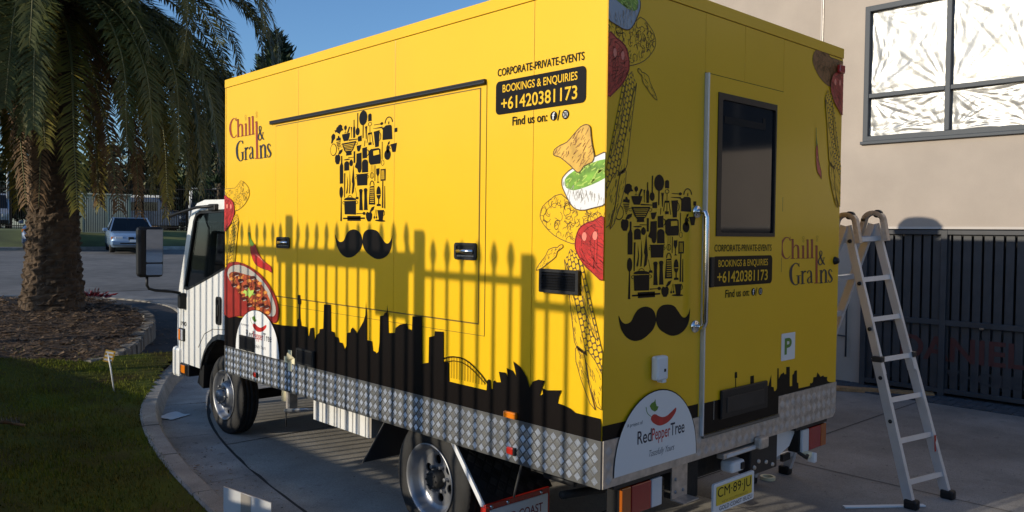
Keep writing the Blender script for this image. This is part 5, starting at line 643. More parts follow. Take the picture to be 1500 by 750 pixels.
m = MB(); m.lathe([(0, .20), (.20, .20), (.22, .26), (.34, .26), (.40, .20), (.44, .05), (.442, .001)], (1.9, 2.40, ZT - .002), 2, 'aluminium', 24); tp(m, 'roof_vent', 'round kitchen exhaust vent on the roof')

# ---------------------------------------------------------------- printed graphics
class Art:
    def __init__(s, face, base, clip=None): s.face = face; s.base = base; s.mb = MB(); s.clip = clip; s.lay = 0
    def P(s, x, z, k): o = -(s.base + .0007 * k); return (o, -x, z) if s.face == 'L' else (x, o, z)
    def poly(s, pts, mt, k=0, T=None):
        if T: pts = [T(*p) for p in pts]
        s.mb.face([s.P(x, z, k) for x, z in pts], mt)
    def line(s, pts, w, mt, k=1, T=None, closed=False):
        if T: pts = [T(*p) for p in pts]
        if closed: pts = list(pts) + [pts[0]]
        for a, b in zip(pts, pts[1:]):
            dx, dz = b[0] - a[0], b[1] - a[1]; l = math.hypot(dx, dz)
            if l < 1e-6: continue
            nx, nz = -dz / l * w / 2, dx / l * w / 2; ex, ez = dx / l * w * .3, dz / l * w * .3
            s.mb.face([s.P(x, z, k) for x, z in ((a[0] + nx - ex, a[1] + nz - ez), (b[0] + nx + ex, b[1] + nz + ez), (b[0] - nx + ex, b[1] - nz + ez), (a[0] - nx - ex, a[1] - nz - ez))], mt)
    def text(s, t, x0, x1, z0, z1, mt, k=2, off=.0, shear=0., ref=None):
        V, Fc = text2d(t, off, shear); R_ = text2d(ref or t, off, shear)[0]; xs = [v[0] for v in V]; zz = [v[1] for v in R_]; a, b, c, d = min(xs), max(xs), min(zz), max(zz)
        s.mb.add([s.P(lerp(x0, x1, (u - a) / (b - a)), lerp(z0, z1, (v - c) / (d - c)), k) for u, v in V], Fc, mt)
    def done(s, name, parent):
        me = s.mb.mesh(name)
        if s.clip:
            bm = bmesh.new(); bm.from_mesh(me); x0, x1, z0, z1 = s.clip
            cs = [((0, 0, z0), (0, 0, -1)), ((0, 0, z1), (0, 0, 1))]
            cs += [((0, -x0, 0), (0, 1, 0)), ((0, -x1, 0), (0, -1, 0))] if s.face == 'L' else [((x0, 0, 0), (-1, 0, 0)), ((x1, 0, 0), (1, 0, 0))]
            for co, no in cs: bmesh.ops.bisect_plane(bm, geom=list(bm.verts) + list(bm.edges) + list(bm.faces), plane_co=co, plane_no=no, clear_outer=True)
            bm.to_mesh(me); bm.free()
        return put(name, me, parent)
def fit(x0, x1, z0, z1): return lambda u, v: (lerp(x0, x1, u), lerp(z0, z1, v))
LB, RB, DB = .0062, .0012, .0142        # how far prints stand off: left side, rear, rear door
CL, CR = (-4.324, -.0008, .9085, 3.217), (.0008, 2.4985, .7, 3.2175)
def chef_hat(face, base, parent, box, mbox):
    a = Art(face, base); T = fit(*box)
    for l, p in HAT: a.poly(p, ('black_print', 'yellow_print')[l], l, T)
    a.done('chef_hat_graphic', parent)
    a = Art(face, base); T = fit(*mbox)
    for l, p in MOUSTACHE: a.poly(p, 'black_print', 0, T)
    a.done('moustache_graphic', parent)
chef_hat('L', LB, body, (-2.556, -1.735, 1.985, 2.735), (-2.485, -1.781, 1.737, 1.935))
chef_hat('R', RB, body, (.066, .765, 1.592, 2.235), (.112, .725, 1.380, 1.553))
def logo(face, base, parent, box):
    a = Art(face, base); T = fit(*box)
    for l, p in LOGO: a.poly(p, ('logo_red', 'navy_print', 'olive_line')[l], l, T)
    a.done('wordmark_lettering', parent)
logo('L', LB - .003, body, (-4.240, -3.460, 2.497, 2.885)); logo('R', RB, body, (1.685, 2.416, 1.603, 1.926))
def contact(face, base, parent, x0, x1, zt, k):
    # zt: top of the black plate; k: scale of heights
    a = Art(face, base); w = x1 - x0
    a.text('CORPORATE-PRIVATE-EVENTS', x0 + .02 * w, x1 - .02 * w, zt + .028 * k, zt + .070 * k, 'black_print', 1, .008)
    a.poly(rrect(x0, zt - .182 * k, x1, zt, .028 * k), 'black_print', 0)
    a.text('BOOKINGS & ENQUIRIES', x0 + .085 * w, x1 - .085 * w, zt - .072 * k, zt - .022 * k, 'yellow_print', 2, .010)
    a.text('+61420381173', x0 + .07 * w, x1 - .085 * w, zt - .160 * k, zt - .090 * k, 'yellow_print', 2, .012)
    a.text('Find us on:', x0 + .205 * w, x0 + .60 * w, zt - .252 * k, zt - .204 * k, 'black_print', 1, .012)
    r = .024 * k; cx, cz = x0 + .67 * w, zt - .229 * k
    a.poly(circ(cx, cz, r), 'black_print', 1); a.text('f', cx - r * .42, cx + r * .42, cz - r * .75, cz + r * .75, 'white_print', 2, .02)
    a.line([(cx + r * 1.2, cz - r), (cx + r * 1.75, cz + r)], .006 * k, 'black_print', 1)
    cx = x0 + .795 * w; a.poly(circ(cx, cz, r), 'black_print', 1)
    a.line(rrect(cx - r * .55, cz - r * .55, cx + r * .55, cz + r * .55, r * .2, 3), .004 * k, 'white_print', 2, closed=True); a.line(circ(cx, cz, r * .26, n=12), .0035 * k, 'white_print', 2, closed=True); a.poly(circ(cx + r * .34, cz + r * .34, r * .08, n=6), 'white_print', 2)
    a.done('contact_lettering', parent)
contact('L', LB - .003, body, -.800, -.133, 2.756, 1.0); contact('R', DB, door, .918, 1.572, 1.803, .95)
# skylines
a = Art('L', LB, CL); a.poly([(-4.324, .905), (-4.324, 1.178)] + [(-3.259, 1.180)] + SKYLINE + [(-.001, .985), (-.001, .905)], 'black_print', 0)
for ln, w in zip(BRIDGE, (.008, .005)): a.line(ln, w, 'black_print', 0)
x0, x1 = BRIDGE[0][0][0], BRIDGE[0][-1][0]
for k in range(1, 16):
    x = lerp(x0, x1, k / 16.); z = interp(x, [tuple(p) for p in BRIDGE[0]]); a.line([(x, z), (x, 1.06)], .004, 'black_print', 0)
a.done('skyline_graphic', body)
a = Art('R', RB, (.0008, .8175, .7, 3.2)); a.poly([(.001, .905), (.001, .982), (.82, .982), (.82, .905)], 'black_print'); a.done('skyline_graphic', body)
a = Art('R', DB, (.852, 1.684, .803, 3)); a.poly([(.85, .80), (.85, .982), (1.3, .982)] + SKY_REAR + [(SKY_REAR[-1][0], .80)], 'black_print'); a.poly(TOWER_REAR, 'black_print'); a.poly(BLOCK_REAR, 'black_print'); a.line([(.955, .875), (.955, .985)], .004, 'grey_print', 1); a.done('skyline_graphic', door)
a = Art('R', RB, (1.692, 2.4985, .9085, 3)); a.poly([(1.3, .906)] + SKY_REAR + [(2.49, .906)], 'black_print'); a.done('skyline_graphic', body)
# arched sponsor badge
def badge(face, base, parent, x0, x1, z0, zt, clip=None):
    a = Art(face, base, clip); n = 28; cx = (x0 + x1) / 2; rx = (x1 - x0) / 2
    def arch(g): return [(x0 - g, z0)] + [(cx - (rx + g) * math.cos(math.pi * i / n), z0 + (zt - z0 + g) * (math.sin(math.pi * i / n) ** .92)) for i in range(n + 1)] + [(x1 + g, z0)]
    a.poly(arch(.006), 'black_print', 0); a.poly(arch(0), 'white_print', 1)
    sx, sz = (x1 - x0) / .706, (zt - z0) / .395
    T = lambda x, z: (x0 + (x - .084) * sx, z0 + (z - .710) * sz)
    for l, p in PEPPER: a.poly(p, ('red_print', 'leaf_print')[l], 2, T)
    def tx(s_, X0, X1, Z0_, Z1, mt, off=0., ref=None, shear=0.):
        (q0, w0), (q1, w1) = T(X0, Z0_), T(X1, Z1); a.text(s_, q0, q1, w0, w1, mt, 2, off, shear, ref)
    tx('A project of', .179, .306, .943, .967, 'navy_print')
    tx('Red', .265, .383, .846, .915, 'navy_print', .008, 'RedP'); tx('Pepper', .386, .545, .826, .912, 'red_print', .008); tx('Tree', .548, .675, .846, .915, 'navy_print', .008, 'Tree')
    tx('Tastefully Yours', .364, .585, .755, .800, 'navy_print', -.008, None, .45)
    a.done('badge_graphic', parent)
badge('R', .0105, body, .084, .790, .712, 1.105); badge('L', .0150, body, -4.075, -3.297, .905, 1.262, CL)

# food drawings
def hatch_lines(a, poly, T, n, w, mt, k, lo=.015, hi=.05, ang=1.2):
    xs = [p[0] for p in poly]; zs = [p[1] for p in poly]; c = 0; tries = 0
    while c < n and tries < n * 20:
        tries += 1; x, z = rnd.uniform(min(xs), max(xs)), rnd.uniform(min(zs), max(zs)); l = rnd.uniform(lo, hi); an = ang + rnd.gauss(0, .25)
        x2, z2 = x + l * math.cos(an), z + l * math.sin(an)
        if inside(x, z, poly) and inside(x2, z2, poly): a.line([(x, z), (x2, z2)], w, mt, k, T); c += 1
def scribble(a, poly, T, n, w, mt, k):
    xs = [p[0] for p in poly]; zs = [p[1] for p in poly]; c = 0; tries = 0
    while c < n and tries < n * 30:
        tries += 1; x, z = rnd.uniform(min(xs), max(xs)), rnd.uniform(min(zs), max(zs))
        if not inside(x, z, poly): continue
        pts = [(x, z)]; an = rnd.uniform(0, 6.28)
        for _ in range(5):
            an += rnd.uniform(.3, 1.0); q = (pts[-1][0] + .013 * math.cos(an), pts[-1][1] + .013 * math.sin(an))
            if not inside(q[0], q[1], poly): break
            pts.append(q)
        if len(pts) > 3: a.line(pts, w, mt, k, T); c += 1
def corn(a, T, k=4):
    # ear of corn, axis from top to base, in left-side art metres
    top, bot = Vector((-.222, 1.845)), Vector((-.030, 1.20)); ax = (bot - top); L_ = ax.length; ax.normalize(); pr = Vector((-ax.y, ax.x))
    def Q(s, u):
        w = .052 * min(1, (s / .10) ** .55 if s > 0 else 0) * (1 + .25 * s); p = top + ax * (s * L_) + pr * (u * w * 1.12); return (p.x, p.y)
    out = [Q(s / 20, 1) for s in range(0, 21)] + [Q(s / 20, -1) for s in range(20, -1, -1)]
    a.poly(out, 'ink', k, T); NR = 20
    for r in range(NR):
        for c in range(5):
            sh = .5 if c % 2 else 0; s0, s1 = (r + sh + .06) / NR, (r + sh + .94) / NR
            if s1 > .99: continue
            u0, u1 = -1 + .4 * c + .03, -1 + .4 * (c + 1) - .03; um = (u0 + u1) / 2
            a.poly([Q(lerp(s0, s1, .2), u0), Q(s0, um), Q(lerp(s0, s1, .2), u1), Q(lerp(s0, s1, .85), u1), Q(s1, um), Q(lerp(s0, s1, .85), u0)], 'yellow_print', k + 1, T)
    for leaf in ([(-.235, 1.745), (-.262, 1.79), (-.225, 1.62), (-.185, 1.38), (-.16, 1.34), (-.10, 1.32), (-.165, 1.52)], [(-.177, 1.341), (-.165, 1.36), (-.125, 1.34), (-.10, 1.27), (-.075, 1.15), (-.041, 1.058), (-.075, 1.085), (-.135, 1.19), (-.172, 1.28)],
                 [(-.12, 1.335), (-.095, 1.345), (-.045, 1.30), (.0, 1.24), (.01, 1.06), (-.03, 1.075), (-.085, 1.18)], [(-.165, 1.79), (-.10, 1.60), (-.03, 1.40), (-.06, 1.42), (-.12, 1.56)]):
        a.poly(leaf, 'yellow_print', k + 2, T); a.line(leaf, .0045, 'ink', k + 3, T, True); hatch_lines(a, leaf, T, 22, .0025, 'ink', k + 3, .012, .04, -1.2)
def capsicum(a, T, k=6, dark=False):
    a.poly(CAPS, 'red_print', k, T); a.line(CAPS, .006, 'red_dark', k + 2, T, True)
    xs = [p[0] for p in CAPS]; zs = [p[1] for p in CAPS]; cx, cz = -.08, (min(zs) + max(zs)) / 2
    for f in (.25, .6): a.line([(lerp(x, -.02, f), lerp(z, cz, f * .55)) for x, z in CAPS if x < -.03], .004, 'red_dark', k + 1, T)
    hatch_lines(a, CAPS, T, 70, .003, 'red_dark', k + 1, .02, .06, -.5)
    for x, z in ((-.125, cz + .055), (-.055, cz + .06)): a.poly([(x + .016 * math.cos(t), z + .022 * math.sin(t)) for t in [i * .6 for i in range(10)]], 'red_light', k + 2, T)
def taco(a, T, k=0, mt='yellow_print'):
    a.poly(TACO, mt, k, T); a.line(TACO, .0042, 'ink', k + 1, T, True); scribble(a, TACO, T, 60, .003, 'ink', k + 1); hatch_lines(a, TACO, T, 40, .0025, 'ink', k + 1, .008, .02)
def bowl(a, T, k=3, mt='white_print'):
    a.poly(BOWL, mt, k, T); a.line(BOWL, .0055, 'ink', k + 2, T, True); a.poly(GUAC, 'green_print', k + 1, T); hatch_lines(a, GUAC, T, 34, .006, 'green_light', k + 2, .02, .06, .5)
    low = [p for p in BOWL if p[1] < 2.20]
    if len(low) > 2: hatch_lines(a, low, T, 60, .0025, 'grey_print', k + 2, .01, .03, 1.5)
def small_chilli(a, T, k=0): a.poly(CHILI_S, 'orange_print' if False else 'yellow_print', k, T); a.line(CHILI_S, .004, 'ink', k + 1, T, True); hatch_lines(a, CHILI_S, T, 30, .002, 'ink', k + 1, .008, .02, .8)
I_ = lambda x, z: (x, z)
def collage(face, clip, T, parent, base, chip=True, bw='white_print', tm='yellow_print', full=True):
    for nm, fn in (('taco_graphic', lambda a: taco(a, T, 0, tm)), ('corn_graphic', lambda a: corn(a, T, 2)), ('capsicum_graphic', lambda a: capsicum(a, T, 7))): 
        a = Art(face, base, clip); fn(a); a.done(nm, parent)
    if full:
        a = Art(face, base, clip); bowl(a, T, 3, bw); a.done('dip_bowl_graphic', parent); a = Art(face, base, clip); small_chilli(a, T); a.done('chilli_graphic', parent)
    if chip:
        a = Art(face, base, clip); a.poly(CHIP, 'tan_print', 6, T); a.line(CHIP, .005, 'ink', 7, T, True); hatch_lines(a, CHIP, T, 70, .003, 'brown_print', 7, .01, .03, .9); a.done('corn_chip_graphic', parent)
collage('L', CL, I_, body, LB - .003)
collage('R', CR, lambda x, z: (-.85 * x, z + .89), body, RB, False, 'blue_grey')
collage('R', CR, lambda x, z: (2.5 + x, z + 1.064), body, RB, False, tm='brown_print', full=False)
collage('L', CL, lambda x, z: (-4.325 - 1.08 * x, z + .21), body, LB - .003, False, full=False)
def red_chilli(face, clip, T, base):
    a = Art(face, base, clip); a.poly(CHILI_R, 'red_print', 3, T); a.line(CHILI_R, .005, 'red_dark', 4, T, True); a.poly(STEM_R, 'leaf_print', 5, T); c = [p for p in CHILI_R]
    mid = [((c[i][0] + c[-i - 4][0]) / 2 - .01, (c[i][1] + c[-i - 4][1]) / 2 + .008) for i in range(3, 8)]; a.line(mid, .012, 'red_light', 4, T); a.done('chilli_graphic', body)
red_chilli('L', CL, I_, LB - .003)
cx_ = sum(p[0] for p in CHILI_R) / len(CHILI_R); cz_ = sum(p[1] for p in CHILI_R) / len(CHILI_R)
red_chilli('R', CR, lambda x, z: (2.165 + (x - cx_) * .22, 2.42 + (z - cz_) * 1.05), RB)
a = Art('L', LB - .003, CL); a.poly(POT_OUT, 'pot_red', 8); a.line(POT_OUT, .006, 'red_dark', 9, None, True); a.poly(POT_RIM, 'grey_print', 9); a.line(POT_RIM, .008, 'red_dark', 10, None, True); a.poly(POT_IN, 'chili_print', 10); scribble(a, POT_IN, None, 70, .004, 'bean_print', 11); hatch_lines(a, POT_IN, None, 60, .010, 'orange_print', 11, .008, .02, .5)
for p in BITS: a.poly(p, 'orange_print', 12)
for p in BEANS: a.poly(p, 'bean_print', 13); a.line([((p[2][0] + p[0][0]) / 2, (p[2][1] + p[0][1]) / 2), p[3]], .006, 'grey_print', 14)
a.poly(HERB, 'green_light', 14); a.done('chilli_bowl_graphic', body)
# parking sticker
a = Art('R', RB); a.poly(rrect(1.728, 1.128, 1.905, 1.302, .006), 'white_print'); a.text('P', 1.770, 1.860, 1.165, 1.270, 'leaf_print', 1, .03); a.done('parking_sticker', body)

# ---------------------------------------------------------------- wheels
def tyre(m, w=.20):
    m.lathe([(.022, .222), (.004, .245), (-.003, .295), (.010, .338), (.022, .356), (.030, .3655), (.058, .3655), (.060, .354), (.068, .354), (.070, .3655), (.096, .3655), (.098, .354), (.106, .354), (.108, .3655), (.140, .3655), (.142, .354), (.150, .354), (.152, .3655), (w - .03, .3655), (w - .022, .356), (w - .008, .338), (w, .295), (w - .008, .245), (w - .03, .222)], (0, 0, 0), 0, 'rubber', 56)
    for k in range(56):
        a = 2 * math.pi * k / 56; c, s = math.cos(a), math.sin(a)
        for h in (.031, w - .057): m.beam((h, c * .3645, s * .3645), (h + .026, c * .3645, s * .3645), .020, .006, 'rubber', (0, c, s))
def dish_rim(m):
    m.lathe([(.024, .226), (.002, .236), (-.004, .232), (.0, .224), (.012, .214), (.030, .207), (.060, .200), (.078, .188), (.085, .168)], (0, 0, 0), 0, 'rim_silver', 48)
    m.holed([circ(0, 0, .1685, n=48), circ(0, 0, .06, n=24)] + [circ(.118 * math.cos(t), .118 * math.sin(t), .030, n=16) for t in [.4 + i * 2 * math.pi / 6 for i in range(6)]], lambda u, v: (.085, u, v), 'rim_silver', (.012, 0, 0))
    m.lathe([(.165, .195), (.165, .001)], (0, 0, 0), 0, 'dark_void', 24)
def wheel(cx, cy, side, rear):
    w = pivot('wheel', truck, Vector((cx, cy, .3655)) - TR); w.rotation_euler.z = 0 if side < 0 else math.pi
    m = MB(); tyre(m); m.build('tyre', w)
    m = MB()
    if rear: dish_rim(m)
    else:
        m.lathe([(.024, .226), (.002, .236), (-.004, .232), (.004, .222), (.020, .210), (.050, .203), (.055, .190)], (0, 0, 0), 0, 'rim_silver', 48)
        ring = [circ(0, 0, .19, n=48), circ(0, 0, .135, n=32)] + [circ(.163 * math.cos(t), .163 * math.sin(t), .018, n=12) for t in [i * 2 * math.pi / 8 for i in range(8)]]
        m.holed(ring, lambda u, v: (.054 - .10 * max(0, .19 - math.hypot(u, v)), u, v), 'rim_silver'); m.lathe([(.0485, .1352), (.010, .120), (-.004, .105), (-.006, .06)], (0, 0, 0), 0, 'rim_silver', 40); m.lathe([(.09, .2), (.09, .001)], (0, 0, 0), 0, 'dark_void', 24)
    m.build('rim', w)
    m = MB()
    if rear:
        m.lathe([(.086, .062), (.030, .060), (.020, .052), (.016, .03), (.014, .001)], (0, 0, 0), 0, 'chassis', 24)
        for i in range(6): t = .9 + i * math.pi / 3; m.lathe([(.086, .013), (.055, .013), (.053, .001)], (0, .083 * math.cos(t), .083 * math.sin(t)), 0, 'rim_silver', 6, smooth=False)
        for i in range(8): t = i * math.pi / 4; m.lathe([(.02, .007), (.010, .007), (.009, .001)], (0, .045 * math.cos(t), .045 * math.sin(t)), 0, 'chassis', 6)
    else:
        m.lathe([(-.004, .062), (-.050, .056), (-.062, .040), (-.064, .001)], (0, 0, 0), 0, 'rim_silver', 24)
        for i in range(6): t = i * math.pi / 3; m.lathe([(.0, .014), (-.030, .014), (-.034, .001)], (0, .088 * math.cos(t), .088 * math.sin(t)), 0, 'rim_silver', 6, smooth=False)
    m.build('hub', w)
    if rear: m = MB(); tyre(m); m.build('inner_tyre', w, (.235, 0, 0))
wheel(.05, 1.45, -1, True); wheel(BW - .05, 1.45, 1, True); wheel(.20, 4.82, -1, False); wheel(2.30, 4.82, 1, False)
# ---------------------------------------------------------------- chassis and under-body
m = MB()
for x in (.86, 1.58): m.box((x, .15, .50), (x + .07, 5.6, .66), 'chassis')
for y in (.4, 1.2, 2.2, 3.3, 4.2): m.box((.2, y, .60), (2.3, y + .08, .672), 'chassis')
m.tube([(.35, 1.45, .3655), (2.15, 1.45, .3655)], .06, 'chassis'); m.lathe([(-.16, .05), (-.1, .15), (.1, .15), (.16, .05)], (1.25, 1.45, .3655), 0, 'chassis', 16); m.tube([(.45, 4.82, .33), (2.05, 4.82, .33)], .05, 'chassis')
m.tube([(1.25, 1.5, .38), (1.2, 3.9, .52)], .035, 'chassis'); m.box((1.0, 3.6, .42), (1.45, 4.4, .70), 'chassis', .03)
for x in (.55, 1.95):
    for k in range(4): m.box((x - .035, .75 + k * .06, .44 - k * .012 + .02 * k), (x + .035, 2.15 - k * .06, .452 - k * .012 + .02 * k), 'chassis')
m.tube([(.55, .45, .45), (.35, .46, .47), (.22, .47, .48)], .024, 'chassis'); m.tube([(.14, .30, .60), (.14, .52, .60)], .02, 'black_plastic')
tp(m, 'chassis')
m = MB(); m.box((.16, 2.29, .452), (.62, 3.05, .660), 'white_paint')
for k in range(9): y = 2.33 + k * .085; m.box((.150, y, .455), (.161, y + .045, .657), 'white_paint', .003)
m.box((.155, 2.255, .46), (.60, 2.288, .66), 'grey_print'); m.build('tool_locker', truck, -TR)
m = MB(); m.tube([(.12, 3.45, .46), (.12, 3.10, .53), (.2, 3.06, .53)], .016, 'rim_silver'); m.box((.13, 3.40, .44), (.2, 3.46, .67), 'aluminium_worn'); m.tube([(.2, 3.55, .52), (.2, 3.55, .66)], .055, 'masking_tape', 12); m.tube([(.12, 3.44, .33), (.12, 3.44, .45)], .006, 'chassis'); tp(m, 'step_bracket')
def slab(m, q, n, mt):
    n = Vector(n); V = [Vector(p) for p in q]; V += [v + n for v in V]; m.add(V, [(0, 1, 2, 3), (7, 6, 5, 4), (0, 4, 5, 1), (1, 5, 6, 2), (2, 6, 7, 3), (3, 7, 4, 0)], mt)
m = MB(); slab(m, [(.06, 1.93, .665), (.06, 2.21, .315), (.62, 2.21, .315), (.62, 1.93, .665)], (0, .006, .004), 'black_plastic'); m.beam((.057, 1.93, .665), (.057, 2.21, .315), .006, .012, 'aluminium', (1, 0, 0)); tp(m, 'mudguard')
m = MB(); slab(m, [(.06, 1.215, .665), (.06, .93, .335), (.62, .93, .335), (.62, 1.215, .665)], (0, -.006, .004), 'black_metal'); mg = tp(m, 'mudguard')
nrm = Vector((0, -.33, .285)).normalized(); e = (Vector((0, .93, .335)) - Vector((0, 1.215, .665)))
q = tread(lambda u, v, h: tuple(Vector((u, 1.215, .665)) + e * v / e.length + nrm * (.0075 + h * 2)), .07, .61, .01, .43, .06, 'black_metal', .002); tag(sub(q, 'tread_pattern', mg), kind='stuff')
m = MB(); m.beam((.052, 1.225, .668), (.052, .90, .300), .012, .030, 'white_plastic', (0, 1, 1)); m.box((.03, .885, .30), (.06, .93, .34), 'lamp_red'); sub(m, 'edge_strip', mg)
m = MB(); m.box((.045, .905, .315), (.575, .925, .350), 'lamp_red', .003)
for x in (.09, .22, .50): m.lathe([(-.008, .001), (-.006, .010), (0, .011)], (x, .905, .333), 1, 'chrome', 10)
m.box((.04, .912, .06), (.58, .922, .3145), 'lamp_red'); m.box((.062, .906, .07), (.560, .9115, .313), 'white_print'); fl = tp(m, 'mud_flap', 'white mud flap with dark red border and lettering')
V, Fc = text2d('GOLD COAST', .01); xs = [v[0] for v in V]; m = MB(); m.add([(lerp(.12, .515, (u - min(xs)) / (max(xs) - min(xs))), .9048, .215 + v * .075) for u, v in V], Fc, 'red_dark'); sub(m, 'lettering', fl)
m = MB(); m.tube([(.16, .69, .66), (.17, .74, .60), (.24, .86, .42), (.25, .885, .36)], .007, 'aluminium'); tp(m, 'stay_rod')
# rear lamps, plate and towing gear
def tail_lamp(x0, flip):
    m = MB(); m.box((x0, .045, .465), (x0 + .345, .13, .632), 'black_plastic', .006); o = tp(m, 'tail_lamp')
    segs = [(.0, .075, 'tail_orange'), (.08, .245, 'tail_red'), (.25, .34, 'lamp_clear')]
    for a, b, mt in segs:
        if flip: a, b = .345 - b, .345 - a
        q = MB(); q.box((x0 + a, .026, .472), (x0 + b, .046, .624), mt, .005); sub(q, 'lens', o)
tail_lamp(.195, False); tail_lamp(2.085, True)
for x0_, x1_ in ((.13, .62), (2.0, 2.44)): m = MB(); m.box((x0_, .03, .632), (x1_, .12, .672), 'black_metal'); tp(m, 'lamp_bracket')
m = MB()
m.box((.655, .05, .465), (.80, .058, .672), 'aluminium_worn'); m.box((.655, -.03, .458), (.80, .058, .464), 'aluminium_worn')
for x, z in ((.69, .50), (.76, .50), (.69, .57)): m.lathe([(-.006, .001), (-.004, .010), (0, .011)], (x, .05, z), 1, 'rim_silver', 8)
tp(m, 'mounting_bracket'); m = MB(); m.box((.81, .10, .40), (.985, .22, .66), 'chassis', .01); m.box((.98, .20, .45), (1.5, .30, .62), 'chassis', .02); m.box((1.44, .03, .44), (1.765, .12, .665), 'black_metal', .01)
for x, z in ((1.53, .62), (1.60, .61), (1.53, .52), (1.62, .50), (1.70, .47), (1.48, .49)): m.lathe([(-.012, .001), (-.010, .012), (0, .014)], (x, .03, z), 1, 'aluminium_worn', 8)
tp(m, 'towing_gear'); m = MB(); m.box((1.06, -.02, .625), (1.48, .03, .655), 'aluminium_worn', .004); m.box((1.09, -.024, .633), (1.40, -.0205, .650), 'lamp_clear'); m.box((1.40, -.06, .63), (1.50, -.01, .70), 'aluminium_worn', .012); tp(m, 'plate_lamp')
m = MB(); m.prism([(1.768, .448), (1.768, .668), (2.09, .668), (2.09, .60), (2.02, .52)], 1, .085, .095, 'white_plastic'); m.box((1.93, .08, .43), (2.03, .10, .475), 'black_plastic'); tp(m, 'mud_flap', 'plain white mud flap beside the right tail lamp')
m = MB(); m.box((2.10, -.01, .44), (2.16, .04, .475), 'masking_tape', .005); m.box((2.15, -.03, .405), (2.185, .02, .468), 'white_plastic', .004); m.tube([(2.02, .02, .49), (2.06, -.02, .455), (2.11, .0, .46)], .012, 'chassis'); tp(m, 'loose_wiring')
m = MB(); m.box((1.19, .0, .51), (1.33, .09, .58), 'white_plastic', .018); m.box((1.275, -.006, .525), (1.315, -.001, .565), 'black_plastic', .006); m.tube([(1.26, .08, .56), (1.26, .12, .64)], .012, 'black_metal'); tp(m, 'reversing_camera', 'white reversing camera above the number plate')
m = MB(); m.prism(rrect(.985, .318, 1.425, .492, .012), 1, -.004, .010, 'white_plastic'); pl = tp(m, 'number_plate', 'yellow number plate in a white dealer surround')
m = MB(); m.prism(rrect(1.012, .362, 1.398, .472, .008), 1, -.0068, -.0042, 'plate_yellow'); sub(m, 'plate_face', pl)
a = Art('R', .0072); a.text('CM·89·JU', 1.024, 1.386, .390, .464, 'black_print', 0, 0); a.text('NEW SOUTH WALES', 1.07, 1.35, .368, .383, 'olive_line', 0); a.done('lettering', pl)
a = Art('R', .0046); a.text('GOLD COAST ISUZU', 1.045, 1.405, .328, .352, 'navy_print', 0, .01); a.done('lettering', pl)
pl.rotation_euler.x = 0

# ---------------------------------------------------------------- cab
CX0, CX1 = .20, 2.30
arch = [(4.82 + .50 * math.cos(math.radians(t)), .40 + .49 * math.sin(math.radians(t))) for t in (138, 125, 110, 95, 80, 65, 50, 38, 26, 16)]
OUT = [(4.45, 2.20)] + [(4.45, .74)] + arch + [(5.315, .545), (5.905, .55), (5.945, .80), (5.935, 1.18), (5.895, 1.32), (5.71, 2.00), (5.64, 2.11), (5.53, 2.18), (5.35, 2.21)]
WIN = [(5.775, 1.31), (5.60, 2.00), (5.55, 2.075), (5.46, 2.105), (4.70, 2.115), (4.70, 1.57), (4.82, 1.545), (5.08, 1.465), (5.45, 1.36), (5.68, 1.30)]
m = MB()
for x, s_ in ((CX0, 1), (CX1, -1)): m.holed([OUT, WIN], lambda u, v: (x + s_ * .05 * max(0, (v - 1.3)) ** 1.5, u, v), 'white_paint', (s_ * .03, 0, 0))
n = len(OUT)
for i in range(n):
    a, b = OUT[i], OUT[(i + 1) % n]
    if a == (5.895, 1.32) or 2 <= i <= 10: continue
    fa, fb = .05 * max(0, a[1] - 1.3) ** 1.5, .05 * max(0, b[1] - 1.3) ** 1.5
    m.face([(CX0 + fa, *a), (CX1 - fa, *a), (CX1 - fb, *b), (CX0 + fb, *b)], 'white_paint')
for x in (CX0 + .02, CX1 - .10): m.beam((x + .04, 5.893, 1.32), (x + .055, 5.708, 2.0), .09, .04, 'white_paint', (1, 0, 0))
cab = tp(m, 'cab', 'white forward control cab')
wi = lambda d: [(lerp(y, 5.2, d), lerp(z, 1.72, d)) for y, z in WIN]
m = MB(); m.holed([wi(-.002), wi(.075)], lambda u, v: (CX0 + .05 * max(0, v - 1.3) ** 1.5 - .003, u, v), 'black_plastic', (.015, 0, 0)); sub(m, 'window_rubber', cab)
for x, s_ in ((CX0 + .012, 1), (CX1 - .012, -1)):
    m = MB(); m.face([(x + s_ * .05 * max(0, v - 1.3) ** 1.5, u, v) for u, v in WIN], 'cab_glass'); sub(m, 'side_window', cab)
m = MB(); m.face([(CX0 + .05, 5.885, 1.33), (CX1 - .05, 5.885, 1.33), (CX1 - .08, 5.705, 1.99), (CX0 + .08, 5.705, 1.99)], 'cab_glass'); sub(m, 'windscreen', cab)
m = MB(); m.box((.25, 4.46, .75), (2.25, 4.50, 2.18), 'interior'); m.box((.24, 4.5, .9), (2.26, 5.86, 1.0), 'interior'); m.box((.25, 5.55, 1.0), (2.25, 5.85, 1.32), 'interior', .04)
for x in (.35, 1.55): m.box((x, 4.55, 1.0), (x + .55, 4.70, 1.80), 'interior', .05); m.box((x, 4.6, 1.0), (x + .55, 5.1, 1.15), 'interior', .04)
sub(m, 'cab_interior', cab)
m = MB(); W_ = [(1.83 + .2 * math.cos(t), 5.33 + .2 * math.sin(t) * .75, 1.46 + .2 * math.sin(t) * .6) for t in [i * math.pi / 10 for i in range(21)]]; m.tube(W_, .017, 'black_plastic', 8, False); m.tube([(1.83, 5.33, 1.46), (1.83, 5.5, 1.25)], .03, 'black_plastic'); m.tube([(1.65, 5.33, 1.46), (2.01, 5.33, 1.46)], .014, 'black_plastic'); sub(m, 'steering_wheel', cab)
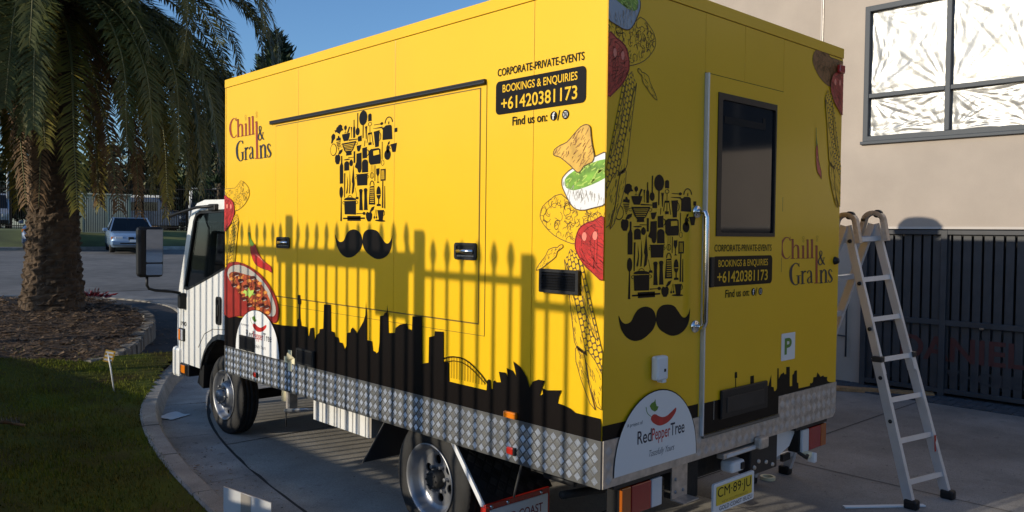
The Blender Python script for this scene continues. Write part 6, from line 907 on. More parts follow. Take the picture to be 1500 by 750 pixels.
m = MB(); m.box((1.0, 5.6, 1.33), (1.2, 5.75, 1.42), 'lamp_orange', .01); sub(m, 'dash_tray', cab)
m = MB(); m.holed([rrect(4.86, 1.02, 4.965, 1.285, .03), rrect(4.885, 1.05, 4.94, 1.255, .02)], lambda u, v: (CX0 - .004, u, v), 'black_plastic', (-.010, 0, 0)); m.box((CX0 - .006, 4.87, 1.03), (CX0 - .003, 4.955, 1.275), 'dark_void'); m.box((CX0 - .02, 4.895, 1.10), (CX0 - .008, 4.93, 1.21), 'black_plastic', .005); sub(m, 'door_handle', cab)
m = MB()
for k in range(len(arch) - 1):
    a, b = arch[k], arch[k + 1]; m.add([(CX0 - .02, *a), (CX0 + .18, *a), (CX0 + .18, *b), (CX0 - .02, *b)], [(0, 1, 2, 3)], 'black_plastic')
    ca, cb = [(4.82 + (p[0] - 4.82) * 1.10, .40 + (p[1] - .40) * 1.10) for p in (a, b)]; m.add([(CX0 - .02, *a), (CX0 - .02, *b), (CX0 - .006, *cb), (CX0 - .006, *ca)], [(0, 1, 2, 3)], 'black_plastic')
m.box((CX0 + .1, 5.28, .42), (CX1 - .1, 5.34, .9), 'black_plastic'); m.box((CX0 + .18, 4.4, .86), (CX1 - .18, 5.3, .895), 'black_plastic'); m.prism([(5.24, .60), (5.33, .55), (5.40, .40), (5.26, .36)], 0, CX0 - .012, CX0 + .15, 'black_plastic', .006); sub(m, 'wheel_arch', cab)
m = MB()
for q in ([(5.86, .57), (5.835, 1.25)], [(4.755, 1.0), (4.755, 2.14)], [(4.77, .985), (5.05, .965), (5.25, .90), (5.40, .75)]):
    for a, b in zip(q, q[1:]): m.beam((CX0 - .0015, *a), (CX0 - .0015, *b), .005, .003, 'seam' if False else 'joint_dark', (1, 0, 0))
sub(m, 'door_gap', cab)
m = MB(); m.box((CX0 - .018, 5.735, .775), (CX0 + .0, 5.86, .905), 'black_plastic', .004); m.box((CX0 - .028, 5.745, .785), (CX0 - .0185, 5.80, .895), 'lamp_clear', .004); m.box((CX0 - .028, 5.801, .785), (CX0 - .0185, 5.85, .895), 'lamp_orange', .004); sub(m, 'corner_lamp', cab)
m = MB(); m.box((CX0 - .03, 5.83, .395), (CX1 + .03, 6.02, .70), 'white_paint', .03); bp_ = tp(m, 'bumper'); m = MB(); m.box((CX0 - .02, 5.60, .43), (CX1 + .02, 5.828, .55), 'black_plastic', .01); m.box((CX0 - .03, 5.68, .455), (CX0 - .0205, 5.80, .535), 'lamp_orange', .003); sub(m, 'bumper_return', bp_)
a = Art('L', -CX0 + .003); a.text('190', -5.845, -5.70, .930, .975, 'black_print', 0, .01); a.done('lettering', cab); m = MB(); m.box((CX0 - .006, 5.82, 1.135), (CX0 - .001, 5.88, 1.165), 'black_plastic'); sub(m, 'side_mark', cab)
m = MB(); m.tube([(CX0 + .01, 5.05, 2.145), (CX0 - .02, 5.4, 2.135), (CX0 - .06, 5.68, 2.09), (CX0 - .10, 5.88, 2.05)], [.016, .015, .014, .02], 'black_plastic'); m.box((CX0 + .0, 5.02, 2.10), (CX0 + .05, 5.18, 2.165), 'black_plastic', .01); sub(m, 'mirror_bar', cab)
mr = pivot('mirror', truck, Vector((-.135, 5.76, 1.69)) - TR); mr.rotation_euler.z = math.radians(-10.5)
m = MB(); m.box((-.125, -.045, -.25), (.118, .07, .25), 'black_plastic', .035); m.build('shell', mr)
for z0, z1 in ((-.10, .225), (-.225, -.115)): m = MB(); m.prism(rrect(-.045, z0, .105, z1, .012), 1, -.052, -.046, 'mirror_glass'); m.build('mirror_glass', mr, (0, -.004, 0), (math.radians(2.5), 0, 0))
m = MB(); m.tube([(-.03, .0, -.24), (-.03, .0, -.33), (-.01, .01, -.365), (.05, .03, -.385), (.22, .05, -.405), (.285, .05, -.42), (.30, .05, -.45)], .014, 'black_plastic'); m.box((.27, .0, -.58), (.345, .10, -.42), 'black_plastic', .015); m.build('arm', mr)
# ================================================================ ladder
lad = thing('folding_ladder', (3.1, -.3, 0), 'aluminium folding ladder standing open behind the yellow truck', 'ladder')
LO = Vector((3.1, -.3, 0))
def lp(mb, name): return mb.build(name, lad, -LO)
f1, f2, h1, h2 = Vector((2.945, -.36, 0)), Vector((3.385, -.45, 0)), Vector((2.80, .09, 2.03)), Vector((3.13, .03, 2.05))
g1, g2 = Vector((2.62, .72, 0)), Vector((3.05, .66, 0))
def rail(a, b, t0, t1, w=.026, d=.058):
    m = MB(); dr = (b - a); x = Vector((1, -.18, 0)); m.beam(a + dr * t0, a + dr * t1, w, d, 'ladder_alu', dr.cross(x)); return m
for a, b in ((f1, h1), (f2, h2), (g1, h1), (g2, h2)):
    s = .012 if a in (f1, g1) else -.012
    lp(rail(a, b, .03, .52, .032, .066), 'outer_rail'); lp(rail(a + Vector((s * 3, 0, 0)), b, .46, .985), 'inner_rail')
    m = MB(); m.box((a.x - .035, a.y - .05, .0), (a.x + .035, a.y + .045, .07), 'black_plastic', .015); lp(m, 'foot')
    m = MB(); p = a.lerp(b, .515); m.box((p.x - .025, p.y - .045, p.z - .02), (p.x + .025, p.y + .03, p.z + .02), 'black_metal', .006); lp(m, 'lock_tab')
for k in range(7):
    t = (k + .62) / 7.12
    for a, b, c, d in ((f1, h1, f2, h2), (g1, h1, g2, h2)):
        p, q = a.lerp(b, t), c.lerp(d, t); m = MB(); e_ = (b - a).normalized()
        m.beam(p, q, .042, .026, 'ladder_alu', e_); m.beam(p + e_ * .018 + Vector((0, -.012, 0)), q + e_ * .018 + Vector((0, -.012, 0)), .02, .012, 'ladder_alu', e_); lp(m, 'rung')
for h in (h1, h2):
    m = MB(); P_ = [h + Vector((0, .072 * math.cos(t), .062 * math.sin(t) - .01)) for t in [math.pi * i / 10 for i in range(11)]]; P_ = [h + Vector((0, .105, -.14))] + P_ + [h + Vector((0, -.095, -.14))]
    for a, b in zip(P_, P_[1:]): m.beam(a, b + (b - a) * .12, .034, .050, 'aluminium_worn', (1, 0, 0))
    m.lathe([(-.024, .001), (-.022, .03), (.022, .03), (.024, .001)], h + Vector((0, -.03, .045)), 0, 'black_plastic', 14); lp(m, 'hinge')
for k, t in enumerate((.30, .45, .62, .78, .93)):
    p = f1.lerp(h1, t); m = MB(); m.lathe([(-.022, .001), (-.021, .014), (-.012, .015)], (p.x, p.y, p.z), 0, 'black_plastic', 12); lp(m, 'rivet')
m = MB(); p = f2.lerp(h2, .20); m.beam(p + Vector((-.02, -.03, -.06)), p + Vector((-.02, -.025, .06)), .03, .004, 'lamp_red', (0, 1, 0)); lp(m, 'warning_label')

# ================================================================ palm
PB = Vector((.37, 11.4, .62))
palm = thing('palm_tree', PB, 'large date palm with rough trunk and drooping fronds in the mulch bed', 'palm')
m = MB(); NS, NR = 72, 190; V = []
for j in range(NR + 1):
    z = -.15 + 5.15 * j / NR; zz = max(0, z)
    r0 = interp(zz, ((0, .46), (.12, .425), (.35, .39), (.9, .35), (1.6, .322), (2.6, .295), (3.6, .285), (5, .30)))
    for i in range(NS):
        th = 2 * math.pi * i / NS; u = th / (2 * math.pi) * 9; v = z / .10 + .32 * math.sin(th * 2 + 1) ; row = math.floor(v + .25 * (u % 1)); 
        fu = (u + .5 * (row % 2)) % 1; fv = (v + .25 * (u % 1)) % 1
        boss = (1 - abs(fu - .5) * 2) ** .6 * (fv ** .8) * .060
        nz_ = noise.noise(Vector((math.cos(th) * 3, math.sin(th) * 3, z * 4))) * .018 + noise.noise(Vector((math.cos(th) * 7, math.sin(th) * 7, z * 22))) * .022
        rr = r0 + boss * (1.0 if z > .2 else .6) + nz_ * (1.5 if z < .5 else 1); V.append((rr * math.cos(th) + .03 * z * .3, rr * math.sin(th), z))
m.add(V, [(j * NS + i, j * NS + (i + 1) % NS, (j + 1) * NS + (i + 1) % NS, (j + 1) * NS + i) for j in range(NR) for i in range(NS)], 'trunk', False); m.build('trunk', palm)
def frond(seed, e0, Lf, droop, mt, nl=140, wid=.36):
    R_ = random.Random(seed); m = MB(); N = 26; pts = []; p = Vector((0, 0, 0)); el = e0; ds = Lf / N; sway = R_.uniform(-.015, .015); az = 0
    for i in range(N + 1):
        pts.append((p.copy(), el, az)); f = i / N; el -= droop * (.35 + 1.3 * f) / N; el = max(el, -1.50 + .05 * math.sin(seed)); az += sway
        p = p + Vector((math.cos(el) * math.cos(az), math.cos(el) * math.sin(az), math.sin(el))) * ds
    m.tube([q[0] for q in pts], [lerp(.028, .004, i / N) for i in range(N + 1)], 'rachis', 5)
    for k in range(nl):
        f = .12 + .88 * k / nl; x = f * N; i = min(int(x), N - 1); a, b = pts[i][0], pts[i + 1][0]; o = a.lerp(b, x - i); el, az = pts[i][1], pts[i][2]
        t = (b - a).normalized(); sd = Vector((-math.sin(az), math.cos(az), 0)); up = sd.cross(t) * -1
        if up.z < 0 and abs(el) < 1.2: up = -up
        ll = wid * (math.sin(math.pi * min(1, .12 + f * .88)) ** .45) * R_.uniform(.8, 1.12); ll = max(ll, .14)
        for s in (-1, 1):
            fa = R_.uniform(.75, 1.05); d = (sd * s * math.sin(fa) + t * math.cos(fa) + up * R_.uniform(-.10, .32)).normalized(); w = .014
            mid = o + d * ll * .5; tip = o + d * ll + Vector((0, 0, -.06 * R_.uniform(.3, 1.8))); wv = d.cross(up).normalized() * w
            k0 = len(m.v); m.v += [tuple(o - wv * .4), tuple(mid - wv), tuple(tip), tuple(mid + wv), tuple(o + wv * .4)]; m.f.append((k0, k0 + 1, k0 + 3, k0 + 4)); m.f.append((k0 + 1, k0 + 2, k0 + 3)); z = m.mi(mt); m.m += [z, z]; m.sm += [False, False]
    return m.mesh('frond')
FR = {'up': [frond(k, 1.05, 4.0, 2.3, 'frond_green') for k in range(3)], 'mid': [frond(10 + k, .55, 4.3, 2.5, 'frond_green') for k in range(4)], 'low': [frond(20 + k, -.05, 4.1, 1.95, 'frond_green') for k in range(3)],
      'olive': [frond(30 + k, -.35, 3.7, 1.6, 'frond_olive', 90, .34) for k in range(2)], 'dead': [frond(40 + k, -.75, 3.3, 1.1, 'frond_dead', 70, .26) for k in range(2)]}
CR_ = Vector((.045, 0, 4.98)); i = 0
for kind, n, r in (('up', 18, .10), ('mid', 34, .18), ('low', 60, .24), ('olive', 22, .28), ('dead', 16, .30)):
    for k in range(n):
        a = 2.399963 * i + rnd.uniform(-.12, .12); i += 1
        if kind == 'olive' : a = 2 * math.pi * k / n + .35
        if kind == 'dead': a = 2 * math.pi * k / n + .1
        sc = rnd.uniform(.88, 1.08)
        o = put('frond', FR[kind][k % len(FR[kind])], palm, CR_ + Vector((r * math.cos(a), r * math.sin(a), {'up': .25, 'mid': .1, 'low': -.12, 'olive': -.3, 'dead': -.45}[kind] + rnd.uniform(-.1, .1))), (rnd.uniform(-.12, .12), rnd.uniform(-.12, .14), a), (sc, sc, sc))
        if kind in ('olive', 'dead'): o['label'] = {'olive': 'sunlit olive yellow frond hanging', 'dead': 'dry brown frond hanging by the trunk'}[kind]

# ================================================================ trees behind
def tree(name, base, height, rx, label, cat, mt, n=4200, lean=0, kind='broad', z0=.3, group=None, leaf=.16):
    t = thing(name, base, label, cat, group); R_ = random.Random(int(base[0] * 91 + base[1] * 17)); m = MB()
    m.tube([(0, 0, -.2), (lean * .3, 0, height * .3), (lean * .7, .1, height * .65), (lean, 0, height * .92)], [height * .022 + .06, height * .018 + .04, height * .01 + .02, .02], 'bark', 8)
    for k in range(7):
        a = R_.uniform(0, 6.28); z = height * R_.uniform(.3, .75); l = rx * R_.uniform(.5, .95); m.tube([(lean * z / height, 0, z), (lean * z / height + l * .5 * math.cos(a), l * .5 * math.sin(a), z + l * .35), (lean * z / height + l * math.cos(a), l * math.sin(a), z + l * .55)], [.06, .035, .012], 'bark', 6)
    m.build('trunk', t); m = MB(); cl = []
    for k in range(70 if kind == 'broad' else 110):
        if kind == 'broad':
            while True:
                u = Vector((R_.uniform(-1, 1), R_.uniform(-1, 1), R_.uniform(-1, 1)))
                if .25 < u.length < 1: break
            c = Vector((u.x * rx + lean * .8, u.y * rx, lerp(z0, 1, (u.z + 1) / 2) * height)); rr = rx * R_.uniform(.16, .34)
        else:
            f = R_.random() ** .8; z = lerp(z0, 1.0, f); a = R_.uniform(0, 6.28); q = rx * (1 - f) ** .75 * R_.uniform(.35, 1.0); c = Vector((q * math.cos(a), q * math.sin(a), z * height)); rr = .35 * R_.uniform(.6, 1.2)
        cl.append((c, rr))
    per = n // len(cl)
    for c, rr in cl:
        for k in range(per):
            p = c + Vector((R_.gauss(0, .45), R_.gauss(0, .45), R_.gauss(0, .40 if kind == 'broad' else .7))) * rr; s = leaf * R_.uniform(.5, 1.2)
            if kind == 'broad': d = Vector((R_.gauss(0, 1), R_.gauss(0, 1), R_.gauss(-.2, .8))).normalized()
            else: d = (Vector((p.x, p.y, 0)).normalized() * .8 + Vector((R_.gauss(0, .4), R_.gauss(0, .4), R_.uniform(.5, 1.3)))).normalized()
            e_ = d.orthogonal().normalized(); e_ = Matrix.Rotation(R_.uniform(0, 6.28), 3, d) @ e_; w = s * (.32 if kind == 'broad' else .14)
            m.face([p - d * s * .5, p + e_ * w, p + d * s * .6, p - e_ * w], mt)
    m.build('crown', t); return t
GB = 1.75
tree('conifer_tree', (19.0, 40.9, GB), 10.9, 4.6, 'dark conifer with upright tips showing above the truck roof', 'tree', 'leaf_dark', 14000, 0, 'cone', .12, leaf=.6)
tree('conifer_tree', (16.0, 41.4, GB), 8.3, 2.2, 'shorter dark conifer beside the tall conifer', 'tree', 'leaf_dark', 5000, 0, 'cone', .12, leaf=.38)
tree('gum_tree', (17.6, 45.4, GB), 9.6, 3.0, 'tall olive gum tree behind the cab', 'tree', 'leaf_olive', 5200, .5, 'broad', .25, leaf=.3)
FT = [(5.2, 57, 5.2, 2.6, 'leaf_mid'), (8.2, 56, 4.4, 2.3, 'leaf_olive'), (10.4, 55.5, 5.6, 2.6, 'leaf_dark'), (13.0, 54, 4.6, 2.4, 'leaf_mid'), (15.2, 53, 5.8, 2.6, 'leaf_olive'), (17.8, 51.5, 5.0, 2.5, 'leaf_mid'), (20.4, 50, 6.4, 2.8, 'leaf_dark'), (2.6, 58.5, 4.6, 2.6, 'leaf_olive'), (22.5, 47, 6, 2.8, 'leaf_mid')]
for x, y, h, r, mt in FT: tree('background_tree', (x, y, GB), h, r, {'leaf_mid': 'mid green leafy tree in the far row beyond the yard fence', 'leaf_olive': 'pale olive tree in the far row beyond the yard fence', 'leaf_dark': 'dark green tree in the far row beyond the yard fence'}[mt], 'tree', mt, 5200, rnd.uniform(-.3, .3), 'broad', .12, 'trees beyond the yard fence', .34)
# ================================================================ yard fence across the road
A_, B_ = Vector((5.6, 49.9, GB)), Vector((17.0, 36.6, GB)); dv = (B_ - A_); fl_ = dv.length; ang = math.atan2(dv.y, dv.x)
yf = thing('yard_fence', A_, 'tall black picket security fence across the road', 'fence', rz=ang)
m = MB(); n = int(fl_ / .13)
for k in range(n): m.box((k * .13 - .012, -.012, .05), (k * .13 + .012, .012, 2.45 + (.05 if k % 2 else 0)), 'fence_black')
tag(m.build('picket', yf), kind='stuff')
for z in (.2, 2.2): m = MB(); m.box((0, -.02, z), (fl_, .02, z + .05), 'fence_black'); m.build('rail', yf)
for k in range(8): m = MB(); m.box((-.045, -.045, 0), (.045, .045, 2.55), 'fence_black', .006); m.build('post', yf, (k * fl_ / 7, 0.06, 0))
# utility enclosure
kc = atp = Vector((9.02, 38.5, 1.66)); ki = thing('utility_enclosure', kc, 'pale green utility enclosure with slatted doors across the road', 'enclosure', rz=-.285)
m = MB(); m.box((-1.25, -.0, -.1), (1.25, 1.0, 1.78), 'kiosk_green', .02); m.build('cabinet', ki); m = MB(); m.box((-1.3, -.1, 1.783), (1.3, 1.06, 1.86), 'kiosk_slat', .02); m.build('roof', ki)
for x0, x1 in ((-.78, .18), (.26, 1.15)):
    d = MB(); d.box((x0, -.03, .02), (x1, -.003, 1.68), 'window_frame'); d = d.build('door', ki); ns = int((x1 - x0) / .075)
    s_ = MB(); s_.box((-.021, -.055, .05), (.021, -.031, 1.65), 'kiosk_slat'); s_ = s_.mesh('slat')
    for k in range(ns): put('slat', s_, d, (x0 + .05 + k * .075, 0, 0))
    f_ = MB()
    for a, b in (((x0 - .03, -.06, .0), (x0 + .02, -.004, 1.70)), ((x1 - .02, -.061, .0), (x1 + .03, -.004, 1.70)), ((x0 + .021, -.058, 1.651), (x1 - .021, -.004, 1.70)), ((x0 + .021, -.058, .0), (x1 - .021, -.004, .049))): f_.box(a, b, 'kiosk_green')
    f_.build('frame', d)
# ================================================================ vehicles
def car(name, loc, rz, label, cat, paint, W=1.74, H=1.40, suv=False):
    t = thing(name, loc, label, cat, rz=rz); hw = W / 2; sh = .92 if suv else .80; hd = 1.02 if suv else .78; gl = .22 if suv else .17
    m = MB(); ST = [(-2.22, .80, .32, .50), (-2.16, .93, .24, hd - .14), (-1.95, .98, .22, hd - .05), (-1.2, 1, .22, hd + .03), (-.75, 1, .20, hd + .10), (.6, 1, .20, sh + .12), (1.55, 1, .22, sh + .14), (2.05, .96, .26, sh + .10), (2.2, .86, .36, sh - .05)]
    V = []; K = 10
    for y, wf_, zb, zt in ST:
        w = hw * wf_; V += [(-w * .92, y, zb), (-w, y, lerp(zb, zt, .25)), (-w, y, lerp(zb, zt, .62)), (-w * .95, y, zt - .03), (-w * .80, y, zt), (w * .80, y, zt), (w * .95, y, zt - .03), (w, y, lerp(zb, zt, .62)), (w, y, lerp(zb, zt, .25)), (w * .92, y, zb)]
    Fc = [tuple(range(K)), tuple(len(V) - 1 - k for k in range(K))]
    for s in range(len(ST) - 1):
        for k in range(K): Fc.append((s * K + k, s * K + (k + 1) % K, (s + 1) * K + (k + 1) % K, (s + 1) * K + k))
    m.add(V, Fc, paint, True); m.build('body', t)
    def ring(y, w, z): return [(-w, y, z), (w, y, z)]
    zb = hd + .08; yb0, yb1, yt0, yt1 = -.85, 1.75, -.10, 1.05
    if suv: yb1, yt1 = 2.1, 1.95
    b0, b1, t0, t1 = hw * .92, hw * .90, hw * .70, hw * .68
    m = MB(); m.add([(-b0, yb0, zb), (b0, yb0, zb), (b1, yb1, zb + .05), (-b1, yb1, zb + .05), (-t0, yt0, H - .03), (t0, yt0, H - .03), (t1, yt1, H - .02), (-t1, yt1, H - .02)], [(0, 1, 5, 4), (1, 2, 6, 5), (2, 3, 7, 6), (3, 0, 4, 7)], 'car_glass'); m.build('glasshouse', t)
    m = MB(); m.add([(-b0 * .86, yb0 + .12, .55), (b0 * .86, yb0 + .12, .55), (b1 * .86, yb1 - .2, .55), (-b1 * .86, yb1 - .2, .55), (-t0 * .9, yt0 + .08, H - .08), (t0 * .9, yt0 + .08, H - .08), (t1 * .9, yt1 - .1, H - .08), (-t1 * .9, yt1 - .1, H - .08)], [(0, 1, 2, 3)], 'interior')
    for x in (-.38, .38): m.box((x - .24, .15, .5), (x + .24, .32, H - .25), 'interior', .05)
    m.build('seats', t)
    m = MB(); m.box((-t0, yt0, H - .035), (t0, yt1, H), paint, .02)
    for s in (-1, 1): m.beam((s * b0, yb0, zb - .02), (s * t0, yt0 + .02, H - .02), .06, .05, paint, (1, 0, 0)); m.beam((s * b1, yb1, zb + .03), (s * t1, yt1, H - .02), .10, .05, paint, (1, 0, 0)); m.beam((s * (b0 + b1) / 2, .55, zb), (s * t0, .52, H - .02), .06, .05, 'black_plastic', (1, 0, 0))
    m.build('roof', t)
    zl = hd - .20
    for s in (-1, 1):
        m = MB(); m.box((s * hw * .48, -2.19, zl - .065), (s * hw * .80, -2.06, zl + .07), 'lamp_clear', .02); m.build('headlight', t); m = MB(); m.box((s * hw * .81, -2.15, zl - .06), (s * hw * .95, -2.02, zl + .065), 'lamp_orange', .015); m.build('indicator', t)
        m = MB(); m.box((s * hw * .03, -2.235, zl - .07), (s * hw * .26, -2.12, zl + .06), 'black_plastic', .02); m.build('grille', t)
        m = MB(); m.box((s * (hw + .02), -.72, zb + .0), (s * (hw + .19), -.62, zb + .13), paint, .03); m.build('wing_mirror', t)
        for y in (-1.38, 1.35):
            w = pivot('wheel', t, (s * (hw - .12), y, .31)); q = MB(); q.lathe([(-.1, .2), (-.1, .28), (-.08, .31), (.08, .31), (.1, .28), (.1, .2)], (0, 0, 0), 0, 'rubber', 24); q.build('tyre', w); q = MB(); q.lathe([(-.09, .2), (-.07, .1), (-.08, .001)], (0, 0, 0), 0, 'rim_silver', 16); q.lathe([(.09, .2), (.07, .1), (.08, .001)], (0, 0, 0), 0, 'rim_silver', 16); q.build('rim', w)
    m = MB(); m.box((-hw * .95, -2.30, .30), (hw * .95, -2.12, .50), paint, .05); m.box((-hw * .6, -2.305, .36), (hw * .6, -2.29, .41), 'black_plastic'); m.build('bumper', t)
    m = MB(); m.box((-.19, -2.325, .44), (.19, -2.305, .54), 'white_plastic'); m.build('number_plate', t)
    return t
car('sedan', (8.72, 33.6, zg(33.6) + .01), -.24, 'silver blue saloon car parked facing the driveway across the road', 'car', 'car_blue', 1.78, 1.43)
car('four_wheel_drive', (6.35, 36.3, zg(34.6) + .01), -.30, 'dark blue four wheel drive parked half behind the palm trunk', 'car', 'car_dark', 1.82, 1.78, True)
def van(loc, rz, label, paint, L_=4.6, H=1.95, W=1.9):
    t = thing('van', loc, label, 'van', rz=rz); m = MB(); m.prism([(-L_ / 2, .3), (-L_ / 2, .95), (-L_ / 2 + .5, 1.15), (-L_ / 2 + 1.1, H - .06), (-L_ / 2 + 1.4, H), (L_ / 2, H), (L_ / 2, .3)], 0, -W / 2, W / 2, paint, .06); m.build('body', t)
    m = MB(); slab(m, [(-W * .44, -L_ / 2 + .56, 1.2), (W * .44, -L_ / 2 + .56, 1.2), (W * .40, -L_ / 2 + 1.05, H - .14), (-W * .40, -L_ / 2 + 1.05, H - .14)], (0, -.03, .03), 'car_glass'); m.build('windscreen', t)
    for s in (-1, 1):
        m = MB(); m.box((s * (W / 2 + .004), -L_ / 2 + 1.2, 1.15), (s * (W / 2 - .02), L_ / 2 - .4, H - .25), 'car_glass', .002); m.build('side_window', t); m = MB(); m.box((s * W * .30, -L_ / 2 - .03, .72), (s * W * .46, -L_ / 2 + .04, .90), 'lamp_clear', .02); m.build('headlight', t)
        for y in (-L_ * .3, L_ * .3): m = MB(); m.lathe([(-.1, .001), (-.1, .28), (-.08, .32), (.08, .32), (.1, .28), (.1, .001)], (s * (W / 2 - .12), y, .32), 0, 'rubber', 20); m.build('wheel', t)
    m = MB(); m.box((-W * .47, -L_ / 2 - .06, .32), (W * .47, -L_ / 2 + .1, .55), 'black_plastic', .04); m.box((-.35, -L_ / 2 - .02, .62), (.35, -L_ / 2 + .03, .75), 'black_plastic'); m.build('bumper', t)
van((7.3, 53.2, GB), -.2, 'silver van parked behind the yard fence near the light pole', 'car_silver', 4.8, 2.1); van((16.6, 44.2, GB), -.5, 'white van with curved roof parked behind the yard fence beside the conifers', 'white_paint', 5.0, 2.5); van((13.6, 46.4, GB), .9, 'dark van parked behind the yard fence below the shed roof', 'car_dark', 4.6, 1.9)
sh = thing('shed', (12.6, 50.6, GB), 'long low shed with pale metal roof behind the yard fence', 'shed', rz=-.75); m = MB(); m.box((-3.4, 0, 0), (3.4, 2.5, 2.02), 'brick_far'); m.build('wall', sh); m = MB(); m.box((-3.6, -.3, 2.023), (3.6, 2.8, 2.16), 'roof_metal'); m.build('roof', sh)
for k in range(3): m = MB(); m.box((-2.8 + k * 2.1, -.03, .7), (-1.6 + k * 2.1, -.003, 1.6), 'car_glass'); m.build('window', sh)
lpz = thing('light_pole', (7.85, 51.6, GB), 'slim pale grey light pole rising beside the silver van', 'pole'); m = MB(); m.tube([(0, 0, 0), (0, 0, 4), (0, 0, 8.5)], [.075, .06, .045], 'roof_metal', 10); m.build('pole', lpz); m = MB(); m.tube([(0, 0, 8.4), (.4, -.1, 8.75), (1.0, -.25, 8.8)], .03, 'roof_metal'); m.box((.95, -.36, 8.74), (1.5, -.2, 8.84), 'roof_metal', .03); m.build('lamp_arm', lpz)
# ================================================================ small things
gs = thing('stake_sign', (-.158, 6.779, .14), 'small faded red and white sign on a leaning stake in the lawn', 'sign')
m = MB(); m.tube([(0, 0, -.03), (-.03, .03, .26), (-.055, .06, .46)], .008, 'white_plastic', 6); m.build('stake', gs); m = MB(); m.box((-.05, -.005, -.065), (.05, .005, .065), 'tan_print'); 
for z in (-.04, 0, .04): m.box((-.042, -.008, z - .009), (.036, -.0052, z + .009), 'white_print')
m.build('board', gs, (-.04, .048, .39), (0, .25, -.45))
m = MB(); NN = 7; V = []
for j in range(NN):
    for i in range(NN): V.append((-.13 + .26 * i / (NN - 1) + rnd.uniform(-.004, .004), -.095 + .19 * j / (NN - 1), .006 + .03 * max(0, j / (NN - 1) - .55) + .008 * noise.noise(Vector((i * .6, j * .6, 2)))))
m.add(V, [(j * NN + i, j * NN + i + 1, (j + 1) * NN + i + 1, (j + 1) * NN + i) for j in range(NN - 1) for i in range(NN - 1)], 'white_print', True); tag(m.build('paper_sheet', None, (.09, 5.74, .018), (0, 0, .5)), 'crumpled white paper lying in the gutter beside the front wheel', 'paper')
bd = thing('board_sign', (-1.07, 1.60, .14), 'white corflute board with a grey stripe standing on the kerb', 'sign', rz=-.77)
m = MB(); m.prism([(-.13, .0), (.13, .0), (.13, .30), (-.13, .385)], 1, -.004, .004, 'white_print'); m.build('board', bd); m = MB(); m.prism([(-.035, .02), (.02, .02), (.02, .332), (-.035, .352)], 1, -.0062, -.0045, 'grey_print'); m.build('stripe', bd); m = MB(); m.beam((0, .012, -.12), (0, .012, .25), .03, .01, 'timber', (0, 1, 0)); m.build('stake', bd)
m = MB(); m.lathe([(0, .040), (.024, .040), (.024, .058), (0, .058)], (0, 0, 0), 2, 'masking_tape', 32, closed=True, smooth=False); tag(m.build('tape_roll', None, (2.80, .67, .0045)), 'roll of cream masking tape lying on the concrete beside the truck', 'tape')
tag((lambda q: (q.box((-.85, -.07, 0), (.85, .07, .045), 'timber', .004), q.build('timber_plank', None, (6.95, 1.8, .005), (0, 0, math.radians(-62))))[1])(MB()), 'short timber plank lying by the wall near the ladder', 'plank')
tag((lambda q: (q.box((-.02, -.3, 0), (.02, .3, .012), 'white_plastic', .003), q.build('plastic_strip', None, (2.83, -.22, .005), (0, 0, math.radians(52))))[1])(MB()), 'white plastic strip lying by the ladder foot', 'strip')
dl = thing('fallen_frond', (-1.42, 5.80, .135), 'dry brown fallen palm frond piece lying on the lawn', 'leaf', rz=2.2); m = MB()
m.tube([(-.25, 0, .03), (0, .02, .05), (.2, 0, .03)], [.012, .01, .004], 'frond_dead', 6)
for k in range(16):
    x = -.2 + .025 * k
    for s in (-1, 1): m.face([(x, .01 * s, .045), (x + .05, .05 * s, .06 + rnd.uniform(-.02, .03)), (x + .11, .10 * s, .03 + rnd.uniform(0, .05)), (x + .04, .03 * s, .04)], 'frond_dead')
m.build('leaflets', dl)
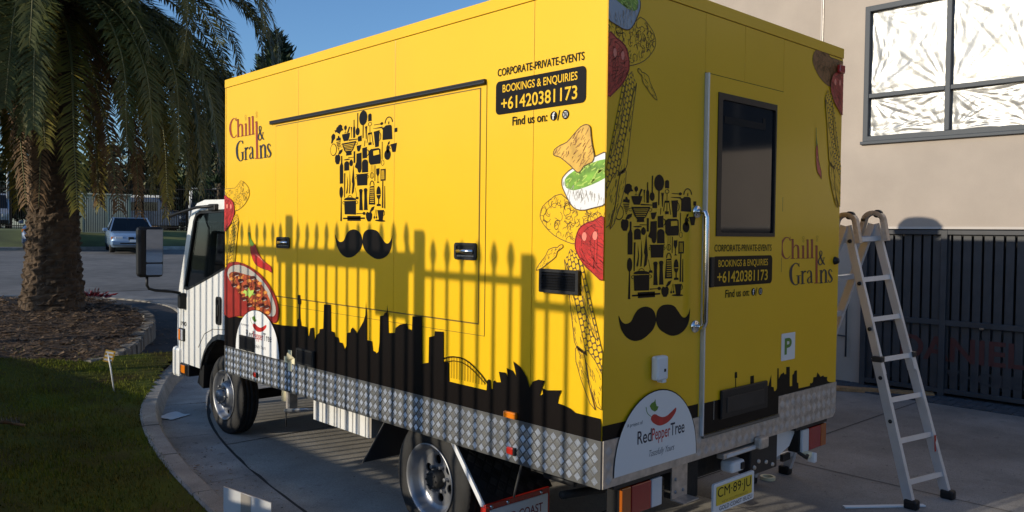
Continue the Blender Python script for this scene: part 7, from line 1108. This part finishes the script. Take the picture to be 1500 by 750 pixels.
rp = thing('red_plant', (1.60, 13.9, zlawn(1.6, 13.9)), 'low red leaved plant beyond the palm trunk at the bed edge', 'plant'); m = MB()
for k in range(160):
    d = Vector((rnd.gauss(0, 1), rnd.gauss(0, 1), rnd.uniform(.1, 1))).normalized(); p = d * rnd.uniform(.05, .22) * Vector((1.8, 1, .5)); p = Vector((d.x * rnd.uniform(.05, .5), d.y * rnd.uniform(.05, .25), d.z * rnd.uniform(.03, .18))); e_ = d.orthogonal().normalized() * .02
    m.face([p - d * .05, p + e_, p + d * .07, p - e_], 'red_dark')
m.build('leaves', rp)

# dry leaves and grit gathered along the kerb and in the gutter
m = MB(); g0 = offs(fine, .2); g1 = offs(fine, .62)
for k in range(520):
    i = rnd.randrange(60, 115); f = rnd.random() ** 2.2; p = g0[i].lerp(g1[i], f) + Vector((rnd.uniform(-.06, .06), rnd.uniform(-.06, .06), 0)); a = rnd.uniform(0, 6.28); r = rnd.choice((.006, .008, .012, .02)); z = zg(p.y) + .026
    m.face([(p.x + r * math.cos(a), p.y + r * math.sin(a), z), (p.x + r * .4 * math.cos(a + 1.6), p.y + r * .4 * math.sin(a + 1.6), z + rnd.uniform(0, .006)), (p.x - r * math.cos(a), p.y - r * math.sin(a), z), (p.x + r * .4 * math.cos(a - 1.6), p.y + r * .4 * math.sin(a - 1.6), z + rnd.uniform(0, .006))], rnd.choice(('mulch_chip', 'mulch_chip', 'frond_dead', 'joint_dark')))
for k in range(260):
    x, y = rnd.uniform(2.6, 6.9), rnd.uniform(-1.2, 3.2); a = rnd.uniform(0, 6.28); r = rnd.choice((.004, .006, .01)); z = .009
    m.face([(x + r * math.cos(a), y + r * math.sin(a), z), (x + r * .5 * math.cos(a + 1.6), y + r * .5 * math.sin(a + 1.6), z + .002), (x - r * math.cos(a), y - r * math.sin(a), z), (x + r * .5 * math.cos(a - 1.6), y + r * .5 * math.sin(a - 1.6), z + .003)], rnd.choice(('mulch_chip', 'joint_dark', 'stone')))
tag(m.build('leaf_litter'), 'dry leaf litter and grit scattered over gutter and concrete', 'litter', kind='stuff')
